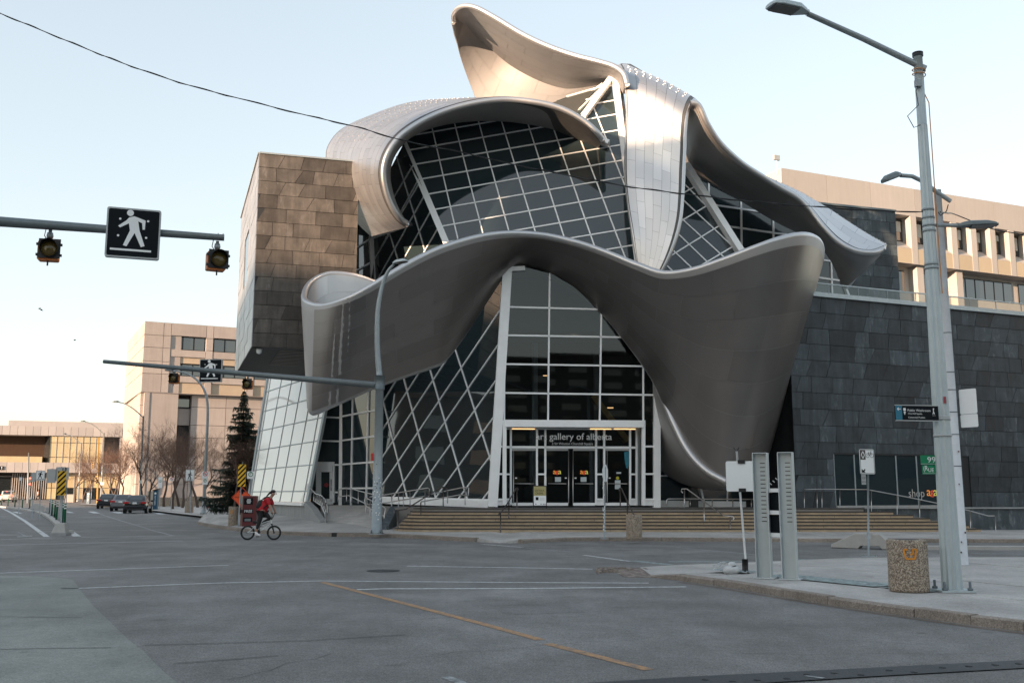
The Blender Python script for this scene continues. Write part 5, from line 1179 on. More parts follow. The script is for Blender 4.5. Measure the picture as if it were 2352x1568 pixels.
# ================================================================= street furniture, right-hand side
Zv = Vector((0,0,1))
def base_at(u, v, z=.12): p = G(u, v, z); return p
class Board:
    """upright board with its own (x, z) coordinates; x to the reader's right"""
    def __init__(s, org, yaw, parent=None): s.o = Vector(org); s.x = Vector((math.cos(yaw), math.sin(yaw), 0)); s.n = Vector((s.x.y, -s.x.x, 0)); s.p = parent; s.up = Zv
    def pt(s, x, z, d=0): return s.o+s.x*x+s.up*z+s.n*d
    def plate(s, name, x0, x1, z0, z1, t, m, d=0, r=0.0, mb=None, parent=None):
        if r:
            q = []
            for cx, cz, a0 in ((x1-r,z1-r,0),(x0+r,z1-r,90),(x0+r,z0+r,180),(x1-r,z0+r,270)):
                for k in range(5): a = R(a0+22.5*k); q.append((cx+r*math.cos(a), cz+r*math.sin(a)))
        else: q = [(x0,z0),(x1,z0),(x1,z1),(x0,z1)]
        return MB().prism([s.pt(a,b,d) for a, b in q], s.n*t).build(name, m, parent or s.p)
    def shape(s, name, pts, m, d, parent=None): return MB().poly([s.pt(a,b,d) for a, b in pts]).build(name, m, parent or s.p)
    def disc(s, name, cx, cz, r, m, d, n=14, parent=None, r_in=0):
        if r_in:
            b = MB()
            for k in range(n):
                a0, a1 = 2*math.pi*k/n, 2*math.pi*(k+1)/n
                b.add([s.pt(cx+r*math.cos(a0),cz+r*math.sin(a0),d), s.pt(cx+r*math.cos(a1),cz+r*math.sin(a1),d), s.pt(cx+r_in*math.cos(a1),cz+r_in*math.sin(a1),d), s.pt(cx+r_in*math.cos(a0),cz+r_in*math.sin(a0),d)], [(0,1,2,3)])
            return b.build(name, m, parent or s.p)
        return s.shape(name, [(cx+r*math.cos(2*math.pi*k/n), cz+r*math.sin(2*math.pi*k/n)) for k in range(n)], m, d, parent)
    def line(s, name, pts, w, m, d, parent=None):
        b = MB()
        for a, c in zip(pts, pts[1:]): b.bar(s.pt(*a, d), s.pt(*c, d), w, .004, s.n)
        return b.build(name, m, parent or s.p)
    def text(s, t, x, z, w, m, d, h=None, parent=None, name='lettering'): return text(t, s.pt(x, z, d), w, s.x, s.up, 0.0, h, parent=parent or s.p, name=name, m=m)
# ---- big fluted lamp post
lb = base_at(2188,1357); LAMP = thing('lamp_post', 'tall pale green fluted lamp post bolted to the pavement beside the litter bin', 'lamp post', lb)
ztop = P(2120,128,lb.y).z; Hh = ztop-lb.z
def fluted(c, z0, z1, r0, r1, n=11, k=8):
    b = MB(); vs = []
    for i in range(k+1):
        t = i/k; r = r0+(r1-r0)*t
        for j in range(n*2):
            a = 2*math.pi*j/(n*2); rr = r*(1 if j % 2 == 0 else .86); vs.append(Vector((c.x+rr*math.cos(a), c.y+rr*math.sin(a), z0+(z1-z0)*t)))
    m = n*2; fs = [(i*m+j, i*m+(j+1) % m, (i+1)*m+(j+1) % m, (i+1)*m+j) for i in range(k) for j in range(m)]
    b.add(vs, fs, 0, False); b.f.append([k*m+j for j in range(m)]); b.m.append(0); b.sm.append(False); return b
fluted(lb, lb.z+.03, lb.z+Hh*.86, .16, .082).build('pole', GALV_L, LAMP)
MB().cyl(lb+Zv*(Hh*.86), lb+Zv*Hh, .078, .074, 16).build('pole_top', GALV_L, LAMP)
MB().cyl(lb+Zv*(Hh-.02), lb+Zv*(Hh+.05), .09, .09, 16).build('cap', DARK_M, LAMP)
MB().box((lb.x-.27,lb.y-.25,lb.z), (lb.x+.27,lb.y+.25,lb.z+.03)).build('base_plate', GALV_L, LAMP)
for i in (-1,1):
    for j in (-1,1): c = lb+Vector((.2*i,.19*j,.03)); MB().lathe(c, [(.045,0),(.045,.035),(.022,.036),(.022,.13),(.005,.135)], 8).build('anchor_bolt', GALV_D, LAMP)
arm0 = P(2112,152,lb.y); arm1 = P(1855,32,lb.y-.3); MB().tube([arm0+Vector((.1,0,-.05)), arm0, arm0.lerp(arm1,.5)+Zv*.02, arm1], [.055,.055,.05,.045], 10).build('arm', GALV, LAMP)
hd = (arm1-arm0); hd.z = 0; hd.normalize(); hs_ = Vector((-hd.y, hd.x, 0))
def luminaire(p, d, L, W, H, parent, m=GALV_L, lens=True):
    """flat street-light head: tapered shell over an LED plate"""
    d = Vector(d).normalized(); s_ = d.cross(Zv).normalized(); u = s_.cross(d); b = MB(); vs = []
    prof = [(0,.28,.5),(.12,.55,.8),(.3,.95,1),(.75,1,.95),(.95,.8,.6),(1,.55,.3)]
    for (t, w, h) in prof:
        c = p+d*(L*t); vs += [c-s_*(W/2*w), c-s_*(W/2*w*.9)+u*(H*h*.7), c-s_*(W*.22*w)+u*(H*h), c+s_*(W*.22*w)+u*(H*h), c+s_*(W/2*w*.9)+u*(H*h*.7), c+s_*(W/2*w)]
    k = 6; fs = [(i*k+j, i*k+j+1, (i+1)*k+j+1, (i+1)*k+j) for i in range(len(prof)-1) for j in range(k-1)]+[(i*k, (i+1)*k, (i+1)*k+k-1, i*k+k-1) for i in range(len(prof)-1)]+[tuple(range(k)), tuple(range((len(prof)-1)*k, len(prof)*k))[::-1]]
    b.add(vs, fs); o = b.build('lamp_head', m, parent, bevel=.01)
    MB().obox(p+d*(L*.62)-u*.01, d*(L*.3), s_*(W*.36), u*.012).build('led_plate', mat('led_plate', (.12,.12,.12), .3, .3, var=.4, scale=40) if 'led_plate' not in MATS else MATS['led_plate'], o)
    return o
hd2 = (P(1768,30,lb.y-.6)-P(1862,36,lb.y-.3)).normalized(); hh = luminaire(arm1, Vector((hd2.x, hd2.y, 0)), .78, .36, .12, LAMP); MB().cyl(arm1+hd2*.3+Zv*.12, arm1+hd2*.3+Zv*.17, .05).build('photocell', DARK_M, hh)
ORW = mat('orange_cord', (.5, .2, .04), .6, var=0)
rr = lambda z: .16+(.082-.16)*min(1,(z-lb.z)/(Hh*.86))
coil = [lb+Vector((.105*math.cos(t), .105*math.sin(t), Hh-.22-.012*t)) for t in np.linspace(0, 14, 40)]
MB().tube(coil+[lb+Vector((.09, -.11, Hh-.9)), lb+Vector((.095,-.1,Hh-2.2)), lb+Vector((.11,-.08,Hh-3.6)), lb+Vector((.115,-.08,Hh-4.2))], .009, 5).build('cord', ORW, LAMP)
MB().tube([lb+Vector((-.06,-.12,Hh-.55)), lb+Vector((-.12,-.12,Hh-.7)), lb+Vector((-.1,-.13,Hh-.95)), lb+Vector((-.3,-.14,Hh-1.15)), lb+Vector((-.2,-.13,Hh-1.35)), lb+Vector((-.08,-.12,Hh-1.3))], .008, 5).build('cable', DARK_M, LAMP)
MB().obox(lb+Vector((-.07,-.1,Hh-.55)), Vector((.05,0,0)), Vector((0,.04,0)), Vector((0,0,.06))).build('junction_box', GALV, LAMP)
for v in (482,500,518,530,607,616,958,962,1000):
    z = P(2180,v,lb.y).z; MB().lathe(Vector((lb.x,lb.y,z-.02)), [(rr(z)+.006,0),(rr(z)+.006,.035)], 20).build('clamp_band', GALV if v < 900 else SIGN_G, LAMP)
side = P(2166,517,lb.y); MB().tube([side-Vector((.12,0,0)), side, P(2205,518,lb.y-.1)], .035, 8).build('side_arm', GALV, LAMP)
luminaire(P(2200,521,lb.y-.1), Vector((1,-.15,0)), .62, .26, .09, LAMP, GALV_D)
# stickers
STK = mat('sticker_mix', (.3,.05,.06), .5, var=.4, scale=60)
zz_ = P(2205,920,lb.y).z; MB().obox(Vector((lb.x+.02, lb.y-rr(zz_)-.004, zz_)), Vector((.02,0,0)), Vector((0,.003,0)), Vector((0,0,.055))).build('sticker', STK, LAMP)
# ---- wayfinding blade
WB = P(2056,930,lb.y-.25); w0 = P(2056,965,lb.y-.25); wr = P(2152,966,lb.y-.12); yaw = math.atan2(wr.y-w0.y, wr.x-w0.x)
WS = thing('wayfinding_sign', 'dark blue public washroom sign blade clamped to the fluted lamp post', 'sign', w0)
bd = Board(w0, yaw, WS); Wd = (Vector((wr.x,wr.y,0))-Vector((w0.x,w0.y,0))).length; Hd = WB.z-w0.z
bd.plate('board', 0, Wd+.02, 0, Hd, .025, BLACK_S); bd.plate('arrow_field', 0, Wd*.155, .012, Hd-.008, .003, mat('sign_teal', (.01,.16,.25), .45, var=0), .026)
for z in (0, Hd): bd.plate('edge_trim', 0, Wd+.02, z-.008, z+.006, .032, SIGN_G)
bd.line('arrow', [(Wd*.04,Hd*.74),(Wd*.12,Hd*.74)], .012, SIGN_W, .032); bd.line('arrow', [(Wd*.075,Hd*.83),(Wd*.04,Hd*.74),(Wd*.075,Hd*.65)], .012, SIGN_W, .032)
bd.text('Public Washroom', Wd*.29, Hd*.59, Wd*.545, SIGN_W, .028); bd.text('Churchill Square', Wd*.295, Hd*.37, Wd*.335, SIGN_W, .028); bd.text('Centennial Pavilion', Wd*.295, Hd*.15, Wd*.4, SIGN_W, .028)
bd.plate('toilet_pictogram', Wd*.185, Wd*.245, Hd*.62, Hd*.82, .002, SIGN_W, .028, r=.012); bd.plate('toilet_pictogram', Wd*.19, Wd*.24, Hd*.48, Hd*.58, .002, SIGN_W, .028, r=.012); bd.plate('toilet_pictogram', Wd*.205, Wd*.225, Hd*.38, Hd*.48, .002, SIGN_W, .028)
bd.disc('walker_pictogram', Wd*.91, Hd*.78, .012, SIGN_W, .029); bd.line('walker_pictogram', [(Wd*.905,Hd*.73),(Wd*.905,Hd*.56),(Wd*.885,Hd*.44)], .012, SIGN_W, .029); bd.line('walker_pictogram', [(Wd*.905,Hd*.56),(Wd*.925,Hd*.5),(Wd*.925,Hd*.44)], .01, SIGN_W, .029); bd.text('2 mins', Wd*.875, Hd*.32, Wd*.07, SIGN_W, .028)
# ---- street name blades
GREEN = mat('sign_green', (.0, .20, .085), .45, var=0)
s0_ = P(2115,1066,lb.y+.05); s1_ = P(2115,1045,lb.y+.05); NS = thing('street_name_sign', 'green street name blades fixed behind the fluted lamp post', 'sign', s0_)
bd = Board(s0_, R(-2), NS); h = s1_.z-s0_.z; bd.plate('upper_blade', 0, .40, 0, h, .012, GREEN); bd.text('99', .105, h*.2, .13, SIGN_W, .014, h*.62); bd.text('S', .30, h*.2, .06, SIGN_W, .014, h*.62); bd.plate('edge_line', 0, .40, .006, .01, .002, SIGN_W, .0125)
bd.plate('lower_blade', 0.015, .40, -h-.01, -.012, .012, GREEN); bd.text('(R', .035, -h*.86, .07, SIGN_W, .014, h*.72); bd.text('UE', .11, -h*.82, .09, SIGN_W, .014, h*.42); bd.text('H', .26, -h*.82, .06, SIGN_W, .014, h*.62); bd.plate('edge_line', .02, .40, -h+.0, -h+.004, .002, SIGN_W, .0125)
# ---- litter bin of exposed aggregate (near)
ORP = mat('orange_logo', (.65, .25, .02), .6, var=.15, scale=8)
def litter_bin(p, h, r, label, group=None, logo=None):
    t = thing('litter_bin', label, 'litter bin', p, 0, group); b = MB()
    b.lathe(p, [(r*.93,.0),(r*.985,.015),(r,.05),(r*.985,h*.5),(r,h-.04),(r*.985,h-.008),(r*.93,h)], 36)
    b.build('drum', AGG, t); MB().lathe(p+Zv*(h-.004), [(r*.62,0),(r*.62,.008)], 24).build('opening', BLACK, t)
    if logo:
        u0, sc_ = logo; b = MB()
        for a, c in [((-.16,.1),(-.06,.1)),((-.16,.1),(-.11,-.13)),((-.11,-.13),(.10,-.13)),((.10,-.13),(.15,.11)),((.15,.11),(.06,.11)),((.06,.11),(.06,-.0)),((.06,0),(-.01,-.03))]:
            f_ = lambda q: p+Vector((r*1.004*math.sin(u0+q[0]*sc_/r), -r*1.004*math.cos(u0+q[0]*sc_/r), h*.745+q[1]*sc_))
            k = 4
            for i in range(k):
                A = f_((a[0]+(c[0]-a[0])*i/k, a[1]+(c[1]-a[1])*i/k)); B = f_((a[0]+(c[0]-a[0])*(i+1)/k, a[1]+(c[1]-a[1])*(i+1)/k)); b.bar(A, B, .03*sc_*1.4, .014, (A-p)-Zv*(A-p).z)
        b.build('emblem', ORP, t)
    return t
nb = base_at(2089,1357); litter_bin(nb, P(2089,1240,nb.y-.3).z-nb.z, .31, 'large pebbled concrete litter bin with an orange emblem beside the fluted lamp post', 'pebbled concrete litter bins', (-.22, .62))
fb = G(1457,1238,.14); litter_bin(fb, .82, .27, 'plain pebbled concrete litter bin at the foot of the gallery stairs', 'pebbled concrete litter bins')
# ---- white pole behind, with bracket lamp
wb = base_at(2211,1303,.05); WP_ = thing('utility_pole', 'weathered white octagonal pole standing behind the fluted lamp post', 'pole', wb)
zt2 = P(2183,437,wb.y).z
MB().tube([wb, wb+Zv*(zt2-wb.z)*.5, wb+Zv*(zt2-wb.z)], [.135,.11,.085], 8).build('pole', WHITE_P, WP_)
RUST = mat('rust', (.09,.035,.02), .9, var=.3, scale=12); MB().box((wb.x-.1,wb.y-.2,0.0),(wb.x+.3,wb.y+.15,.09)).build('base_shoe', RUST, WP_)
for z in (2.2,2.9,3.4,3.9,4.3,5.2): MB().lathe(wb+Zv*z, [(.14-.006*z,0),(.14-.006*z,.02)], 8).build('strap', GALV_D, WP_)
for i in range(7): MB().obox(wb+Vector((random.uniform(-.08,.1),-.14+random.uniform(0,.01),random.uniform(.3,2.6))), Vector((random.uniform(.006,.014),0,0)), Vector((0,.012,0)), Vector((0,0,random.uniform(.006,.02)))).build('rust_spot', RUST, WP_)
ar = [P(2183,462,wb.y),P(2150,440,wb.y-.1),P(2120,417,wb.y-.2),P(2095,405,wb.y-.3),P(2068,403,wb.y-.4)]
MB().tube(ar, .05, 8).build('bracket_arm', GALV, WP_); luminaire(ar[-1], P(2012,425,wb.y-.7)-ar[-1], .55, .3, .13, WP_, GALV_D)
MB().tube([P(2178,470,wb.y-.12),P(2174,485,wb.y-.14),P(2160,495,wb.y-.14),P(2155,487,wb.y-.14)], .012, 5).build('cable', DARK_M, WP_)
sb_ = P(2208,982,wb.y+.05); st_ = P(2208,895,wb.y+.05); RS = thing('regulatory_sign', 'blank grey back of a sign fixed to the white octagonal pole', 'sign', sb_); bd = Board(sb_, R(-58), RS); bd.plate('plate', 0, .42, .0, (st_.z-sb_.z)*.34, .006, SIGN_W, 0, .03); bd.plate('plate', 0, .42, (st_.z-sb_.z)*.35, st_.z-sb_.z, .006, SIGN_W, 0, .03)
# ---- overhead cable
wpts = [(-40,14),(0,31),(100,72),(212,118),(300,152),(420,192),(540,224),(700,264),(820,292),(930,324),(1060,350),(1176,377),(1300,402),(1440,428),(1560,444),(1700,460),(1850,473),(2000,483),(2140,487)]
b = MB(); wire = []
for i, (u, v) in enumerate(wpts): wire.append(P(u, v, 15+(lb.y-15)*min(1,i/(len(wpts)-1))**.5*1.0))
fine = [Vector(x) for x in resample([tuple(p) for p in wire], 140)]
tw = [p+Vector((0, .012*math.sin(i*.9), .014*math.cos(i*.9+.4*math.sin(i)))) for i, p in enumerate(fine)]
CB = MB().tube(fine, .008, 5).build('overhead_cable', BLACK, None, 'black twisted overhead cable strung across the sky to the fluted lamp post', 'cable'); MB().tube(tw, .006, 5).build('wrap_strand', BLACK, CB)
MB().tube([Vector(x) for x in resample([tuple(P(2160,487,lb.y)),tuple(P(2178,490,lb.y+2)),tuple(P(2195,493,wb.y)),tuple(P(2280,526,wb.y+.5)),tuple(P(2352,541,wb.y+1)),tuple(P(2450,580,wb.y+1.5))], 30)], .013, 5).build('overhead_cable', BLACK, None, 'short black cable running on past the white octagonal pole', 'cable')
# ---- steel sign frame: two slotted channel posts with rails and dark panels between
fpost = base_at(1756,1327); fp2 = base_at(1815,1330)
FR = thing('information_stand', 'pale steel information stand of two slotted channel posts at the pavement edge', 'stand', fpost)
hz_ = P(1756,1041,fpost.y).z-fpost.z
STEEL_P = mat('pale_steel_paint', (.50,.55,.56), .45, .2, var=.06, scale=3, streak=.08)
for c, yw in ((fpost, R(-24)), (fp2, R(-24))):
    bd = Board(c, yw, FR); w = .27
    pst = bd.plate('post', -w/2+.0, w/2, 0, hz_, .012, STEEL_P, -.09)
    bd.plate('flange', -w/2, -w/2+.014, 0, hz_, .22, STEEL_P, -.14, parent=pst); bd.plate('flange', w/2-.014, w/2, 0, hz_, .22, STEEL_P, -.14, parent=pst); bd.plate('top_plate', -w/2, w/2, hz_, hz_+.014, .2, STEEL_P, -.14, parent=pst)
    for k in range(15): z = hz_*.50+k*hz_*.0285*1.18-.12; bd.plate('slot', -.02, .07, z, z+.014, .003, BLACK, -.077, parent=pst)
    bd.plate('foot_plate', -w*.7, w*.75, 0, .02, .34, STEEL_P, -.2, parent=pst)
a, c_ = fpost+Vector((.12,-.02,0)), fp2+Vector((-.13,.02,0))
for v in (1125.6,1176,1227): z = P(1790,v,fpost.y).z-fpost.z; MB().bar(a+Zv*z, c_+Zv*z, .05, .07).build('rail', SIGN_W, FR)
for v0, v1 in ((1131,1171),(1181,1223)):
    z1, z0 = P(1790,v0,fpost.y).z, P(1790,v1,fpost.y).z; o = MB().prism([Vector((a.x,a.y+.05,z0)), Vector((c_.x,c_.y+.05,z0)), Vector((c_.x,c_.y+.05,z1)), Vector((a.x,a.y+.05,z1))], (0,.02,0)).build('panel', BLACK_S, FR)
    if v0 < 1150:
        pts = [Vector((a.x+(c_.x-a.x)*(.5+.3*math.sin(t*2.1+1)), a.y+.04, z0+(z1-z0)*(.5+.34*math.sin(t*3.3)))) for t in np.linspace(0, 6, 40)]; MB().tube(pts, .006, 4).build('graffiti', SIGN_W, o)
b = MB()
for k in range(5): q = P(1768+k*6.5, 1109-k*6.2+.6*k*k*.3, fpost.y+.02); MB().bar(q, q+Vector((.035,0,-.03)), .012, .012).build('tick_mark', SIGN_W, FR)
# ---- temporary sign on a folding stand, seen from behind, held down by a sandbag
tb = base_at(1712,1318,.08); TS = thing('temporary_sign', 'blank back of a temporary sign on a folding stand weighed down by a sandbag', 'sign', tb)
top = P(1692,1036,tb.y); base = P(1713,1290,tb.y); low = P(1713,1310,tb.y)
MB().tube([low, base, top], .022, 8).build('mast', SIGN_W, TS); MB().cyl(P(1714,1283,tb.y), P(1715,1312,tb.y), .035).build('spring', BLACK, TS); MB().cyl(P(1708,1283,tb.y), P(1709,1312,tb.y), .035).build('spring', BLACK, TS)
for u, v, Yd in [(1655,1326,-.25),(1740,1329,-.3),(1735,1312,.5),(1690,1309,.5)]: MB().tube([low+Zv*.0, P(u,v,tb.y+Yd)], .018, 6).build('leg', GALV, TS)
bl = P(1671,1128,tb.y-.02); bd = Board(bl, R(-8), TS); sg_ = bd.plate('panel', -.02, .58, 0, .60, .008, SIGN_W, 0, .04)
ax = (top-base).normalized()
for z in (.02,.58): bd.plate('bracket', .22, .36, z-.03, z+.04, .05, BLACK, -.02)
MB().tube([top, top+Vector((-.06,0,.07))], .008, 5).build('tip', BLACK, TS); MB().tube([top, top+Vector((.05,0,.08))], .008, 5).build('tip', BLACK, TS)
sbp = P(1680,1318,tb.y-.05); b = MB(); b.ball(sbp+Zv*.08, (.18,.13,.10), 14, 8); b.ball(sbp+Vector((.02,0,.17)), (.10,.08,.07), 10, 6)
for v_ in b.v: v_ += Vector((random.uniform(-.008,.008), random.uniform(-.008,.008), random.uniform(-.006,.006)))
SB = b.build('sandbag', mat('sack_white', (.55,.57,.58), .8, var=.12, scale=9, bump=.4, bscale=14), None, 'white plastic sandbag with a tied frayed neck on the folding sign stand', 'sandbag')
for k in range(8): q = sbp+Vector((-.06-.012*k,.0,.2)); MB().tube([q, q+Vector((-.07,-.02,random.uniform(.0,.05))), q+Vector((-.14-.015*k,-.03,random.uniform(-.12,-.02)))], .007, 4).build('frayed_strip', MATS['sack_white'], SB)
MB().tube([sbp+Vector((.1*math.cos(t),.08*math.sin(t)-.01,.15+.02*math.cos(t))) for t in np.linspace(0,6.28,16)], .007, 4, closed=False).build('tie', BLACK, SB)
# ---- reserved cycle lane sign
cb_ = G(1995,1278,.0); CS = thing('cycle_lane_sign', 'white reserved bicycle lane sign on a slim grey post', 'sign', cb_)
MB().tube([cb_, P(1993.5,1072,cb_.y)], .028, 8).build('post', GALV, CS); MB().box((cb_.x-.2,cb_.y-.15,0),(cb_.x+.2,cb_.y+.15,.015)).build('base_plate', GALV, CS)
for i in (-1,1): MB().cyl(cb_+Vector((.15*i,-.1,.015)), cb_+Vector((.15*i,-.1,.05)), .02).build('bolt', GALV, CS)
bl = P(1976,1088,cb_.y-.3); hS = P(1976,1031,cb_.y-.3).z-bl.z; bd = Board(bl, R(20), CS); wS = .48
fc = bd.plate('face', 0, wS, 0, hS, .006, SIGN_W, 0, .04)
bd.line('border', [(.02,.02),(wS-.02,.02),(wS-.02,hS-.02),(.02,hS-.02),(.02,.02)], .008, BLACK_S, .008)
BRN = mat('sign_brown', (.07,.055,.05), .5, var=0); bd.shape('diamond_field', [(.02,hS*.58),(wS*.40,hS*.58),(wS*.40,hS-.02),(.02,hS-.02)], BRN, .009); bd.line('diamond', [(wS*.22,hS*.63),(wS*.33,hS*.77),(wS*.22,hS*.91),(wS*.11,hS*.77),(wS*.22,hS*.63)], .018, SIGN_W, .012)
for cx in (.55,.83): bd.disc('bicycle_wheel', wS*cx, hS*.75, .06, BLACK_S, .009, 16, r_in=.05)
bd.line('bicycle_frame', [(wS*.55,hS*.75),(wS*.62,hS*.86),(wS*.77,hS*.86),(wS*.68,hS*.75),(wS*.55,hS*.75)], .008, BLACK_S, .009); bd.line('bicycle_frame', [(wS*.68,hS*.75),(wS*.61,hS*.89)], .008, BLACK_S, .009); bd.line('bicycle_frame', [(wS*.83,hS*.75),(wS*.76,hS*.92),(wS*.82,hS*.92)], .008, BLACK_S, .009)
bd.shape('arrow', [(wS*.10,hS*.06),(wS*.36,hS*.06),(wS*.27,hS*.11),(wS*.36,hS*.17),(wS*.30,hS*.21),(wS*.20,hS*.14),(wS*.10,hS*.22)], BLACK_S, .009)
bd.plate('tab_plate', wS*.18, wS*.48, -hS*.42, -.01, .005, SIGN_G, -.07); bd.text('EXCEPT', wS*.21, -hS*.2, wS*.24, BLACK_S, -.06, .05); bd.text('BICYCLES', wS*.21, -hS*.36, wS*.24, BLACK_S, -.06, .05)
# ---- concrete traffic barrier
b0 = G(1908,1258,0); b1 = G(2046,1262,0); CBR = thing('concrete_barrier', 'low weathered concrete traffic barrier with sloped end behind the cycle lane sign', 'barrier', b0)
dx = (b1-b0); Lb = dx.length; dx.normalize(); dy = Vector((-dx.y, dx.x, 0)); hb = .46
prof = [(0,0.02),(.02,.12),(Lb*.42,hb),(Lb*.58,hb),(Lb*.60,hb-.14),(Lb*.68,hb-.14),(Lb*.70,hb),(Lb*.82,hb),(Lb,.16),(Lb,.02),(Lb*.86,.0),(Lb*.82,.09),(Lb*.50,.09),(Lb*.46,.0)]
lo = [b0+dx*x+Zv*z for x, z in prof]; MB().prism(lo, dy*.42).build('block', CONC_P, CBR, bevel=.02)
# ---- octagonal stop sign turned away, at the stairs
ob = G(1388,1237,.14); OS = thing('octagonal_sign', 'octagonal sign seen almost edge-on, its post flecked with white stickers', 'sign', ob); ot = P(1390,1072,ob.y)
MB().tube([ob, ot], .028, 8).build('post', GALV, OS); MB().cyl(ob, ob+Zv*.03, .14).build('base_plate', GALV, OS)
bd = Board(P(1390,1086,ob.y-.04), R(66), OS); bd.shape('plate', [(.32*math.cos(R(22.5+45*k)), .32*math.sin(R(22.5+45*k))) for k in range(8)], SIGN_W, .0); bd2 = Board(P(1390,1086,ob.y-.035), R(66), OS); bd2.shape('plate', [(.32*math.cos(R(22.5+45*k)), .32*math.sin(R(22.5+45*k))) for k in range(8)][::-1], SIGN_G, -.004)
for k in range(40): z = random.uniform(.2, 1.9); a_ = random.uniform(0,6.28); MB().obox(ob+Vector((.03*math.cos(a_),.03*math.sin(a_),z)), Vector((random.uniform(.006,.016),0,0)), Vector((0,.01,0)), Vector((0,0,random.uniform(.008,.03)))).build('sticker', SIGN_W, OS)
# ---- A-frame board by the doors
af = PP(1240,1162,vplane((0,42.9,0),0)); AF = thing('sandwich_board', 'black framed sandwich board advertising sidewalk cinema before the doors', 'sandwich board', (af.x,af.y,1.05))
wA, hA = .56, .95
for s_, yy in ((1,-.22),(-1,.22)):
    bl = Vector((af.x-wA/2, af.y+yy, 1.05)); tp = Vector((af.x-wA/2, af.y+yy*.1, 1.05+hA)); up = (tp-bl).normalized(); bd = Board(bl, R(4), AF); bd.up = up; bd.n = bd.x.cross(up)
    MB().bar(bd.pt(0,0), bd.pt(0,hA), .03, .03, bd.n).build('frame', BLACK, AF); MB().bar(bd.pt(wA,0), bd.pt(wA,hA), .03, .03, bd.n).build('frame', BLACK, AF); MB().bar(bd.pt(0,hA), bd.pt(wA,hA), .03, .03, bd.n).build('frame', BLACK, AF); MB().bar(bd.pt(0,.1), bd.pt(wA,.1), .03, .03, bd.n).build('frame', BLACK, AF)
    if s_ == 1:
        bd.plate('poster', .02, wA-.02, .12, hA-.02, .004, SIGN_W, .004); bd.plate('poster_top', .02, wA-.02, hA*.56, hA-.02, .003, mat('poster_ochre', (.38,.33,.14), .6, var=.12, scale=8), .009)
        bd.text('SIDEWALK', .06, hA*.74, wA*.74, BLACK_S, .014, .10); bd.text('CINEMA', .09, hA*.61, wA*.6, BLACK_S, .014, .10); bd.plate('poster_image', .1, .22, hA*.36, hA*.5, .002, BLACK_S, .009)
        for k in range(4): bd.plate('poster_line', .26, wA-.08, hA*(.46-.035*k), hA*(.46-.035*k)+.008, .002, SIGN_G, .009)
        for x in (.08,.3,.4,.47): bd.plate('poster_line', x, x+.05, hA*.17, hA*.2, .002, BLACK_S, .009)
    else: bd.plate('back_panel', .02, wA-.02, .12, hA-.02, .004, SIGN_G)
# ================================================================= street furniture, left-hand side
WALK = [(1160,315),(1205,303),(1305,345),(1302,432),(1282,432),(1275,370),(1240,352),(1256,440),(1308,590),(1275,600),(1214,465),(1150,592),(1118,580),(1172,440),(1160,372),(1085,412),(1068,395),(1135,345)]
def walker(bd, S, m, d, mirror=False, par=None, dots=True):
    f = lambda x, y: (((x-970)/465 if not mirror else 1-(x-970)/465)*S, (680-(y-.075*(x-970)))/465*S)
    tri = [[0,1,2,6],[2,3,4,5],[2,5,6],[0,6,7,13,14],[7,8,9,10],[7,10,13],[10,11,12,13],[0,14,15],[0,15,16,17]]
    b = MB(); pts = [bd.pt(*f(*p), d) for p in WALK]
    for t in tri: b.add([pts[i] for i in t], [tuple(range(len(t)))])
    b.build('walking_figure', m, par or bd.p)
    c = f(1168,272); bd.disc('figure_head', c[0], c[1], S*.066, m, d, 14, par)
    q = [f(1008,604), f(1367,632), f(1367,651), f(1008,623)]; bd.shape('figure_bar', q if not mirror else q[::-1], m, d, par)
    if dots:
        for x, y in ((1082,328),(1327,351),(1072,488),(1317,510)): c = f(x, y); bd.disc('lamp_dot', c[0], c[1], S*.023, m, d, 10, par)
def cross_sign(org, yaw, S, label, group=None):
    t = thing('crosswalk_sign', label, 'sign', org, 0, group); bd = Board(org, yaw, t)
    bd.plate('rim', -.01, S+.01, -.01, S+.01, .10, SIGN_G, -.1, .04); bd.plate('face', .02, S-.02, .02, S-.02, .004, BLACK_S, .001, .03); walker(bd, S, SIGN_W, .007)
    return t
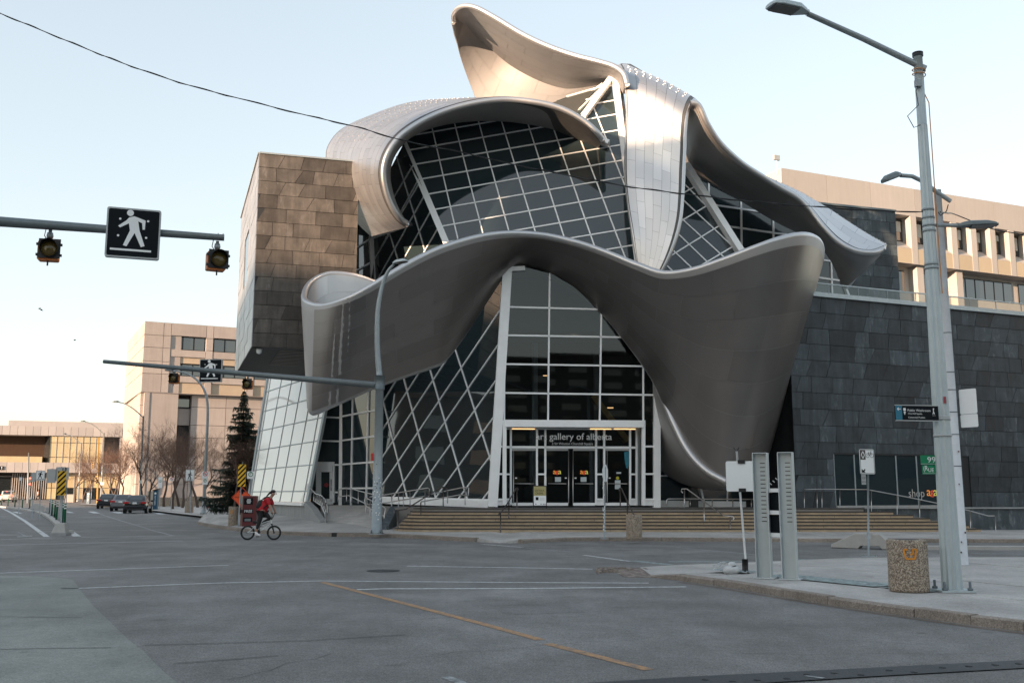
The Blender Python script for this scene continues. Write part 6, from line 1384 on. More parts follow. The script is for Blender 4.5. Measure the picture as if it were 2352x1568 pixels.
def beacon(c, yaw, S, label, group):
    t = thing('beacon', label, 'beacon', c, 0, group); bd = Board(Vector(c)-Vector((math.cos(yaw),math.sin(yaw),0))*S/2-Zv*S/2, yaw, t)
    bd.plate('housing', .0, S*.94, .0, S*.96, .2, ORANGE, -.24, .03); bd.plate('visor_plate', .02, S+.02, .03, S+.02, .02, BLACK, -.03)
    b = MB(); n = 16; r = S*.42; cx, cz = S/2+.02, S/2+.02
    for k in range(n):
        a0, a1 = 2*math.pi*k/n, 2*math.pi*(k+1)/n
        L = lambda a: .02+.16*(max(0, math.sin(a))*.7+.3)
        b.add([bd.pt(cx+r*math.cos(a0),cz+r*math.sin(a0),-.01), bd.pt(cx+r*math.cos(a1),cz+r*math.sin(a1),-.01), bd.pt(cx+r*math.cos(a1),cz+r*math.sin(a1),L(a1)), bd.pt(cx+r*math.cos(a0),cz+r*math.sin(a0),L(a0))], [(0,1,2,3)])
    b.build('visor', BLACK, t)
    b = MB(); cc = bd.pt(cx,cz,0)
    for i in range(4):
        for k in range(n):
            r0, r1 = r*.95*i/4, r*.95*(i+1)/4; a0, a1 = 2*math.pi*k/n, 2*math.pi*(k+1)/n; h = lambda q: .05*(1-(q/r)**2)
            b.add([bd.pt(cx+r0*math.cos(a0),cz+r0*math.sin(a0),h(r0)), bd.pt(cx+r1*math.cos(a0),cz+r1*math.sin(a0),h(r1)), bd.pt(cx+r1*math.cos(a1),cz+r1*math.sin(a1),h(r1)), bd.pt(cx+r0*math.cos(a1),cz+r0*math.sin(a1),h(r0))], [(0,1,2,3)], 0, True)
    b.build('lens', AMBER, t)
    top = bd.pt(S/2,S,-.1); MB().cyl(top, top+Zv*.2, .03).build('hanger', GALV, t); MB().lathe(top+Zv*.05, [(.05,0),(.06,.04),(.05,.1)], 10).build('swivel', GALV, t)
    for x in (0,S+.02):
        for z in (.25,.78): bd.plate('latch', x-.02, x+.025, S*z-.02, S*z+.02, .05, BLACK, -.06)
    MB().tube([bd.pt(S/2,0,-.06), bd.pt(S/2,-.1,-.05)], .015, 5).build('drop_pin', BLACK, t)
    MB().tube([top+Vector((-.08,0,.22)), top+Vector((-.1,0,.1)), top+Vector((-.03,0,-.0))], .008, 4).build('cable', BLACK, t)
    return t
# near mast arm, pole stands outside the frame
m0 = P(-560,468,15.6); m1 = P(0,509,16.9); m2 = P(515,546,18.1)
NM = thing('signal_mast', 'grey steel mast arm carrying the larger crosswalk sign and two amber beacons', 'signal mast', (m0.x,m0.y,0))
MB().tube([m0, m1, m2], [.115,.092,.062], 8).build('mast_arm', GALV_D, NM); MB().tube([(m0.x,m0.y,0),(m0.x,m0.y,m0.z+.8)], [.18,.14], 12).build('pole', GALV, NM); MB().box((m0.x-.3,m0.y-.3,0),(m0.x+.3,m0.y+.3,.04)).build('base_plate', GALV, NM)
for u in (106,122,500,512): q = m1.lerp(m2, u/515); MB().lathe(q+Zv*.06, [(.012,0),(.012,.02)], 6).build('bolt', SIGN_W, NM)
yaw_n = math.atan2(m2.y-m1.y, m2.x-m1.x)
sg0 = P(241,587,17.35); cross_sign(sg0, yaw_n, .90, 'black crosswalk sign with a white walking figure on the nearer mast arm', 'crosswalk signs on the mast arms')
for u, v in ((110,573),(500,597)):
    beacon(P(u,v,17.2 if u < 200 else 18.05), yaw_n-R(4 if u < 200 else -8), .36, 'amber flashing beacon hanging at the %s of the nearer mast arm' % ('middle' if u < 200 else 'tip'), 'beacons on the nearer mast arm')
# far mast: pole at the gallery kerb with arm and curved lamp
fbp = G(865,1226,.14); fa = P(862,884,fbp.y); fe = P(238,830,39.4)
FM = thing('signal_mast', 'grey signal pole at the gallery kerb with long mast arm and curved lamp', 'signal mast', fbp)
zj = P(866,880,fbp.y).z
MB().tube([fbp, Vector((fbp.x,fbp.y,zj+.3))], [.2,.15], 14).build('pole', GALV, FM); MB().cyl(fbp, fbp+Zv*.05, .3).build('base_plate', GALV, FM)
for k in range(4): a = R(45+90*k); MB().lathe(fbp+Vector((.25*math.cos(a),.25*math.sin(a),.05)), [(.03,0),(.03,.12)], 6).build('anchor_bolt', GALV_D, FM)
MB().cyl(Vector((fbp.x,fbp.y,zj-.25)), Vector((fbp.x,fbp.y,zj+.3)), .2).build('arm_clamp', GALV_D, FM)
MB().tube([fa, fe], [.13,.075], 10).build('mast_arm', GALV_D, FM)
lp = [Vector((fbp.x,fbp.y,zj+.2))]+[P(u,v,Y) for u, v, Y in ((867,800,fbp.y),(867,730,fbp.y),(871,690,fbp.y),(880,650,fbp.y),(892,622,fbp.y-.1),(905,607,fbp.y-.2))]
MB().tube([Vector(x) for x in resample([tuple(q) for q in lp], 24)], [.12-.065*i/23 for i in range(24)], 10).build('lamp_stem', GALV, FM); luminaire(P(903,606,fbp.y-.2), Vector((1,-.35,.1)), .62, .34, .13, FM, GALV_L)
for k in range(70): z = random.gauss(1.55,.45); a = random.uniform(3.3,6.0); MB().obox(fbp+Vector((.192*math.cos(a),.192*math.sin(a),max(.3,z))), Vector((-math.sin(a),math.cos(a),0))*random.uniform(.006,.022), Vector((math.cos(a),math.sin(a),0))*.006, Zv*random.uniform(.006,.025)).build('sticker', SIGN_W if random.random() < .8 else BLACK, FM)
q = c3(1540,620); sp_ = P(q[0],q[1],fbp.y-.1); MB().obox(sp_, Vector((.05,0,0)), Vector((0,.01,0)), Zv*.14).build('sticker', RED, FM); MB().obox(sp_+Vector((.02,.25,-.7)), Vector((.1,0,0)), Vector((0,.01,0)), Zv*.06).build('sticker', BLACK, FM)
yaw_f = math.atan2(fa.y-fe.y, fa.x-fe.x)
cross_sign(P(457,877,40.5), yaw_f, .93, 'black crosswalk sign with a white walking figure on the farther mast arm', 'crosswalk signs on the mast arms')
for u, v in ((397,869),(566,882)): beacon(P(u,v,40.1 if u < 500 else 40.9), yaw_f-R(8), .40, 'amber flashing beacon on the farther mast arm, %s' % ('before the precast block' if u < 500 else 'above the spruce'), 'beacons on the farther mast arm')
# ---- lamp standards up the street
def lamp(base, pts, head, r, label, group='lamp standards along the street', m=GALV, sign=False):
    t = thing('street_lamp', label, 'street lamp', base, 0, group); P_ = [Vector(base)]+pts
    k = len(P_); MB().tube([Vector(x) for x in resample([tuple(q) for q in P_], 26)] if k > 3 else P_, r if k <= 3 else [r*(1-.55*i/25) for i in range(26)], 8).build('pole', m, t)
    luminaire(pts[-1], head-pts[-1], (head-pts[-1]).length, .35, .12, t, GALV_D); MB().lathe(Vector(base), [(r*2,0),(r*2,.08),(r*1.3,.25)], 10).build('base', m, t)
    return t
b = G(467,1180,.14); Y = b.y
cl = lamp(b, [P(u,v,Y) for u, v in ((470,1120),(473,1050),(477,960),(476,920),(468,893),(452,872),(430,858),(401,851))], P(379,851,Y), .13, 'street lamp with a smoothly curved arm beside the bare trees')
def arm_lamp(u, v, ut, vt, ua, va, uh, Yd, lab):
    b = Vector((P(u,v,Yd).x, Yd, gz(Yd)+.1)); t = thing('street_lamp', lab, 'street lamp', b, 0, 'lamp standards along the street')
    MB().tube([b, P(ut,vt,Yd)], [.14,.1], 8).build('pole', GALV, t); MB().lathe(b, [(.26,0),(.26,.08),(.18,.3)], 10).build('base', GALV, t)
    MB().tube([Vector(x) for x in resample([tuple(P(ut,vt+4,Yd)), tuple(P((ut*.6+ua*.4),(vt*.5+va*.5),Yd)), tuple(P((ut*.25+ua*.75),(vt*.13+va*.87),Yd)), tuple(P(ua,va,Yd))], 12)], .06, 6).build('arm', GALV_D, t)
    luminaire(P(ua,va,Yd), P(uh,va,Yd)-P(ua,va,Yd), abs((P(uh,va,Yd)-P(ua,va,Yd)).length), .5, .18, t, GALV_D)
    return t
tl1 = arm_lamp(321,1150,329.5,955,274,923.5,259,112,'slim street lamp with angled arm standing behind the black hatchback')
arm_lamp(232,1150,239,994,196,968,185,145,'slim street lamp with angled arm standing behind the silver-sided sedan')
arm_lamp(179,1152,187.5,1017,152,997,143.5,150,'pale street lamp with short arm before the sun-gold glass')
# ---- yellow signal pole and the distant signals
YELP = mat('signal_yellow', (.50,.30,.07), .5, var=.08)
def far_signal(u, v, vt, Yd, heads, label, m=YELP):
    b = Vector((P(u,v,Yd).x, Yd, gz(Yd))); t = thing('traffic_signal', label, 'traffic signal', b); MB().tube([b, P(u+(v-vt)*.02,vt,Yd)], [.13,.09], 8).build('pole', m, t)
    for (hu, hv0, hv1, lit) in heads:
        a, c = P(hu,hv1,Yd-.3), P(hu,hv0,Yd-.3); H = c.z-a.z; o = MB().box((a.x-.17,a.y-.12,a.z),(a.x+.17,a.y+.12,c.z)).build('signal_head', m if not lit else BLACK, t)
        for k in range(3): z = a.z+H*(k+.5)/3; MB().lathe(Vector((a.x,a.y-.12,z)), [(.11,-.01),(.11,.01)], 10).xf(Matrix.Translation((a.x,a.y-.12,z)) @ Matrix.Rotation(R(90),4,'X') @ Matrix.Translation((-a.x,-a.y+.12,-z))).build('signal_lens', LITR if (lit and k == 2) else BLACK, o)
    return t
LITR = mat('red_light', (.6,.02,.02), .4, var=0, emit=((1,.05,.03), 2.5))
far_signal(224,1148,1004,140,[(213,1061,1076,0),(222,1093,1112,0)],'yellow traffic signal pole beside the orange-lit trees')
far_signal(64,1146,1039,140,[(69.5,1096,1106,1),(69,1110,1117,1)],'grey traffic signal pole showing red lights before the limestone hall', GALV)
# ---- hazard boards
YB_ = mat('hazard_yellow', (.72,.42,.015), .5, var=0)
def hazard(base, bl, w, h, label, yaw=0.0, lean=None):
    t = thing('hazard_board', label, 'hazard sign', base, 0, 'yellow and black hazard boards'); bd = Board(bl, yaw, t)
    MB().tube([base, Vector((bl.x+w*.5, bl.y+.04, bl.z+h+.12))], .028, 8).build('post', GALV, t); fc = bd.plate('face', 0, w, 0, h, .006, YB_, 0, .03)
    n = 5
    for k in range(-1, n+1):
        z0 = h*k/n*1.12; q = [(0,z0),(w,z0+w*.95),(w,z0+w*.95+h*.1),(0,z0+h*.1)]; q = clip_poly(clip_poly(q,(0,.01),(0,1)),(0,h-.01),(0,-1)) if k >= -1 else q
        if len(q) > 2: bd.shape('stripe', [(min(max(a,.01),w-.01),c) for a, c in q], BLACK_S, .008, fc)
    return t
hb1 = G(140,1226,.05); hazard(hb1, P(129.5,1137,hb1.y-.05), P(149.5,1137,hb1.y).x-P(129.5,1137,hb1.y).x, P(129,1081,hb1.y).z-P(129,1137,hb1.y).z, 'yellow and black striped hazard board at the end of the cycle lane kerb')
hb2 = G(547,1209.5,.15); hazard(hb2, P(545,1117,hb2.y-.05), .39, 1.02, 'yellow and black striped hazard board beside the red newspaper box', R(-8))
# concrete wedges at the head of the cycle lane
def wedge(c, L, W, H, label, yaw):
    t = thing('kerb_wedge', label, 'concrete block', c, 0, 'concrete wedges on the cycle lane kerb'); d = Vector((math.cos(yaw),math.sin(yaw),0)); s_ = Vector((-d.y,d.x,0)); b = MB()
    b.add([c-d*L/2-s_*W/2, c+d*L/2-s_*W/2, c+d*L/2+s_*W/2, c-d*L/2+s_*W/2, c-d*L*.25-s_*W*.2+Zv*H, c+d*L*.3-s_*W*.2+Zv*H, c+d*L*.3+s_*W*.3+Zv*H, c-d*L*.25+s_*W*.3+Zv*H], [(0,3,2,1),(4,5,6,7),(0,1,5,4),(1,2,6,5),(2,3,7,6),(3,0,4,7)]); b.build('block', CONC_P, t, bevel=.03)
    MB().obox(c+Zv*.05, d*(L*.54), s_*(W*.56), Zv*.06).build('foot', CONC, t)
for u, v, L, H, lab in [(138,1229,.62,.5,'largest concrete wedge at the foot of the hazard board'),(91,1177,1.0,.6,'weathered concrete wedge farther along the cycle lane kerb'),(81,1171,1.0,.6,'weathered concrete wedge farther along the cycle lane kerb')]:
    wedge(G(u,v,0), L, .6, H, lab, R(5))
# green lane posts
GRN = mat('post_green', (.01,.13,.06), .5, var=.05)
pr = None
for i, (u, v, h) in enumerate([(148,1207,.96),(142.5,1198,.95),(129,1195,.96),(125,1187,.95),(119,1182,.95),(114,1177,.95),(68,1166,.95),(51,1165.5,.95),(34,1164,.95),(18,1160,.95),(3,1158,.95)]):
    near = i < 6; p = G(u, v, .1); lab = 'green flexible lane post with white bands in the cluster by the hazard board' if near else 'green flexible lane post with white bands spaced along the distant cycle lane'
    if pr is None:
        pr = thing('lane_post', lab, 'lane post', (0,0,0)); MB().lathe((0,0,0), [(.045,0),(.045,.9),(.035,.95)], 12).build('tube', GRN, pr)
        for z in (.72,.84): MB().lathe((0,0,z), [(.048,0),(.048,.06)], 12).build('white_band', SIGN_W, pr)
        MB().lathe((0,0,-.05), [(.1,0),(.1,.03),(.06,.06)], 12).build('foot', BLACK, pr); o = pr
    else: o = copy_tree(pr)
    o.location = p; o.rotation_euler = (random.uniform(-.02,.02), random.uniform(-.03,.03), 0); tag(o, lab, 'lane post', 'lane posts in the near cluster' if near else 'lane posts along the distant cycle lane'); o.scale = (1.25,1.25,h/.95*1.12)
# ---- white walker signs, sign backs and small plates on posts
def post_sign(base, bl, w, h, label, cat='sign', face=None, yaw=0.0, group=None, name='sign_post', m=SIGN_W):
    t = thing(name, label, cat, base, 0, group); bd = Board(bl, yaw, t); MB().tube([base, Vector((bl.x+w/2, bl.y+.03, bl.z+h+.02))], .03, 6).build('post', GALV, t); fc = bd.plate('plate', 0, w, 0, h, .006, m, 0, min(w,h)*.08)
    if face: face(bd, w, h, fc)
    return t
def fw(bd, w, h, fc): bd.line('border', [(.02,.02),(w-.02,.02),(w-.02,h-.02),(.02,h-.02),(.02,.02)], .012, BLACK_S, .008, fc); walker(bd, w, BLACK_S, .009, True, fc, False)
def proh(bd, w, h, fc):
    bd.disc('red_ring', w/2, h*.66, w*.36, RED, .009, 16, fc, w*.26); bd.line('red_slash', [(w*.28,h*.66+w*.22),(w*.72,h*.66-w*.22)], w*.09, RED, .011, fc); bd.shape('glyph', [(w*.35,h*.6),(w*.62,h*.6),(w*.62,h*.72),(w*.35,h*.72)], BLACK_S, .008, fc)
def park(bd, w, h, fc): bd.disc('green_ring', w/2, h*.62, w*.34, GREEN, .009, 14, fc, w*.25); bd.text('P', w*.38, h*.5, w*.24, GREEN, .009, None, fc)
B = lambda u, v, z=.14: G(u, v, z)
b = B(94,1161,0); Yd = 62; post_sign(Vector((P(93,1160,Yd).x,Yd,gz(Yd))), P(81.5,1103,Yd), P(102.5,1103,Yd).x-P(81.5,1103,Yd).x, P(81,1080,Yd).z-P(81,1103,Yd).z, 'white sign with a black walking figure beside the cycle lane', face=fw)
b = G(434,1178,.14); Yd = b.y-.4; post_sign(Vector((P(437,1176,Yd).x,Yd,.14+gz(Yd))), P(425.5,1104,Yd), .66, P(425,1078,Yd).z-P(425,1104,Yd).z, 'white sign with a black walking figure above the pebbled bin', face=fw, yaw=R(4))
Yd = 66
for (u0, u1, v0, v1, vb, lab) in [(106,128,1076.5,1108.5,1160,'blank grey sign back, larger, beside the hazard board'),(127,151,1072,1104,1168,'blank grey sign back on a tall dark post behind the hazard board'),(148,157.5,1073,1101,1166,'narrow blank grey sign back behind the hazard board'),(70.5,81,1085,1106,1160,'blank grey sign back beside the white walking figure sign')]:
    post_sign(Vector((P((u0+u1)/2,vb,Yd).x,Yd,gz(Yd))), P(u0,v1,Yd), P(u1,v1,Yd).x-P(u0,v1,Yd).x, P(u0,v0,Yd).z-P(u0,v1,Yd).z, lab, m=SIGN_G)
Yd = 75; post_sign(Vector((P(44,1160,Yd).x,Yd,gz(Yd))), P(44,1103,Yd), .22, .25, 'tiny white sign on a slim dark post in the cycle lane')
pb = B(467,1180); Yd = pb.y-.25
post_sign(Vector((P(472,1178,Yd).x,Yd,.14)), P(463.5,1098,Yd), .48, .50, 'no stopping sign plate clamped to the curved-arm street lamp', face=proh); post_sign(Vector((P(472,1178,Yd).x+.02,Yd,.14)), P(465,1083.5+29,Yd), .36, .47, 'green parking plate below the no stopping sign', face=park)
for (u, v, vt0, vt1, w, f_, lab) in [(366,1170,1095,1120,.34,park,'parking sign pair on a post beside the blue pay station'),(393,1172,1096,1104,.36,proh,'small no stopping sign on a slim post among the bare trees'),(571,1195,1082,1099,.42,park,'green parking sign half hidden behind the yellow hazard board'),(322,1165,1102,1109,.3,park,'small parking plate on the street lamp post behind the cars'),(234,1160,1106,1113,.4,park,'small parking plate on the farther street lamp post')]:
    b = B(u, v); Yd = b.y; post_sign(b, P(u-w*9,vt1,Yd), w, P(u,vt0,Yd).z-P(u,vt1,Yd).z, lab, face=f_)
# ---- bins, newspaper box, construction sign, cone
b = B(434,1176.5); litter_bin(b, .9, .33, 'pebbled concrete litter bin under the white walking figure sign', 'pebbled concrete litter bins')
b = B(535.5,1208); litter_bin(b, .92, .24, 'brown pebbled concrete litter bin beside the red newspaper box', 'pebbled concrete litter bins', (-.15,.5))
nb_ = B(566,1209.5); NB = thing('newspaper_box', 'dark red newspaper box lettered FREE on the gallery pavement', 'newspaper box', nb_, 0)
MAR = mat('maroon_paint', (.10,.008,.012), .35, var=.08, spec=.6); bd = Board(P(556,1210,nb_.y-.3), R(6), NB); sdb = Board(P(548.5,1209,nb_.y), R(-50), NB)
hN = 1.42; wN = .62
MB().prism([bd.pt(-.18,0,-.5), bd.pt(0,0,0), bd.pt(wN,0,0), bd.pt(wN,0,-.5)], Zv*hN).build('cabinet', MAR, NB, bevel=.015)
bd.plate('top_panel', .04, wN*.72, hN*.72, hN*.93, .006, BLACK_S, .002); bd.plate('free_panel', .04, wN*.74, hN*.44, hN*.57, .006, BLACK_S, .002); bd.plate('lower_panel', .04, wN*.7, hN*.17, hN*.31, .006, BLACK_S, .002)
bd.text('FREE', .08, hN*.465, wN*.56, SIGN_W, .011, hN*.085); bd.plate('window_label', .1, wN*.6, hN*.19, hN*.27, .002, GALV_D, .009)
for k in range(5): bd.plate('stamp_line', .16+.012*abs(k-2), .36-.012*abs(k-2), hN*(.76+.03*k), hN*(.775+.03*k), .002, SIGN_W, .009)
MB().prism([bd.pt(-.185,hN*.45,-.5)+(-bd.n*0), bd.pt(-.008,hN*.45,.002), bd.pt(-.008,hN*.56,.002), bd.pt(-.185,hN*.56,-.5)], -bd.x*.008).build('side_panel', BLACK_S, NB)
MB().prism([bd.pt(-.185,hN*.74,-.45), bd.pt(-.012,hN*.74,-.02), bd.pt(-.012,hN*.92,-.02), bd.pt(-.185,hN*.92,-.45)], -bd.x*.008).build('side_panel', GALV_D, NB)
FLO = mat('fluorescent_orange', (.85,.10,.02), .5, var=0); cp = B(555,1198); Yd = cp.y
CN = thing('construction_sign', 'fluorescent orange diamond construction sign behind the red newspaper box', 'sign', Vector((P(556,1196,Yd).x,Yd,.3))); ctr = P(555.5,1141.5,Yd-.1); rr_ = P(579,1141,Yd).x-P(555.5,1141,Yd).x
bd = Board(ctr, R(8), CN); bd.shape('plate', [(0,-rr_),(rr_,0),(0,rr_),(-rr_,0)], FLO, .004); bd.shape('plate_back', [(0,-rr_),(-rr_,0),(0,rr_),(rr_,0)], SIGN_G, 0); bd.line('border', [(0,-rr_*.93),(rr_*.93,0),(0,rr_*.93),(-rr_*.93,0),(0,-rr_*.93)], .02, mat('border_red', (.3,.01,.01), .5, var=0), .008)
bd.text('CONSTRUCTION', -rr_*.88, -rr_*.06, rr_*1.7, BLACK_S, .009, rr_*.14); bd.shape('arrow', [(-rr_*.05,rr_*.3),(rr_*.12,rr_*.3),(rr_*.12,rr_*.5),(rr_*.36,rr_*.5),(rr_*.04,rr_*.88),(-rr_*.30,rr_*.5),(-rr_*.05,rr_*.5)], BLACK_S, .009)
for s_ in (-1,1): MB().tube([ctr+Vector((0,.05,-rr_*.6)), Vector((ctr.x+.5*s_,Yd+.2,.2))], .02, 6).build('leg', GALV, CN)
MB().tube([ctr+Vector((0,.02,-rr_)), ctr+Vector((0,.02,rr_))], .015, 6).build('mast', GALV, CN)
cp = B(480,1165.5); CO = thing('traffic_cone', 'red and white traffic cone on the far pavement', 'traffic cone', cp); CRED = mat('cone_red', (.65,.05,.03), .5, var=.05)
MB().lathe(cp, [(.15,.03),(.10,.35),(.06,.62),(.03,.78),(.03,.82)], 12).build('cone', CRED, CO); MB().box((cp.x-.22,cp.y-.22,cp.z),(cp.x+.22,cp.y+.22,cp.z+.04)).build('base', CRED, CO)
for z, r_ in ((.3,.112),(.52,.08)): MB().lathe(cp+Zv*z, [(r_,0),(r_-.012,.1)], 12).build('band', SIGN_W, CO)
cp = B(509,1169.5); CO = thing('delineator', 'slim red delineator post with white band on the far pavement', 'delineator', cp); MB().lathe(cp, [(.05,0),(.05,.8),(.03,.86)], 10).build('tube', CRED, CO); MB().lathe(cp+Zv*.55, [(.054,0),(.054,.1)], 10).build('band', SIGN_W, CO); MB().lathe(cp, [(.16,0),(.16,.03)], 10).build('foot', BLACK, CO)
# ---- bench, planters, pay stations, cabinet
WOOD = mat('bench_wood', (.15,.11,.08), .7, var=.2)
bp = B(489,1160.5); BN = thing('bench', 'grey slatted bench with backrest beside the spruce', 'bench', bp)
L_b = 1.6; bx = Vector((1,.12,0)).normalized(); by = Vector((-bx.y,bx.x,0))
for k in range(3): MB().bar(bp+by*(.12*k)+Zv*.45, bp+bx*L_b+by*(.12*k)+Zv*.45, .1, .04).build('seat_slat', WOOD, BN)
for k in range(3): MB().bar(bp+by*.4+Zv*(.55+.13*k), bp+bx*L_b+by*.4+Zv*(.55+.13*k), .04, .1).build('back_slat', WOOD, BN)
for x in (.1, L_b-.1):
    for y in (0,.4): MB().bar(bp+bx*x+by*y, bp+bx*x+by*y+Zv*(.45 if y == 0 else .85), .06, .06).build('leg', GALV_D, BN)
for u, v, w, h in [(378,1152,1.9,.9),(400,1150,1.6,.8),(412,1151,1.5,.8),(455,1156,1.8,1.0),(531,1162,1.3,1.0)]:
    p = B(u, v); Yd = min(p.y, 108); p = Vector((P(u,v,Yd).x, Yd, .14+gz(Yd))); t = thing('planter', 'square aggregate planter box among the bare trees', 'planter', p, 0, 'planter boxes under the bare trees'); MB().box((p.x-w/2,p.y-w/2,p.z),(p.x+w/2,p.y+w/2,p.z+h)).build('box', AGG, t, bevel=.04); MB().box((p.x-w/2+.15,p.y-w/2+.15,p.z+h),(p.x+w/2-.15,p.y+w/2-.15,p.z+h+.03)).build('soil', BRICK, t)
BLU = mat('pay_blue', (.008,.07,.13), .4, var=.05)
for u, v, vt, lab in [(357,1169.5,1122,'blue pay station column beside the black hatchback'),(203,1156,1128,'blue pay station column far up the street')]:
    p = B(u, v); hP = P(u,vt,p.y).z-p.z; hP = min(hP, 2.3); t = thing('pay_station', lab, 'pay station', p, 0); bd = Board(p-Vector((.2,0,0)), R(-6), t); bd.plate('column', 0, .4, 0, hP*.93, .3, BLU, -.15, .02)
    MB().add([bd.pt(-.05,hP*.9,-.25), bd.pt(.45,hP*.96,-.25), bd.pt(.45,hP*.96,.25), bd.pt(-.05,hP*.9,.25), bd.pt(-.05,hP*.94,-.25), bd.pt(.45,hP,-.25), bd.pt(.45,hP,.25), bd.pt(-.05,hP*.94,.25)], [(0,3,2,1),(4,5,6,7),(0,1,5,4),(1,2,6,5),(2,3,7,6),(3,0,4,7)]).build('hood', BLACK, t)
    bd.disc('emblem', .2, hP*.78, .1, SIGN_W, .152)
    text('PAY HERE', bd.pt(.13,hP*.66,.153), hP*.45, -Zv, bd.x, 0, .13, parent=t, m=SIGN_W)
p = B(346,1160); Yd = 100; p = Vector((P(346,1156,Yd).x,Yd,.14+gz(Yd))); t = thing('vending_cabinet', 'cream metal cabinet beside the blue pay station', 'cabinet', p); bd = Board(p-Vector((.27,0,0)), R(-8), t); bd.plate('cabinet', 0, .6, 0, 1.6, .5, mat('cream', (.42,.38,.32), .6), -.25, .03); bd.plate('slot', .1, .2, 1.0, 1.2, .01, BLACK, .25); bd.plate('slot', .1, .35, .65, .8, .01, BLACK, .25); bd.plate('slot', .1, .4, .35, .4, .01, BLACK, .25)
p = Vector((P(162,1152,150).x,150,gz(150))); t = thing('kiosk_box', 'small terracotta coloured box far up the street', 'box', p); MB().box((p.x-.6,p.y-.4,p.z),(p.x+.6,p.y+.4,p.z+1.1)).build('box', PRECAST, t, bevel=.03); MB().box((p.x-.65,p.y-.45,p.z+1.1),(p.x+.65,p.y+.45,p.z+1.17)).build('lid', CONC, t)
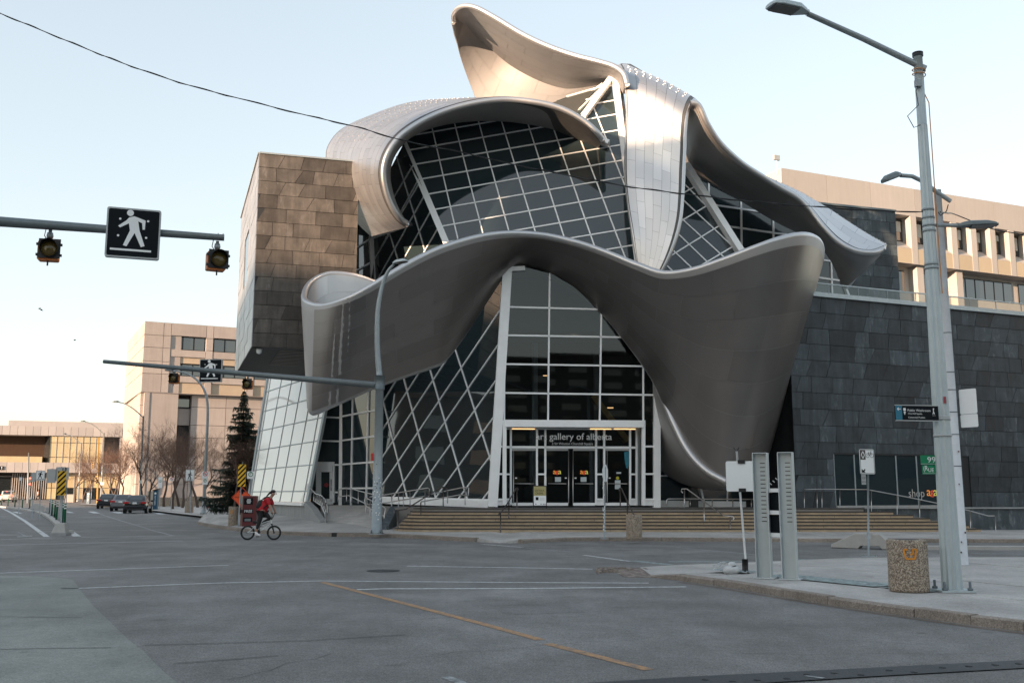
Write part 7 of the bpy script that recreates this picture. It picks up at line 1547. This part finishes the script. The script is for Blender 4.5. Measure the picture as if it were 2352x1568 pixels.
# ================================================================= cars
CAR_BLK = mat('car_black', (.012,.013,.015), .1, .0, var=0, spec=1.0); CAR_GRY = mat('car_silver', (.20,.20,.21), .3, .5, var=0, spec=.8); CAR_WHT = mat('car_white', (.6,.58,.55), .3, .1, var=0)
CGL = glass_mat('car_glass', (.02,.024,.026), 1.9); TYRE = mat('tyre', (.015,.015,.016), .8, var=.1); TAIL = mat('tail_lamp', (.5,.015,.015), .25, var=0); TAIL_ON = mat('tail_lamp_on', (.5,.02,.02), .3, var=0, emit=((1,.06,.03), 2.0))
def car(loc, yaw, body, label, kind='sedan', lit=False):
    """x forward; rear at x=0"""
    t = thing('car', label, 'car', (0,0,0)); suv = kind == 'suv'
    L, W, H = (4.6,1.86,1.72) if suv else (4.65,1.82,1.47)
    zb = .95 if not suv else 1.05
    st = [(0,.80,.42,.95*zb/.95,None),(.12,.92,.33,zb*1.03,None),(.5,.97,.28,zb*1.05,None),(1.2,1,.25,zb*1.0,None),(2.4,1,.24,zb*.97,None),(3.4,.99,.26,zb*.93,None),(4.1,.95,.3,zb*.82,None),(4.5,.86,.36,zb*.72,None),(4.65,.74,.42,zb*.62,None)]
    b = MB(); k = 8; vs = []
    for (x, w, z0, z1, _) in st:
        h = W/2*w; vs += [(x,-h*.82,z0),(x,-h*.98,z0+.1),(x,-h,(z0+z1)/2),(x,-h*.95,z1-.05),(x,-h*.86,z1),(x,h*.86,z1),(x,h*.95,z1-.05),(x,h,(z0+z1)/2),(x,h*.98,z0+.1),(x,h*.82,z0)]
    k = 10; n = len(st); fs = [(i*k+j, i*k+(j+1) % k, (i+1)*k+(j+1) % k, (i+1)*k+j) for i in range(n-1) for j in range(k)]+[tuple(range(k))[::-1], tuple(range((n-1)*k, n*k))]
    b.add(vs, fs, 0, True); b.build('body', body, t, local=True)
    # cabin
    cab = [(.45 if not suv else .1,.74,zb*1.03,zb*1.05),(1.15 if not suv else .35,.70,zb*1.0,H-.04),(1.9,.68,zb,H),(2.5,.68,zb,H-.02),(3.45,.72,zb*.94,zb*.96)]
    b = MB(); vs = []
    for (x, w, z0, z1) in cab: h = W/2*w; vs += [(x,-h*1.2,z0-.05),(x,-h-(z1-z0)*.0,z1-.02),(x,-h*.8,z1),(x,h*.8,z1),(x,h,z1-.02),(x,h*1.2,z0-.05)]
    k = 6; n = len(cab); fs = [(i*k+j, i*k+j+1, (i+1)*k+j+1, (i+1)*k+j) for i in range(n-1) for j in range(k-1)]+[tuple(range(k))[::-1], tuple(range((n-1)*k, n*k))]
    b.add(vs, fs, 0, True); c = b.build('cabin', body, t, local=True)
    def lerp4(i, j, a0, a1, b0, b1, o_=.012):
        A, Bq, C, D_ = Vector(vs[i*k+a0]), Vector(vs[(i+1)*k+a0]), Vector(vs[(i+1)*k+a1]), Vector(vs[i*k+a1]); f = lambda s_, q: (A*(1-s_)+Bq*s_)*(1-q)+(D_*(1-s_)+C*s_)*q
        p = [f(b0,.12), f(b1,.12), f(b1,.86), f(b0,.86)]; nn = (p[1]-p[0]).cross(p[3]-p[0]).normalized(); ctr = sum(p, Vector())/4
        if nn.dot(ctr-Vector((2,0,1))) < 0: nn = -nn
        return [q+nn*o_ for q in p]
    A, Bq = Vector(vs[1]), Vector(vs[k+1])
    # rear window, windscreen, side windows
    def quad(i, lo, hi, q0, q1, name):
        L0, R0, L1, R1 = Vector(vs[i*k+2]), Vector(vs[i*k+3]), Vector(vs[(i+1)*k+2]), Vector(vs[(i+1)*k+3])
        f = lambda s_, q: (L0.lerp(L1, s_)).lerp(R0.lerp(R1, s_), q); p = [f(lo,q0), f(lo,q1), f(hi,q1), f(hi,q0)]; nn = (p[1]-p[0]).cross(p[3]-p[0]).normalized(); nn = nn if nn.z > 0 else -nn
        MB().poly([x+nn*.012 for x in p]).build(name, CGL, c, local=True)
    quad(0,.1,.95,.04,.96,'rear_window'); quad(3,.08,.92,.04,.96,'windscreen')
    for s_ in (0, 1):
        for i, (b0, b1) in ((0,(.45,.97)),(1,(.04,.96)),(2,(.04,.96)),(3,(.03,.55))):
            a0, a1 = (0,1) if s_ == 0 else (5,4); MB().poly(lerp4(i,0,a0,a1,b0,b1)).build('side_window', CGL, c, local=True)
    for x in (.85, 3.7):
        for s_ in (-1, 1):
            r_ = .33 if not suv else .37; cc = Vector((x, s_*(W/2-.1), r_)); w = MB().tube([cc-Vector((0,.11,0)), cc+Vector((0,.11,0))], r_, 18).build('wheel', TYRE, t, local=True); MB().tube([cc+Vector((0,.09*s_,0)), cc+Vector((0,.118*s_,0))], r_*.62, 14).build('rim', GALV, w, local=True)
    tz = .86 if not suv else 1.0
    for s_ in (-1, 1):
        MB().obox((.035,s_*.62,tz), Vector((.05,0,0)), Vector((.02*0,.17,0)), Vector((0,0,.075))).build('tail_lamp', TAIL_ON if lit else TAIL, t, local=True, bevel=.02); MB().obox((.10,s_*.82,tz), Vector((.09,-.02*s_,0)), Vector((0,.05,0)), Vector((0,0,.075))).build('tail_lamp', TAIL_ON if lit else TAIL, t, local=True, bevel=.02)
        MB().obox((2.95,s_*(W/2+.06),.98 if not suv else 1.12), Vector((.06,0,0)), Vector((0,.1,0)), Vector((0,0,.07))).build('mirror', body, t, local=True, bevel=.02)
        MB().obox((4.5,s_*.55,.66), Vector((.08,0,0)), Vector((0,.16,0)), Vector((0,0,.06))).build('headlamp', SIGN_W, t, local=True)
    MB().obox((.0,0,.52), Vector((.06,0,0)), Vector((0,.72,0)), Vector((0,0,.10))).build('bumper', body, t, local=True, bevel=.03); MB().obox((-.005,0,.83), Vector((.012,0,0)), Vector((0,.16,0)), Vector((0,0,.07))).build('number_plate', SIGN_W, t, local=True); MB().obox((0,.0,.35), Vector((.05,0,0)), Vector((0,.6,0)), Vector((0,0,.06))).build('valance', BLACK, t, local=True)
    if lit: MB().obox((.2,0,H-.12), Vector((.03,0,0)), Vector((0,.12,0)), Vector((0,0,.015))).build('brake_lamp', TAIL_ON, t, local=True)
    t.location = loc; t.rotation_euler = (0, 0, yaw); return t
def car_at(u, Yd, yaw, *a, **k): p = P(u,1160,Yd); return car(Vector((p.x,Yd,gz(Yd))), R(yaw), *a, **k)
car_at(309,80.5,103,CAR_BLK,'black hatchback parked nearest the blue pay station')
car_at(276,89,103.5,CAR_GRY,'silver-grey sedan parked between the two black cars')
car_at(243,100,105,CAR_BLK,'black sedan at the far end of the parked row')
car_at(13,150,108,CAR_WHT,'white sport utility vehicle with red brake lights before the limestone hall',kind='suv',lit=True)
# ================================================================= trees
BARK = mat('bark', (.085,.062,.05), .9, var=.2, scale=6); TWIG = mat('twig', (.13,.078,.056), .9, var=.15, scale=3)
def bare_tree(seed, H, spread=.42, nb=5):
    rs = random.Random(seed); tr = MB(); br = MB()
    def limb(p, d, L, r, lev, mb):
        k = 4 if lev < 2 else 3; pts = [p]; q = p; dd = d.copy()
        for i in range(k):
            dd = (dd+Vector((rs.gauss(0,.14), rs.gauss(0,.14), rs.gauss(.05,.1)))).normalized(); q = q+dd*(L/k); pts.append(q)
        rad = [max(.004, r*(1-.62*i/k)) for i in range(k+1)]; mb.tube(pts, rad, 6 if lev < 1 else (4 if lev < 3 else 3), cap=False)
        if lev >= 5: return
        n = nb if lev == 0 else rs.choice((3,4,4))
        for i in range(n):
            t = rs.uniform(.45,1) if lev == 0 else rs.uniform(.3,1); j = min(int(t*k), k-1); s_ = pts[j].lerp(pts[j+1], t*k-j); a = rs.uniform(0, 6.283)
            side = dd.orthogonal().normalized(); side = (Matrix.Rotation(a, 3, dd) @ side); ang = rs.uniform(.35,.95); nd = (dd*math.cos(ang)+side*math.sin(ang)+Vector((0,0,.18))).normalized()
            limb(s_, nd, L*rs.uniform(.5,.78), max(.005, rad[j]*.6), lev+1, br)
    limb(Vector((0,0,0)), Vector((rs.gauss(0,.06), rs.gauss(0,.06), 1)).normalized(), H*.42, H*.016, 0, tr)
    return tr, br
protos = []
for sdd, nb in ((3,5),(8,6),(15,5),(21,6)):
    tr, br = bare_tree(sdd, 10, nb=nb); t = thing('bare_tree', 'x', 'tree', (0,0,0)); tr.build('trunk', BARK, t, local=True); br.build('crown', TWIG, t, local=True); protos.append(t)
used = set()
def tree(u, vt, Yd, k, label, group='bare trees along the pavement', vbase=None):
    p = P(u,1150,Yd); z = gz(Yd)+.1; H = P(u,vt,Yd).z-z
    src = protos[k]; o = src if k not in used else copy_tree(src); used.add(k); o.location = (p.x,Yd,z); s_ = H/9.2; o.scale = (s_*random.uniform(.9,1.1),s_,s_); o.rotation_euler = (0,0,random.uniform(0,6.28)); tag(o, label, 'tree', group)
for u, vt, Yd, k in [(246,1015,128,0),(257,1005,134,1),(282,1000,130,2),(270,1012,138,3),(264,1025,126,1)]: tree(u,vt,Yd,k,'bare russet tree glowing in the low sun between the hall and the precast block','sunlit russet trees')
for u, vt, Yd, k, lab in [(330,975,102,1,'bare brown tree rising beside the angled-arm lamp by the parked cars'),(343,1000,96,2,'bare brown tree behind the cream metal cabinet'),(377,990,104,3,'bare brown tree behind the parking sign pair'),(390,965,110,0,'tall bare tree before the dark recess of the precast block'),
    (398,1000,92,3,'short bare tree behind the small no stopping sign'),(412,962,105,1,0),(420,985,98,2,0),(436,990,112,3,0),(455,958,100,0,'tall bare tree crossing behind the curved-arm street lamp'),(470,990,104,2,'bare brown tree between the curved-arm lamp and the spruce')]:
    tree(u,vt,Yd,k,lab or 'bare brown tree in the thicket behind the pebbled bin','bare trees before the precast block')
for u, vt, Yd, k in [(172,1012,142,2),(190,1060,146,0),(204,1032,140,3)]: tree(u,vt,Yd,k,'slender bare tree before the sun-gold glass of the hall','bare trees before the hall')
for u, vt, Yd, k in [(540,965,66,0),(566,985,68,3),(580,940,76,1)]: tree(u,vt,Yd,k,'bare brown tree tangled into the spruce','bare trees beside the spruce')
# spruce
NEED = mat('spruce_needles', (.030,.050,.034), .8, var=.3, scale=2.5); rs = random.Random(5)
sp = P(548,1155,70); SPR = thing('spruce_tree', 'dark green spruce with drooping boughs beside the gallery', 'tree', (sp.x,70,gz(70))); HS = P(562,893,70).z-gz(70)
b = MB(); topx = P(562,893,70).x-sp.x; b.tube([(sp.x,70,0),(sp.x+topx*.5,70,HS*.5),(sp.x+topx,70,HS)], [.16,.10,.015], 7); b.build('trunk', BARK, SPR)
b = MB(); bw = MB()
sect = [rs.uniform(.65,1.2) for _ in range(9)]
for lev in range(46):
    t = lev/45; z = HS*(.07+.91*t)+rs.uniform(-.08,.08); R_ = ((1-t)**.85*2.25+.10); n = int(13-6*t)
    for k in range(n):
        if rs.random() < .16: continue
        a = 2*math.pi*(k+rs.random())/n; c = Vector((sp.x+topx*z/HS, 70, z)); L = R_*rs.uniform(.45,1.12)*sect[int(a/6.2832*9+t*4) % 9]; d = Vector((math.cos(a), math.sin(a), 0)); m_ = max(3, int(L*16)); dr0 = rs.uniform(.2,.5)
        pt = lambda s_: c+d*(L*s_)+Zv*(-dr0*L*s_+.24*L*s_*s_)
        bw.tube([pt(0), pt(.5), pt(1)], [.02,.014,.005], 3, cap=False)
        for i in range(m_):
            s_ = (i+.6)/m_; q = pt(s_); sd_ = Vector((-d.y, d.x, 0)); wid = .34*(1-s_*.5)*min(1.3,R_)
            for sg in (-1, 1):
                for dr_ in (0, 1):
                    e = q+sd_*(sg*wid*rs.uniform(.3,1.15))+d*rs.uniform(-.02,.2)-Zv*rs.uniform(-.03,.2)*(1+dr_); w = rs.uniform(.02,.05)
                    b.add([q+d*w, q-d*w, e-d*w*.3, e+d*w*.3], [(0,1,2,3)])
b.build('needles', NEED, SPR, kind='stuff'); bw.build('boughs', BARK, SPR, kind='stuff')
# ================================================================= people and birds
def skin(name, V, E, m, parent, sub=2, local=True):
    me = bpy.data.meshes.new(name); me.from_pydata([tuple(v[:3]) for v in V], E, []); me.materials.append(m); o = bpy.data.objects.new(name, me); COL.objects.link(o); o.parent = parent
    s_ = o.modifiers.new('skin', 'SKIN'); s_.use_smooth_shade = True
    for i, v in enumerate(V):
        sv = me.skin_vertices[0].data[i]; r_ = v[3]; sv.radius = r_ if isinstance(r_, tuple) else (r_, r_); sv.use_root = (i == 0)
    u_ = o.modifiers.new('subsurf', 'SUBSURF'); u_.levels = sub; u_.render_levels = sub
    return o
def chain(pts, start=0): return [(start+i, start+i+1) for i in range(len(pts)-1)]
SKIN = mat('skin', (.36,.20,.14), .55, var=.05); REDJ = mat('red_jacket', (.42,.008,.015), .7, var=.12, scale=9, bump=.2, bscale=14); BLKP = mat('black_trousers', (.012,.012,.013), .75, var=.15); HAIR = mat('black_hair', (.010,.008,.007), .5, var=.1); SHOE = mat('white_shoe', (.68,.68,.70), .6, var=.05); BAG = mat('black_bag', (.014,.014,.016), .7, var=.1)
cb = G(568.1,1239.6,0); k_ = 1.0
CYC = thing('person', 'person in red jacket with ponytail standing on bicycle pedals, black backpack and trousers', 'person', (cb.x,cb.y,0))
# body: pelvis first (root), spine, neck, head; arms; legs
B0 = [(.50,0,1.02,(.13,.16)),(.56,0,1.16,(.12,.15)),(.64,0,1.30,(.12,.16)),(.72,0,1.43,(.11,.17)),(.79,0,1.52,(.06,.065)),(.83,0,1.57,(.05,.052)),(.875,0,1.635,(.085,.07)),(.90,0,1.70,(.085,.072)),
      (.74,-.17,1.44,.062),(.79,-.21,1.33,.05),(.815,-.23,1.22,.042),(.86,-.24,1.10,.036),(.895,-.25,1.005,.028),(.915,-.25,.975,.034),
      (.74,.17,1.44,.062),(.80,.21,1.33,.05),(.83,.23,1.22,.042),(.87,.24,1.10,.036),(.90,.25,1.005,.028),(.918,.25,.975,.034),
      (.49,-.09,.96,.10),(.465,-.10,.82,.083),(.44,-.10,.67,.062),(.395,-.10,.52,.054),(.35,-.10,.38,.038),(.345,-.10,.26,.04),
      (.54,.09,.95,.10),(.66,.10,.86,.083),(.78,.10,.755,.064),(.62,.10,.66,.055),(.46,.10,.585,.04),(.43,.10,.53,.04)]
E0 = [(0,1),(1,2),(2,3),(3,4),(4,5),(5,6),(6,7),(3,8),(8,9),(9,10),(10,11),(11,12),(12,13),(3,14),(14,15),(15,16),(16,17),(17,18),(18,19),(0,20),(20,21),(21,22),(22,23),(23,24),(24,25),(0,26),(26,27),(27,28),(28,29),(29,30),(30,31)]
skin('body', B0, E0, SKIN, CYC)
J = [(.47,0,.985,(.15,.18)),(.49,0,1.06,(.155,.185)),(.56,0,1.17,(.145,.175)),(.64,0,1.31,(.14,.185)),(.715,0,1.43,(.125,.19)),(.775,0,1.51,(.075,.08)),(.74,-.185,1.435,.085),(.785,-.215,1.33,.074),(.81,-.232,1.235,.064),(.74,.185,1.435,.085),(.795,.215,1.33,.074),(.825,.232,1.235,.064)]
skin('jacket', J, [(0,1),(1,2),(2,3),(3,4),(4,5),(4,6),(6,7),(7,8),(4,9),(9,10),(10,11)], REDJ, CYC)
T = [(.505,0,1.03,(.14,.17)),(.49,-.09,.95,.118),(.465,-.10,.82,.10),(.44,-.10,.67,.08),(.395,-.10,.52,.068),(.352,-.10,.385,.052),(.54,.09,.95,.118),(.66,.10,.865,.10),(.785,.10,.76,.082),(.62,.10,.665,.07),(.475,.10,.595,.054)]
skin('trousers', T, [(0,1),(1,2),(2,3),(3,4),(4,5),(0,6),(6,7),(7,8),(8,9),(9,10)], BLKP, CYC)
HA = [(.855,0,1.70,(.095,.09)),(.815,0,1.715,(.07,.06)),(.76,0,1.69,(.035,.04)),(.70,0,1.63,(.03,.035)),(.645,0,1.56,(.022,.026)),(.61,0,1.51,.012)]
hr = skin('hair', HA, chain(HA), HAIR, CYC); MB().ball((.872,0,1.735), (.098,.088,.062), 14, 8).build('hair_crown', HAIR, hr, local=True)
fcm = MB(); fcm.ball((.982,0,1.655), (.028,.016,.022), 8, 6); fcm.build('nose', SKIN, CYC, local=True)
for s_ in (-1,1): MB().ball((.955,s_*.035,1.685), (.012,.012,.008), 8, 6).build('eye', HAIR, CYC, local=True); MB().ball((.865,s_*.082,1.655), (.022,.012,.032), 8, 6).build('ear', SKIN, CYC, local=True)
MB().ball((.962,0,1.612), (.014,.024,.006), 8, 4).build('mouth', mat('lip', (.25,.08,.07), .5, var=0), CYC, local=True)
# gripping fingers
for s_ in (-1,1):
    for i in range(4): y = s_*(.215+.021*i); MB().tube([(.905,y,.985),(.935,y,.985),(.95,y,.965),(.942,y,.945),(.92,y,.94)], [.011,.0105,.0095,.009,.0075], 6).build('finger', SKIN, CYC, local=True)
    MB().tube([(.905,s_*.205,.985),(.915,s_*.195,.96),(.93,s_*.20,.943)], [.013,.011,.009], 6).build('thumb', SKIN, CYC, local=True)
for s_, (x, z) in ((-1,(.335,.165)),(1,(.42,.49))):
    V = [(x-.06,s_*.10,z+.03,(.045,.04)),(x+.01,s_*.10,z+.03,(.05,.045)),(x+.09,s_*.10,z+.012,(.04,.045)),(x+.165,s_*.10,z-.0,(.028,.04)),(x-.0,s_*.10,z+.10,(.05,.045)),(x+.003,s_*.10,z+.145,.048)]
    skin('shoe', V, [(0,1),(1,2),(2,3),(1,4),(4,5)], SHOE, CYC); 
BGm = [(.36,0,1.10,(.10,.14)),(.40,0,1.20,(.13,.16)),(.46,0,1.32,(.12,.15)),(.53,0,1.42,(.08,.12))]
bg = skin('backpack', BGm, chain(BGm), BAG, CYC)
for s_ in (-1,1): MB().tube([Vector((.50,s_*.10,1.44)),Vector((.62,s_*.13,1.53)),Vector((.74,s_*.12,1.535)),Vector((.83,s_*.12,1.44)),Vector((.76,s_*.15,1.28)),Vector((.58,s_*.16,1.14))], .02, 6).build('strap', BAG, bg, local=True)
# bicycle
BK = thing('bicycle', 'small-wheeled white framed bicycle ridden past the gallery kerb', 'bicycle', (cb.x,cb.y,0)); FRM = mat('bike_white', (.62,.66,.64), .35, var=0, spec=.6)
for x in (0,.956):
    w = MB().tube([(x+.235*math.cos(a),0,.262+.235*math.sin(a)) for a in np.linspace(0,2*math.pi,33)[:-1]], .027, 8, closed=True).build('wheel', TYRE, BK, local=True)
    MB().tube([(x+.205*math.cos(a),0,.262+.205*math.sin(a)) for a in np.linspace(0,2*math.pi,29)[:-1]], .010, 5, closed=True).build('rim', BLACK, w, local=True); MB().tube([(x,-.05,.262),(x,.05,.262)], .028, 10).build('hub', BLACK, w, local=True)
    sb2 = MB()
    for j in range(24): a = 2*math.pi*j/24; sb2.tube([(x,(-.03 if j % 2 else .03),.262),(x+.205*math.cos(a),0,.262+.205*math.sin(a))], .0022, 3, cap=False)
    sb2.build('spokes', GALV, w, local=True)
BBx, BBz = .40, .30; STx, STz = .31, .54; HT, HB = (.835,.70), (.857,.58)
for nm, a, c, r_ in [('top_tube',(STx+.01,STz),HT,.018),('down_tube',(BBx,BBz),HB,.021),('seat_tube',(BBx,BBz),(STx,STz+.04),.018),('head_tube',HB,(.828,.735),.024)]: MB().tube([(a[0],0,a[1]),(c[0],0,c[1])], r_, 8).build(nm, FRM, BK, local=True)
for s_ in (-1,1):
    MB().tube([(0,s_*.055,.262),(STx,s_*.02,STz-.02)], .010, 6).build('seat_stay', FRM, BK, local=True); MB().tube([(0,s_*.055,.262),(BBx,s_*.03,BBz)], .011, 6).build('chain_stay', FRM, BK, local=True); MB().tube([(.862,s_*.045,.57),(.93,s_*.055,.34),(.956,s_*.055,.262)], .013, 6).build('fork_blade', BLACK, BK, local=True)
MB().obox((.862,0,.575), Vector((.03,0,0)), Vector((0,.05,0)), Vector((0,0,.015))).build('fork_crown', BLACK, BK, local=True)
MB().tube([(STx,0,STz+.02),(STx-.03,0,STz+.09)], .014, 6).build('seat_post', BLACK, BK, local=True); sv = [(.16,0,.655,(.02,.05)),(.24,0,.64,(.022,.06)),(.33,0,.625,(.02,.035)),(.39,0,.615,(.014,.018))]; skin('saddle', sv, chain(sv), BLACK, BK)
MB().tube([(.828,0,.73),(.87,0,.77)], .022, 8).build('stem', BLACK, BK, local=True)
for s_ in (-1,1): MB().tube([(.87,s_*.03,.77),(.875,s_*.10,.80),(.915,s_*.16,.95),(.925,s_*.20,.963),(.92,s_*.33,.962)], .013, 8).build('handlebar', BLACK, BK, local=True); MB().tube([(.921,s_*.20,.963),(.919,s_*.34,.962)], .018, 8).build('grip', BLACK, BK, local=True)
MB().tube([(.875,-.10,.82),(.875,.10,.82)], .010, 6).build('crossbar', BLACK, BK, local=True)
MB().tube([(BBx,-.01-.06,BBz),(BBx,-.05,BBz)], .075, 18).build('chainring', BLACK, BK, local=True)
for s_, z in ((-1,.13),(1,.47)): MB().tube([(BBx,s_*.075,BBz),(BBx,s_*.075,z)], .012, 6).build('crank', BLACK, BK, local=True); MB().obox((BBx,s_*.13,z), Vector((.05,0,0)), Vector((0,.05,0)), Vector((0,0,.012))).build('pedal', BLACK, BK, local=True)
# distant pedestrian
pd = P(86,1150,172); pz = gz(172)+.1; PD = thing('person', 'distant person in pale top and dark trousers walking before the limestone hall', 'person', (pd.x,172,pz))
V = [(0,0,.95,(.14,.12)),(.02,0,1.2,(.14,.12)),(.05,0,1.42,(.16,.1)),(.06,0,1.55,.06),(.08,0,1.68,.1),(.22,0,.5,.07),(.38,0,.08,.06),(-.12,0,.5,.07),(-.3,0,.1,.06),(.1,-.2,1.2,.05),(.2,-.2,.95,.045),(-.05,.2,1.2,.05),(-.15,.2,.97,.045)]
skin('body', V, [(0,1),(1,2),(2,3),(3,4),(0,5),(5,6),(0,7),(7,8),(2,9),(9,10),(2,11),(11,12)], SKIN, PD)
V2 = [(0,0,.98,(.16,.14)),(.02,0,1.2,(.16,.14)),(.05,0,1.44,(.18,.12)),(.1,-.2,1.22,.065),(-.05,.2,1.22,.065)]; skin('shirt', V2, [(0,1),(1,2),(2,3),(2,4)], SIGN_W, PD)
V3 = [(0,0,.93,(.16,.14)),(.22,0,.5,.09),(.37,0,.13,.07),(-.12,0,.5,.09),(-.29,0,.15,.07)]; skin('trousers', V3, [(0,1),(1,2),(0,3),(3,4)], BLKP, PD); MB().ball((.08,0,1.72), (.11,.1,.1), 8, 6).build('hair', HAIR, PD, local=True)
# birds
for u, v, Yd, s_, lab in [(91,709,70,.2,'small dark bird flying in the pale sky left of the gallery'),(95,712,72,.2,'small dark bird flying in the pale sky left of the gallery'),(172,781,75,.2,'small dark bird flying in the pale sky left of the gallery'),(350,1010,60,.36,'dark bird flying low before the precast block')]:
    c = P(u,v,Yd); t = thing('bird', lab, 'bird', c, 0, 'birds in flight' if 'small' in lab else None); a = random.uniform(-.5,.5)
    V = [(-.5*s_,0,-.03,.02),(-.15*s_,0,0,.05),(.2*s_,0,.02,.045),(.36*s_,0,.04,.03)]; skin('body', V, chain(V), BLACK, t, 1)
    for w in (-1,1): MB().add([(-.12*s_,0,.02),(.15*s_,0,.02),(.12*s_,w*.45*s_,.25*s_),(-.02*s_,w*.9*s_,.12*s_),(-.2*s_,w*.45*s_,.22*s_)], [(0,1,2,4),(2,3,4)]).build('wing', BLACK, t, local=True)
    MB().add([(-.45*s_,-.02,-.03),(-.45*s_,.02,-.03),(-.75*s_,.1*s_,-.05),(-.75*s_,-.1*s_,-.05)], [(0,1,2,3)]).build('tail', BLACK, t, local=True); t.rotation_euler = (.2, 0, random.uniform(0,6))
